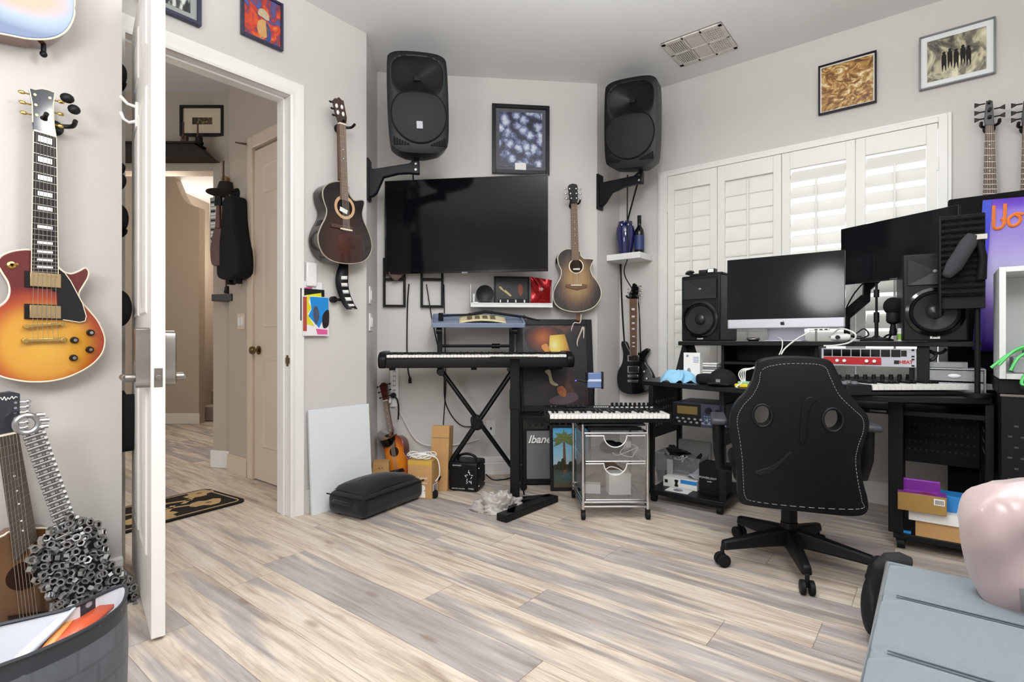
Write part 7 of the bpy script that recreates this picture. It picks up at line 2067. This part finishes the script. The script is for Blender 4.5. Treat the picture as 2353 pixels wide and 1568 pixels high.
for k in (.235, .515, .80):
    for dk in (-.006, .006): b.tube([(.03, -k + dk, .4365), (L - .03, -k + dk, .4365)], .0014, 5)
b.make('seam_stitching', mat('seam_dark', '4d555a', .9), fu)
for x in (.06, L - .06):
    for y in (-.06, -Dp + .06): MB().cyl((x, y, 0), (x, y, .135), .022, .028, 14).make('leg', MATTE, fu)
# pink satin pillow
pc = at(2440, 1268, 1.13)
SATIN = mat('pink_satin', 'b39d9d', .26, var=.05, vscale=6, sheen=.4, coat=.2)
pi_ = thing('pillow', 'large pink satin pillow standing on the grey futon', 'pillow', (pc.x, pc.y, pc.z), FA, rot=(math.radians(14), math.radians(-12), FA + math.radians(10)))
R = .168
def pil(u, v, sgn):
    x, z = (u - .5) * 2, (v - .5) * 2
    k = (1 - abs(x) ** 3.2) * (1 - abs(z) ** 3.2)
    r = 1 - .05 * (abs(x) * abs(z)) ** 2
    # rounded square
    f = 1 / max(1, (abs(x) ** 2.8 + abs(z) ** 2.8) ** (1 / 2.8))
    wr = .007 * math.sin(7 * x + 4 * z + 2 * x * z) + .006 * math.sin(8 * z - 5 * x + 1.5 * x * x) + .010 * (abs(z) ** 3) * math.sin(22 * x)
    return (x * f * R, sgn * (.085 * max(0, k) ** .6 + wr * max(0, k)), z * f * R)
MB().grid(lambda u, v: pil(u, v, -1), 36, 36).grid(lambda u, v: pil(u, v, 1), 36, 36).make('pillow_cover', SATIN, pi_)
MB().grid(lambda u, v: (lambda p: (p[0], p[1] - .002, p[2]))(pil(lerp(.20, .36, u), lerp(.22, .42, v), -1)), 8, 8).make('care_label', mat('label_grey2', '8d898b', .6), pi_)
b = MB()
for i in range(9): b.grid(lambda u, v: (lambda p: (p[0], p[1] - .0035, p[2]))(pil(lerp(.22, .30, u), lerp(.24 + i * .018, .25 + i * .018, v), -1)), 4, 1)
b.make('label_print', mat('label_ink', '2c2a2c', .6), pi_)
# soft black bag and a dark pad beside the futon
p = onfloor(2000, 1475)
bg = thing('soft_bag', 'black soft bag on the floor along the left side of the futon', 'bag', (p.x + .02, p.y, 0), FA + PI / 2)
BF = mat('bag_black', '141417', .7, bump=.3, bscale=300)
MB().grid(lambda u, v: (lerp(-.10, .36, u), -.045 * math.cos(2 * PI * v) * (.8 + .3 * math.sin(5 * u) * math.sin(PI * u)) * math.sin(PI * u) ** .35 + .012 * math.sin(12 * u), .125 + .12 * math.sin(2 * PI * v) * (.85 + .2 * math.sin(3 * u + 1)) * math.sin(PI * u) ** .35), 24, 20).make('bag_body', BF, bg)
c = at(2046, 1284, 1.72)
g = thing('headrest_pad', 'dark rounded foam pad at the back corner of the futon', 'pad', (c.x, c.y, .30), FA)
MB().tube([(-.025, 0, -.012), (-.005, 0, .008), (.025, .01, .014), (.05, .02, .008)], [.020, .026, .026, .02], 14).sph((-.027, 0, -.013), .02, 12).make('pad', mat('pad_dark', '2a2a2c', .8), g)
MB().cyl((.03, .01, -.30), (.03, .01, .0), .012).make('support_rod', MATTE, g)
MB().lathe([(0, -.30), (.09, -.30), (.09, -.285), (.02, -.27), (0, -.27)], (.03, .01, 0), n=24).make('base', MATTE, g)
# ---------------------------------------------------------------- twelve string guitar leaning in the left corner
K = PX(WD, .09, 50, 1200)
g = thing('acoustic_guitar', 'amber acoustic guitar leaning on the near left wall behind the bag', 'guitar', K.loc, K.rz)
OM = burst('orange_burst', [(0, '6b4a26'), (.45, '5e3d20'), (.75, '3a2014'), (.86, '8a4a22'), (1.1, 'b05f26')], .0, -.16, .26, .30, .25)
bo = [(26, 1222), (10, 1230), (-20, 1244), (-50, 1262), (-66, 1290), (-62, 1330), (-72, 1370), (-98, 1410), (-104, 1460), (-80, 1520), (-20, 1560), (60, 1562), (125, 1535), (160, 1480), (158, 1420), (134, 1372), (126, 1330), (136, 1290), (134, 1250), (118, 1222), (95, 1214)]
body(g, 'body', K.l(bo), -.02, -.09, OM, mat('amber_side', '7a4420', .2, coat=.5), .005, 4, CREAM)
q = K.l([(-8, 1006), (43, 996), (86, 1240), (33, 1292)], .10)
MB().prism([quadpt(q, .06, 0), quadpt(q, .94, 0), quadpt(q, .94, .8), quadpt(q, .06, .8)], -.098, -.07).make('neck', MAPLE, g, bevel=.006)
fretboard(g, q, -.095, -.103, mat('grey_brown_board', '4a403a', .5, var=.15, vscale=40), 18, (5, 7, 9, 12, 14), 0)
nb = K.l([(-8, 1006), (44, 995)], .1)
MB().prism([nb[0], nb[1], (nb[1][0], nb[1][1] + .006), (nb[0][0], nb[0][1] + .006)], -.106, -.09).make('nut', CREAM, g)
hd_ = K.l([(-8, 1004), (-40, 985), (-42, 925), (-30, 905), (0, 902), (22, 899), (46, 905), (46, 960), (42, 996)], .09)
MB().prism(hd_, -.092, -.076).make('headstock', mat('headstock_grey', '2b2e35', .15, coat=.5), g, bevel=.002)
for x, y in ((8, 930), (14, 950), (2, 930)):
    pass
b = MB()
sp = K.l([(-14, 918), (-8, 913), (-4, 918), (2, 914), (6, 920), (10, 912), (14, 921), (18, 914), (22, 918), (28, 911), (31, 917), (36, 912), (40, 914)], .095)
b.tube(smoothpath([(a_, -.0935, z_) for a_, z_ in sp], 3), .0014, 5)
b.make('script_mark', PAPER, g)
tuners(g, (K.l([(-40, 930), (-36, 980)], .09), K.l([(46, 925), (44, 985)], .09)), 6, -.082, CHROME, (1, 1), .010, True, 0, 1)
sc_2 = K.p(58, 1325, .1); r = .05
MB().prism(circ(sc_2[0], sc_2[1], r, 32), -.0912, -.089).make('soundhole', mat('hole_dark3', '2b150b', .9), g)
strings(g, q, (K.p(40, 1430, .1), K.p(92, 1420, .1)), -.106, -.104, 6, .0009)
b0 = K.l([(20, 1432), (112, 1420)], .1)
MB().prism([b0[0], b0[1], (b0[1][0], b0[1][1] + .02), (b0[0][0], b0[0][1] + .02)], -.102, -.09).make('bridge', EBONY, g)
# ---------------------------------------------------------------- guitar figure welded from bolts and nuts
K = PX(WD, .17, 190, 1290)
fig = thing('metal_guitar', 'metal guitar figure welded from hex nuts and bolts, leaning at the left wall end', 'sculpture', K.loc, K.rz)
NUT = mat('zinc_nut', 'a9aaa8', .22, 1, var=.15, vscale=60)
NUTD = mat('dark_nut', 'a2a3a6', .30, .85, var=.25, vscale=50)
def nut_mesh(r, h):
    b = MB()
    n = 6; ri = r * .58; m_ = 12
    for i in range(n):
        a0, a1 = 2 * PI * i / n, 2 * PI * (i + 1) / n
        am = (a0 + a1) / 2
        o0, o1 = (r * math.cos(a0), r * math.sin(a0)), (r * math.cos(a1), r * math.sin(a1))
        i0, i1 = (ri * math.cos(a0), ri * math.sin(a0)), (ri * math.cos(a1), ri * math.sin(a1))
        vs = [(o0[0], -h, o0[1]), (o1[0], -h, o1[1]), (i1[0], -h, i1[1]), (i0[0], -h, i0[1]), (o0[0], h, o0[1]), (o1[0], h, o1[1]), (i1[0], h, i1[1]), (i0[0], h, i0[1])]
        b.add(vs, [(0, 1, 2, 3), (4, 7, 6, 5), (0, 4, 5, 1), (2, 6, 7, 3)])
    return b
proto = None
def put_nut(x, y, z, rot, m=None, s=1.0):
    global proto
    if proto is None: proto = nut_mesh(.0165, .008).make('hex_nut', NUT, fig, smooth=False, bevel=.0012); o = proto
    else: o = copy_part(proto, fig)
    o.location = (x, y, z); o.rotation_euler = rot; o.scale = (s, s, s)
    return o
random.seed(21)
rim = [(160, 1188), (184, 1198), (204, 1201), (223, 1207), (235, 1224), (238, 1244), (240, 1263), (245, 1281), (254, 1299), (268, 1312), (283, 1321), (295, 1333), (304, 1350), (308, 1370), (307, 1390), (301, 1410), (288, 1432),
       (117, 1221), (97, 1242), (78, 1261), (70, 1285), (73, 1309), (85, 1333), (101, 1353), (115, 1370), (130, 1392)]
for i, (x, y) in enumerate(rim):
    a_, z_ = K.p(x, y)
    put_nut(a_, -.17 + random.uniform(-.006, .006), z_, (random.uniform(-.3, .3), random.uniform(0, 1), random.uniform(.2, .9)))
inner = [(x, y) for x, y in rim]
poly = [(130, 1215), (160, 1188), (204, 1201), (235, 1224), (240, 1263), (254, 1299), (283, 1321), (300, 1345), (304, 1380), (296, 1412), (270, 1440), (230, 1430), (150, 1400), (115, 1366), (85, 1330), (72, 1300), (78, 1262), (100, 1240)]
def inside(p, P):
    c_ = False
    for i in range(len(P)):
        x0, y0 = P[i]; x1, y1 = P[i - 1]
        if (y0 > p[1]) != (y1 > p[1]) and p[0] < (x1 - x0) * (p[1] - y0) / (y1 - y0) + x0: c_ = not c_
    return c_
cand = []
y = 1200
while y < 1440:
    x = 70 + (10 if int((y - 1200) / 17) % 2 else 0)
    while x < 305:
        q_ = (x + random.uniform(-4, 4), y + random.uniform(-4, 4))
        if inside(q_, poly): cand.append(q_)
        x += 18
    y += 17
random.shuffle(cand)
shown = [q_ for q_ in cand if q_[1] < 1350][:60]
rest = [q_ for q_ in cand if q_ not in shown]
nd = None
for x, y in shown:
    a_, z_ = K.p(x, y)
    if nd is None: nd = nut_mesh(.0150, .007).make('hex_nut', NUTD, fig, (a_, -.165, z_), smooth=False, bevel=.001); o = nd
    else: o = copy_part(nd, fig, (a_, -.165 + random.uniform(-.008, .008), z_))
    o.rotation_euler = (random.uniform(-.8, .8), random.uniform(0, 2), random.uniform(-.8, .8))
fill = MB()
for x, y in rest:
    a_, z_ = K.p(x, y); nn_ = nut_mesh(.0150, .007)
    M = Matrix.Translation((a_, -.163 + random.uniform(-.008, .008), z_)) @ Matrix.Rotation(random.uniform(-.8, .8), 4, 'X') @ Matrix.Rotation(random.uniform(-.8, .8), 4, 'Z')
    fill.add([M @ v for v in nn_.v], nn_.f)
fo = fill.make('nut_filling', NUTD, fig, smooth=False); fo['kind'] = 'stuff'
MB().prism(K.l(poly), -.158, -.15).make('backing_plate', mat('plate_dark', '2c2c2e', .5, .8), fig)
for i in range(22):
    t_ = i / 21
    cx_, cy_ = lerp(76, 168, t_), lerp(990, 1252, t_)
    a_, z_ = K.p(cx_, cy_)
    w = .030 if i < 17 else .040
    tilt = .28
    dx, dz = w * math.cos(tilt), w * math.sin(tilt)
    b = MB().tube([(a_ - dx, -.165, z_ - dz), (a_ + dx * .75, -.165, z_ + dz * .75)], .0066, 10)
    b.tube([(a_ + dx * .72, -.165, z_ + dz * .72), (a_ + dx, -.165, z_ + dz)], .0098, 6)
    b.make('bolt', mat('bolt_metal', '8a8a88', .35, .9, var=.2, vscale=40), fig)
b = MB()
n0, n1 = K.p(72, 985), K.p(160, 1240)
for dd_ in (-.012, .012): b.tube([(n0[0] + dd_, -.156, n0[1]), (n1[0] + dd_, -.156, n1[1])], .006, 8)
b.make('neck_rod', NUTD, fig)
hc = K.p(62, 975)
MB().tube([(hc[0] + .030 * math.cos(a2), -.165, hc[1] + .030 * math.sin(a2)) for a2 in [2 * PI * i / 24 for i in range(25)]], .009, 8).make('head_ring', NUTD, fig)
for dx, dz in ((.035, .028), (.044, .008), (.042, -.014)): MB().tube([(hc[0] + dx * .7, -.165, hc[1] + dz), (hc[0] + dx * 1.35, -.165, hc[1] + dz)], .0075, 8).make('peg', NUTD, fig)
# legs of the figure reaching the floor behind the bag
fz0 = -fig.location.z
MB().tube([K.p(230, 1430)[0:1] + (-.165,) + K.p(230, 1430)[1:2], (K.p(230, 1430)[0], -.165, fz0 + .006)], .008, 8).make('support_leg', NUTD, fig)
MB().tube([(K.p(120, 1385)[0], -.165, K.p(120, 1385)[1]), (K.p(120, 1385)[0], -.165, fz0 + .006)], .008, 8).make('support_leg', NUTD, fig)
MB().tube([(K.p(290, 1425)[0], -.165, K.p(290, 1425)[1]), (K.p(296, 1440)[0], -.165, K.p(296, 1440)[1]), (K.p(305, 1438)[0], -.20, fz0 + .006)], .008, 8).make('support_leg', NUTD, fig)
# ---------------------------------------------------------------- patterned storage bag with folders
RZ = .43
rimf = [(-210, 1480), (-90, 1458), (0, 1436), (80, 1418), (165, 1397), (235, 1364), (282, 1346), (291, 1362), (272, 1398), (200, 1446), (90, 1497), (0, 1531), (-120, 1575), (-230, 1590), (-260, 1530)]
R3 = [onfloor(x, y, RZ) for x, y in rimf]
bc = sum(R3, Vector()) / len(R3)
bag = thing('storage_bag', 'dark patterned open storage bag at the lower left corner', 'bag', (bc.x, bc.y, 0), 0)
ring = [tuple(q)[:2] for q in catmull([(p.x - bc.x, p.y - bc.y) for p in R3], 4)]
m, t, p_ = base_mat('bag_pattern')
o_ = t.obj(); x, y, z = t.xyz(o_)
v = t.new('ShaderNodeTexVoronoi'); t.link(t.mapping(o_, (1, 1, 1.2)), v.inputs['Vector']); v.inputs['Scale'].default_value = 26
dots = t.ramp(v.outputs['Distance'], [(.16, 'ffffff'), (.24, '000000')])
bandf = t.math('GREATER_THAN', z, RZ - .035)
br_ = t.new('ShaderNodeTexBrick'); t.link(t.comb(t.math('ADD', x, y), z, 0.0), br_.inputs['Vector']); br_.inputs['Scale'].default_value = 5; br_.inputs['Color1'].default_value = lin('3f434a'); br_.inputs['Color2'].default_value = lin('4a4f57'); br_.inputs['Mortar'].default_value = lin('2f3238'); br_.inputs['Mortar Size'].default_value = .02
c1_ = t.mix(t.math('MULTIPLY', t.noise(o_, 14, 4), .8), br_.outputs[0], lin('6d747d'))
c2_ = t.mix(t.math('MULTIPLY', dots, .75), lin('2f333b'), lin('b5bac2'))
t.link(t.mix(bandf, c1_, c2_), p_.inputs['Base Color']); p_.inputs['Roughness'].default_value = .45
n = len(ring)
b = MB(); lv_ = [(RZ, 1.0), (RZ * .7, 1.02), (RZ * .35, 1.0), (0.012, .94)]
vs = []
for z_, k in lv_: vs += [(x_ * k, y_ * k, z_) for x_, y_ in ring]
fs = [[i * n + j, i * n + (j + 1) % n, (i + 1) * n + (j + 1) % n, (i + 1) * n + j] for i in range(3) for j in range(n)] + [list(range(3 * n, 4 * n))]
b.add(vs, fs); b.make('bag_wall', m, bag)
b = MB(); vs = []
for z_, k in [(RZ, .99), (RZ * .6, .985), (.05, .92)]: vs += [(x_ * k, y_ * k, z_ - .001) for x_, y_ in ring]
b.add(vs, [[i * n + (j + 1) % n, i * n + j, (i + 1) * n + j, (i + 1) * n + (j + 1) % n] for i in range(2) for j in range(n)] + [list(range(2 * n, 3 * n))])
b.make('lining', mat('lining_white', 'dfe1e6', .6, var=.02), bag)
MB().tube([(x_, y_, RZ) for x_, y_ in ring + ring[:1]], .004, 6).make('rim', mat('rim_dark', '2a2d33', .5), bag)
# folders inside, leaning
def folder(label, m, pts, th, extra=None):
    """flat folder standing in the bag: four corner points"""
    g = thing('folder', label, 'folder', (bc.x, bc.y, 0), 0, 'folders in the bag')
    P_ = [Vector(p) - Vector((bc.x, bc.y, 0)) for p in pts]
    MB().add(P_, [(0, 1, 2, 3)]).make('cover', m, g, solid=th)
    if extra: MB().add([Vector(p) - Vector((bc.x, bc.y, -.003)) for p in extra[1]], [(0, 1, 2, 3)]).make(extra[0], extra[2], g, solid=.002)
    return g
A_, B_ = onfloor(40, 1510, .40), onfloor(165, 1390, .425)
folder('white clear folder standing in the patterned bag', mat('folder_white', 'd9dde6', .3, var=.03), [A_, B_, B_ + Vector((.03, -.02, -.36)), A_ + Vector((.06, -.04, -.36))], .012)
folder('second white folder beside the orange one in the patterned bag', mat('folder_white2', 'c9cfdb', .25, var=.03), [onfloor(60, 1512, .395), onfloor(172, 1396, .43), onfloor(180, 1400, .40), onfloor(85, 1505, .385)], .006)
OF = mat('folder_orange', 'c4532f', .4, var=.12, vscale=12)
q1, q2, q3, q4 = onfloor(88, 1508, .385), onfloor(170, 1402, .40), onfloor(262, 1393, .40), onfloor(190, 1460, .385)
folder('orange folder lying tilted in the patterned bag', OF, [q1, q2, q3, q4], .010, ('bright_strip', [lerp(q1, q2, .0) + Vector((0, 0, .004)), q2 + Vector((0, 0, .004)), q2.lerp(q3, .28) + Vector((0, 0, .004)), q1.lerp(q4, .30) + Vector((0, 0, .004))], mat('orange_light', 'e59a55', .4)))
# ================================================================ hats on the nook beside the open door
HB = mat('hat_black', '131315', .8, bump=.4, bscale=400)
hx, hy = Vector((math.cos(WD.a + 3 * PI / 2), math.sin(WD.a + 3 * PI / 2), 0)), WD.u
def hat(py0, py1, out, d, label, kind):
    """cap hung flat on the nook wall: d is distance back from the corner"""
    zc = EYE + (784 - (py0 + py1) / 2) / F * 2.24
    h_ = (py1 - py0) / F * 2.24 / 2
    c_ = WD.o - hx * d + hy * .002
    g = thing('cap', label, 'hat', (c_.x, c_.y, zc), WD.a + PI / 2, 'caps on the nook wall')
    # local x runs away from the room, local y points into the nook wall, so -y sticks out
    def f(u, v):
        a_ = 2 * PI * u
        e_ = math.sin(PI * .5 * v)
        return (.085 * math.cos(a_) * e_, -out * math.cos(PI * .5 * v) ** .7, h_ * math.sin(a_) * e_)
    MB().grid(f, 28, 10).make('crown', HB, g)
    if kind: MB().prism(catmull([(-.07, -h_ * .75), (.07, -h_ * .75), (.075, -h_ * 1.05), (.0, -h_ * 1.2), (-.075, -h_ * 1.05)], 4), -out * .55, -out * .45).make('brim', HB, g)
    MB().cyl((0, 0, h_ * .8), (0, -out * .5, h_ * .85), .006, n=8).make('hook', STEEL, g)
hat(142, 202, .035, .10, 'topmost black cap behind the open door', 1)
hat(372, 402, .028, .10, 'small black cap behind the open door, second from the top', 0)
hat(396, 436, .032, .10, 'black cap behind the open door, third from the top', 0)
hat(464, 536, .045, .11, 'black cap behind the open door, above the largest cap', 1)
hat(664, 752, .055, .10, 'largest black cap behind the open door, level with the lever lock', 0)
zc = EYE + (784 - 968) / F * 2.24
c_ = WD.o - hx * .12 + hy * .004
g = thing('cloth_bag', 'black cloth bag hanging low behind the open door', 'bag', (c_.x, c_.y, zc), WD.a + PI / 2)
MB().prism(catmull([(-.10, .11), (-.05, .085), (.0, .10), (.06, .12), (.09, .06), (.085, -.06), (.04, -.11), (-.03, -.09), (-.08, -.13), (-.10, -.05)], 4), -.05, -.002).make('bag_body', HB, g, bevel=.012)
# ================================================================ hallway things
P1, P2, P3 = onfloor(524, 1118), onfloor(570, 1153), onfloor(385, 1202)
ex = (P2 - P3).normalized(); ang = math.atan2(ex.y, ex.x)
wm = 1.05; dm = .50
mt_ = thing('doormat', 'black doormat with printed guitars on the hall floor', 'mat', (P2.x - ex.x * wm, P2.y - ex.y * wm, 0), ang)
def rrect(x0, x1, y0, y1, r):
    o = []
    for cx_, cy_, a0 in ((x1 - r, y1 - r, 0), (x0 + r, y1 - r, 90), (x0 + r, y0 + r, 180), (x1 - r, y0 + r, 270)):
        for k in range(6): a_ = math.radians(a0 + 18 * k); o.append((cx_ + r * math.cos(a_), cy_ + r * math.sin(a_)))
    return o
MB().slab(rrect(0, wm, 0, dm, .06), .001, .010).make('mat_body', mat('mat_black', '1a1512', .9, bump=.4, bscale=300), mt_)
MB().tube([(x_, y_, .0105) for x_, y_ in rrect(.03, wm - .03, .03, dm - .03, .04) + rrect(.03, wm - .03, .03, dm - .03, .04)[:1]], .004, 6).make('border_line', mat('mat_tan', 'b09a78', .8), mt_)
TAN = mat('mat_print', 'b79a6c', .8, var=.25, vscale=30); TAN2 = mat('mat_print_dark', '6d5640', .8, var=.25, vscale=30)
gs_ = [(0, 0), (.05, .005), (.07, .04), (.045, .075), (.06, .11), (.03, .14), (.012, .14), (.012, .26), (-.012, .26), (-.012, .14), (-.03, .14), (-.06, .11), (-.045, .075), (-.07, .04), (-.05, .005)]
for i, (gx, gy, r_) in enumerate(((.14, .14, .4), (.36, .33, -1.9), (.47, .14, 1.2), (.68, .35, -2.0), (.84, .16, 1.1), (.18, .37, -.9), (.92, .36, 2.4), (.62, .12, -.6))):
    pts = [(gx + (x_ * math.cos(r_) - (y_ - .1) * math.sin(r_)) * 1.25, gy + .02 + (x_ * math.sin(r_) + (y_ - .1) * math.cos(r_)) * 1.0) for x_, y_ in gs_]
    MB().slab(pts, .0100, .0108).slab([(gx + (x_ * math.cos(r_) - (y_ - .06) * math.sin(r_)) * .9, gy + .02 + (x_ * math.sin(r_) + (y_ - .06) * math.cos(r_)) * .75) for x_, y_ in circ(0, 0, .02, 12)], .0108, .0112, 1).make('printed_guitar', [TAN, TAN2], mt_)
HW = Wall(g1.x, g1.y, 0.0)                     # header plane with the picture and dark ledge
a9 = art('hall_print', [(.40, '1a1510'), (.52, '4a3b22'), (.62, 'b09a58')], 18, 1.5)
frame_pic('framed_picture', 'black framed picture with a cream mount high in the hallway', 'framed picture', HW, (412, 513, 241, 312), .03, .022, .025, BFR, a9, .075, mat('cream_mount', 'd6c9ae', .7))
s0, z0 = HW.hit(300, 366, .10); s1, z1 = HW.hit(493, 337, .10)
g = thing('ledge_shelf', 'dark wooden ledge shelf above the hallway opening', 'shelf', (g1.x + s1, g1.y, z0), 0)
LD = mat('dark_ledge', '2a201b', .5, var=.2, vscale=20)
MB().prism([(-.9, 0), (0, 0), (-.03, .015), (-.12, .10), (-.15, .115), (-.9, .115)], -.13, -.001).make('ledge', LD, g, bevel=.004)
MB().b(-.92, -.12, -.15, -.001, .112, .126).make('top_board', LD, g, bevel=.002)
def mini(label, px, py0, py1, m, W_, off, cat='ornament', name='small_guitar', group=None):
    s_, z_ = W_.hit(px, py1, off); _, zt2 = W_.hit(px, py0, off); H_ = zt2 - z_
    g = thing(name, label, cat, W_.pt(s_, off, z_), W_.a, group)
    k = H_
    bo_ = [(0, 0), (.12, .01), (.17, .12), (.12, .24), (.13, .36), (.07, .43), (0, .44)]
    bo_ = [(x_ * k, zz_ * k) for x_, zz_ in bo_]; bo_ += [(-x_, zz_) for x_, zz_ in bo_[-2:0:-1]]
    body(g, 'body', bo_, .015, -.02, m, m, .003, 3)
    MB().prism([(-.03 * k, .36 * k), (.03 * k, .36 * k), (.022 * k, .88 * k), (.04 * k, k), (-.04 * k, k), (-.022 * k, .88 * k)], -.026, -.016).make('neck', MAPLE, g)
    MB().prism(circ(0, .30 * k, .05 * k, 16), -.0215, -.019).make('soundhole', EBONY, g)
    return g
mini('little brown guitar ornament on the dark hallway ledge', 425, 284, 334, mat('mini_brown', '5a3628', .4), HW, .075)
mini('little black guitar ornament on the dark hallway ledge', 458, 286, 334, MATTE, HW, .075)
s_, z_ = HW.hit(497, 355, .02)
# cluster hanging at the hall corner
GW = Wall(g1.x, g1.y, math.degrees(ga))
def hang(px0, px1, py0, py1, off): return GW.box(px0, px1, py0, py1, off)
s0, s1, z0, z1 = hang(505, 566, 462, 645, .10)
FWALL = Wall(*(fpt(0, 0, 0)[:2]), math.degrees(WB.a) + 90 + 180)
x0, zt2 = FWALL.hit(512, 462, .08); x1, zb2 = FWALL.hit(563, 640, .08)
g = thing('gig_bag', 'black guitar gig bag hanging beside the hall door', 'gig bag', FWALL.pt((x0 + x1) / 2, 0, zb2), FWALL.a)
w_, H_ = abs(x1 - x0) / 2, zt2 - zb2
bo_ = [(0, 0), (w_ * .8, .02), (w_, .12 * H_), (w_ * .95, .32 * H_), (w_ * .75, .48 * H_), (w_ * .55, .7 * H_), (w_ * .45, .95 * H_), (0, H_)]
bo_ += [(-x_, zz_) for x_, zz_ in bo_[-2:0:-1]]
MB().prism(catmull(bo_, 4), -.13, -.012).make('bag_body', HB, g, bevel=.02, seg=3)
MB().cyl((0, 0, H_ * .97), (0, -.09, H_ * .98), .009).make('hook', MATTE, g)
for dx in (-.05, .06): MB().b(dx - .02, dx + .02, -.10, -.05, -.03, .03).make('foot', HB, g, bevel=.004)
s_, z_ = GW.hit(509, 612, .22)
_, zt2 = GW.hit(509, 475, .22)
g = thing('small_guitar', 'red brown small guitar hanging in front of the black gig bag', 'guitar', GW.pt(s_, .22, z_), GW.a)
H_ = zt2 - z_
bo_ = [(0, 0), (.075, .01), (.095, .10), (.08, .20), (.05, .28), (.02, .34), (0, .35)]; bo_ += [(-x_ * .8, zz_) for x_, zz_ in bo_[-2:0:-1]]
body(g, 'body', bo_, .03, -.03, mat('red_brown', '54281c', .4), mat('red_brown_side', '4c261c', .3), .004, 4)
MB().prism([(-.02, .28), (.022, .28), (.018, H_), (-.014, H_)], -.042, -.02).make('neck', mat('red_brown_neck', '5a3022', .4), g, bevel=.003)
MB().prism([(-.03, H_), (.03, H_), (.025, H_ + .07), (-.025, H_ + .07)], -.038, -.02).make('headstock', MATTE, g)
MB().tube([(0, .215, H_ + .02), (0, -.02, H_ + .02)], .006, 6).make('hook', STEEL, g)
s_, z_ = GW.hit(522, 440, .10)
g = thing('hat', 'dark felt hat on the hooks at the hall corner', 'hat', GW.pt(s_, .05, z_), GW.a)
MB().lathe([(.0, .07), (.05, .065), (.07, .0), (.075, -.01), (.14, -.015), (.14, -.022), (0, -.02)], (0, -.06, 0), 'z', 24).make('hat_body', mat('hat_grey', '2c2826', .85), g)
s_, z_ = GW.hit(548, 450, .10)
g = thing('hat', 'black cap hanging at the hall corner beside the felt hat', 'hat', GW.pt(s_ + .02, .05, z_), GW.a)
MB().sph((0, -.05, 0), (.085, .06, .06), 16).make('hat_body', HB, g)
g = mini('small pale guitar ornament on the topmost hall corner hook', 518, 372, 432, mat('mini_tan', '8a6a3a', .4), GW, .09)
s0, s1, z0, z1 = hang(482, 498, 455, 578, .03)
g = thing('keyboard_ornament', 'narrow black and white keyboard strip hanging at the hall corner edge', 'ornament', GW.pt(s0 + .01, .02, z0), GW.a)
MB().b(0, s1 - s0, -.02, .0, 0, z1 - z0).make('frame', STEEL, g, bevel=.002)
for i in range(16): MB().b(.012, s1 - s0 - .01, -.023, -.019, .02 + i * (z1 - z0 - .04) / 16, .02 + i * (z1 - z0 - .04) / 16 + .014).make('key', PAPER if i % 3 else EBONY, g)
s0, s1, z0, z1 = hang(488, 534, 676, 692, .10)
g = thing('ledge_shelf', 'small dark ledge at the hall corner below the gig bag', 'shelf', GW.pt((s0 + s1) / 2, 0, z0), GW.a)
MB().b(-(s1 - s0) / 2, (s1 - s0) / 2, -.11, -.001, 0, z1 - z0).make('ledge', mat('grey_ledge', '37322f', .5), g, bevel=.003)
mini('tiny black figure ornament on the small hall corner ledge', 524, 636, 675, MATTE, GW, .06)
s_, z_ = FWALL.hit(554, 739, .005)
g = thing('light_switch', 'white double light switch beside the hall door', 'light switch', FWALL.pt(s_, 0, z_), FWALL.a)
MB().b(-.058, .058, -.008, 0, -.06, .06).make('plate', HD, g, bevel=.002)
for x_ in (-.024, .024): MB().b(x_ - .014, x_ + .014, -.014, -.006, -.032, .032).make('rocker', WHITE, g, bevel=.002)
s_, z_ = FWALL.hit(566, 334, .01)
g = thing('door_hook', 'small brass hook at the top of the hall door frame', 'hook', FWALL.pt(s_, .0, z_), FWALL.a)
MB().tube([(0, -.01, .01), (-.06, -.06, .02), (.06, -.05, -.02)], [.006, .006, .004], 8).make('hook', BRASS, g)
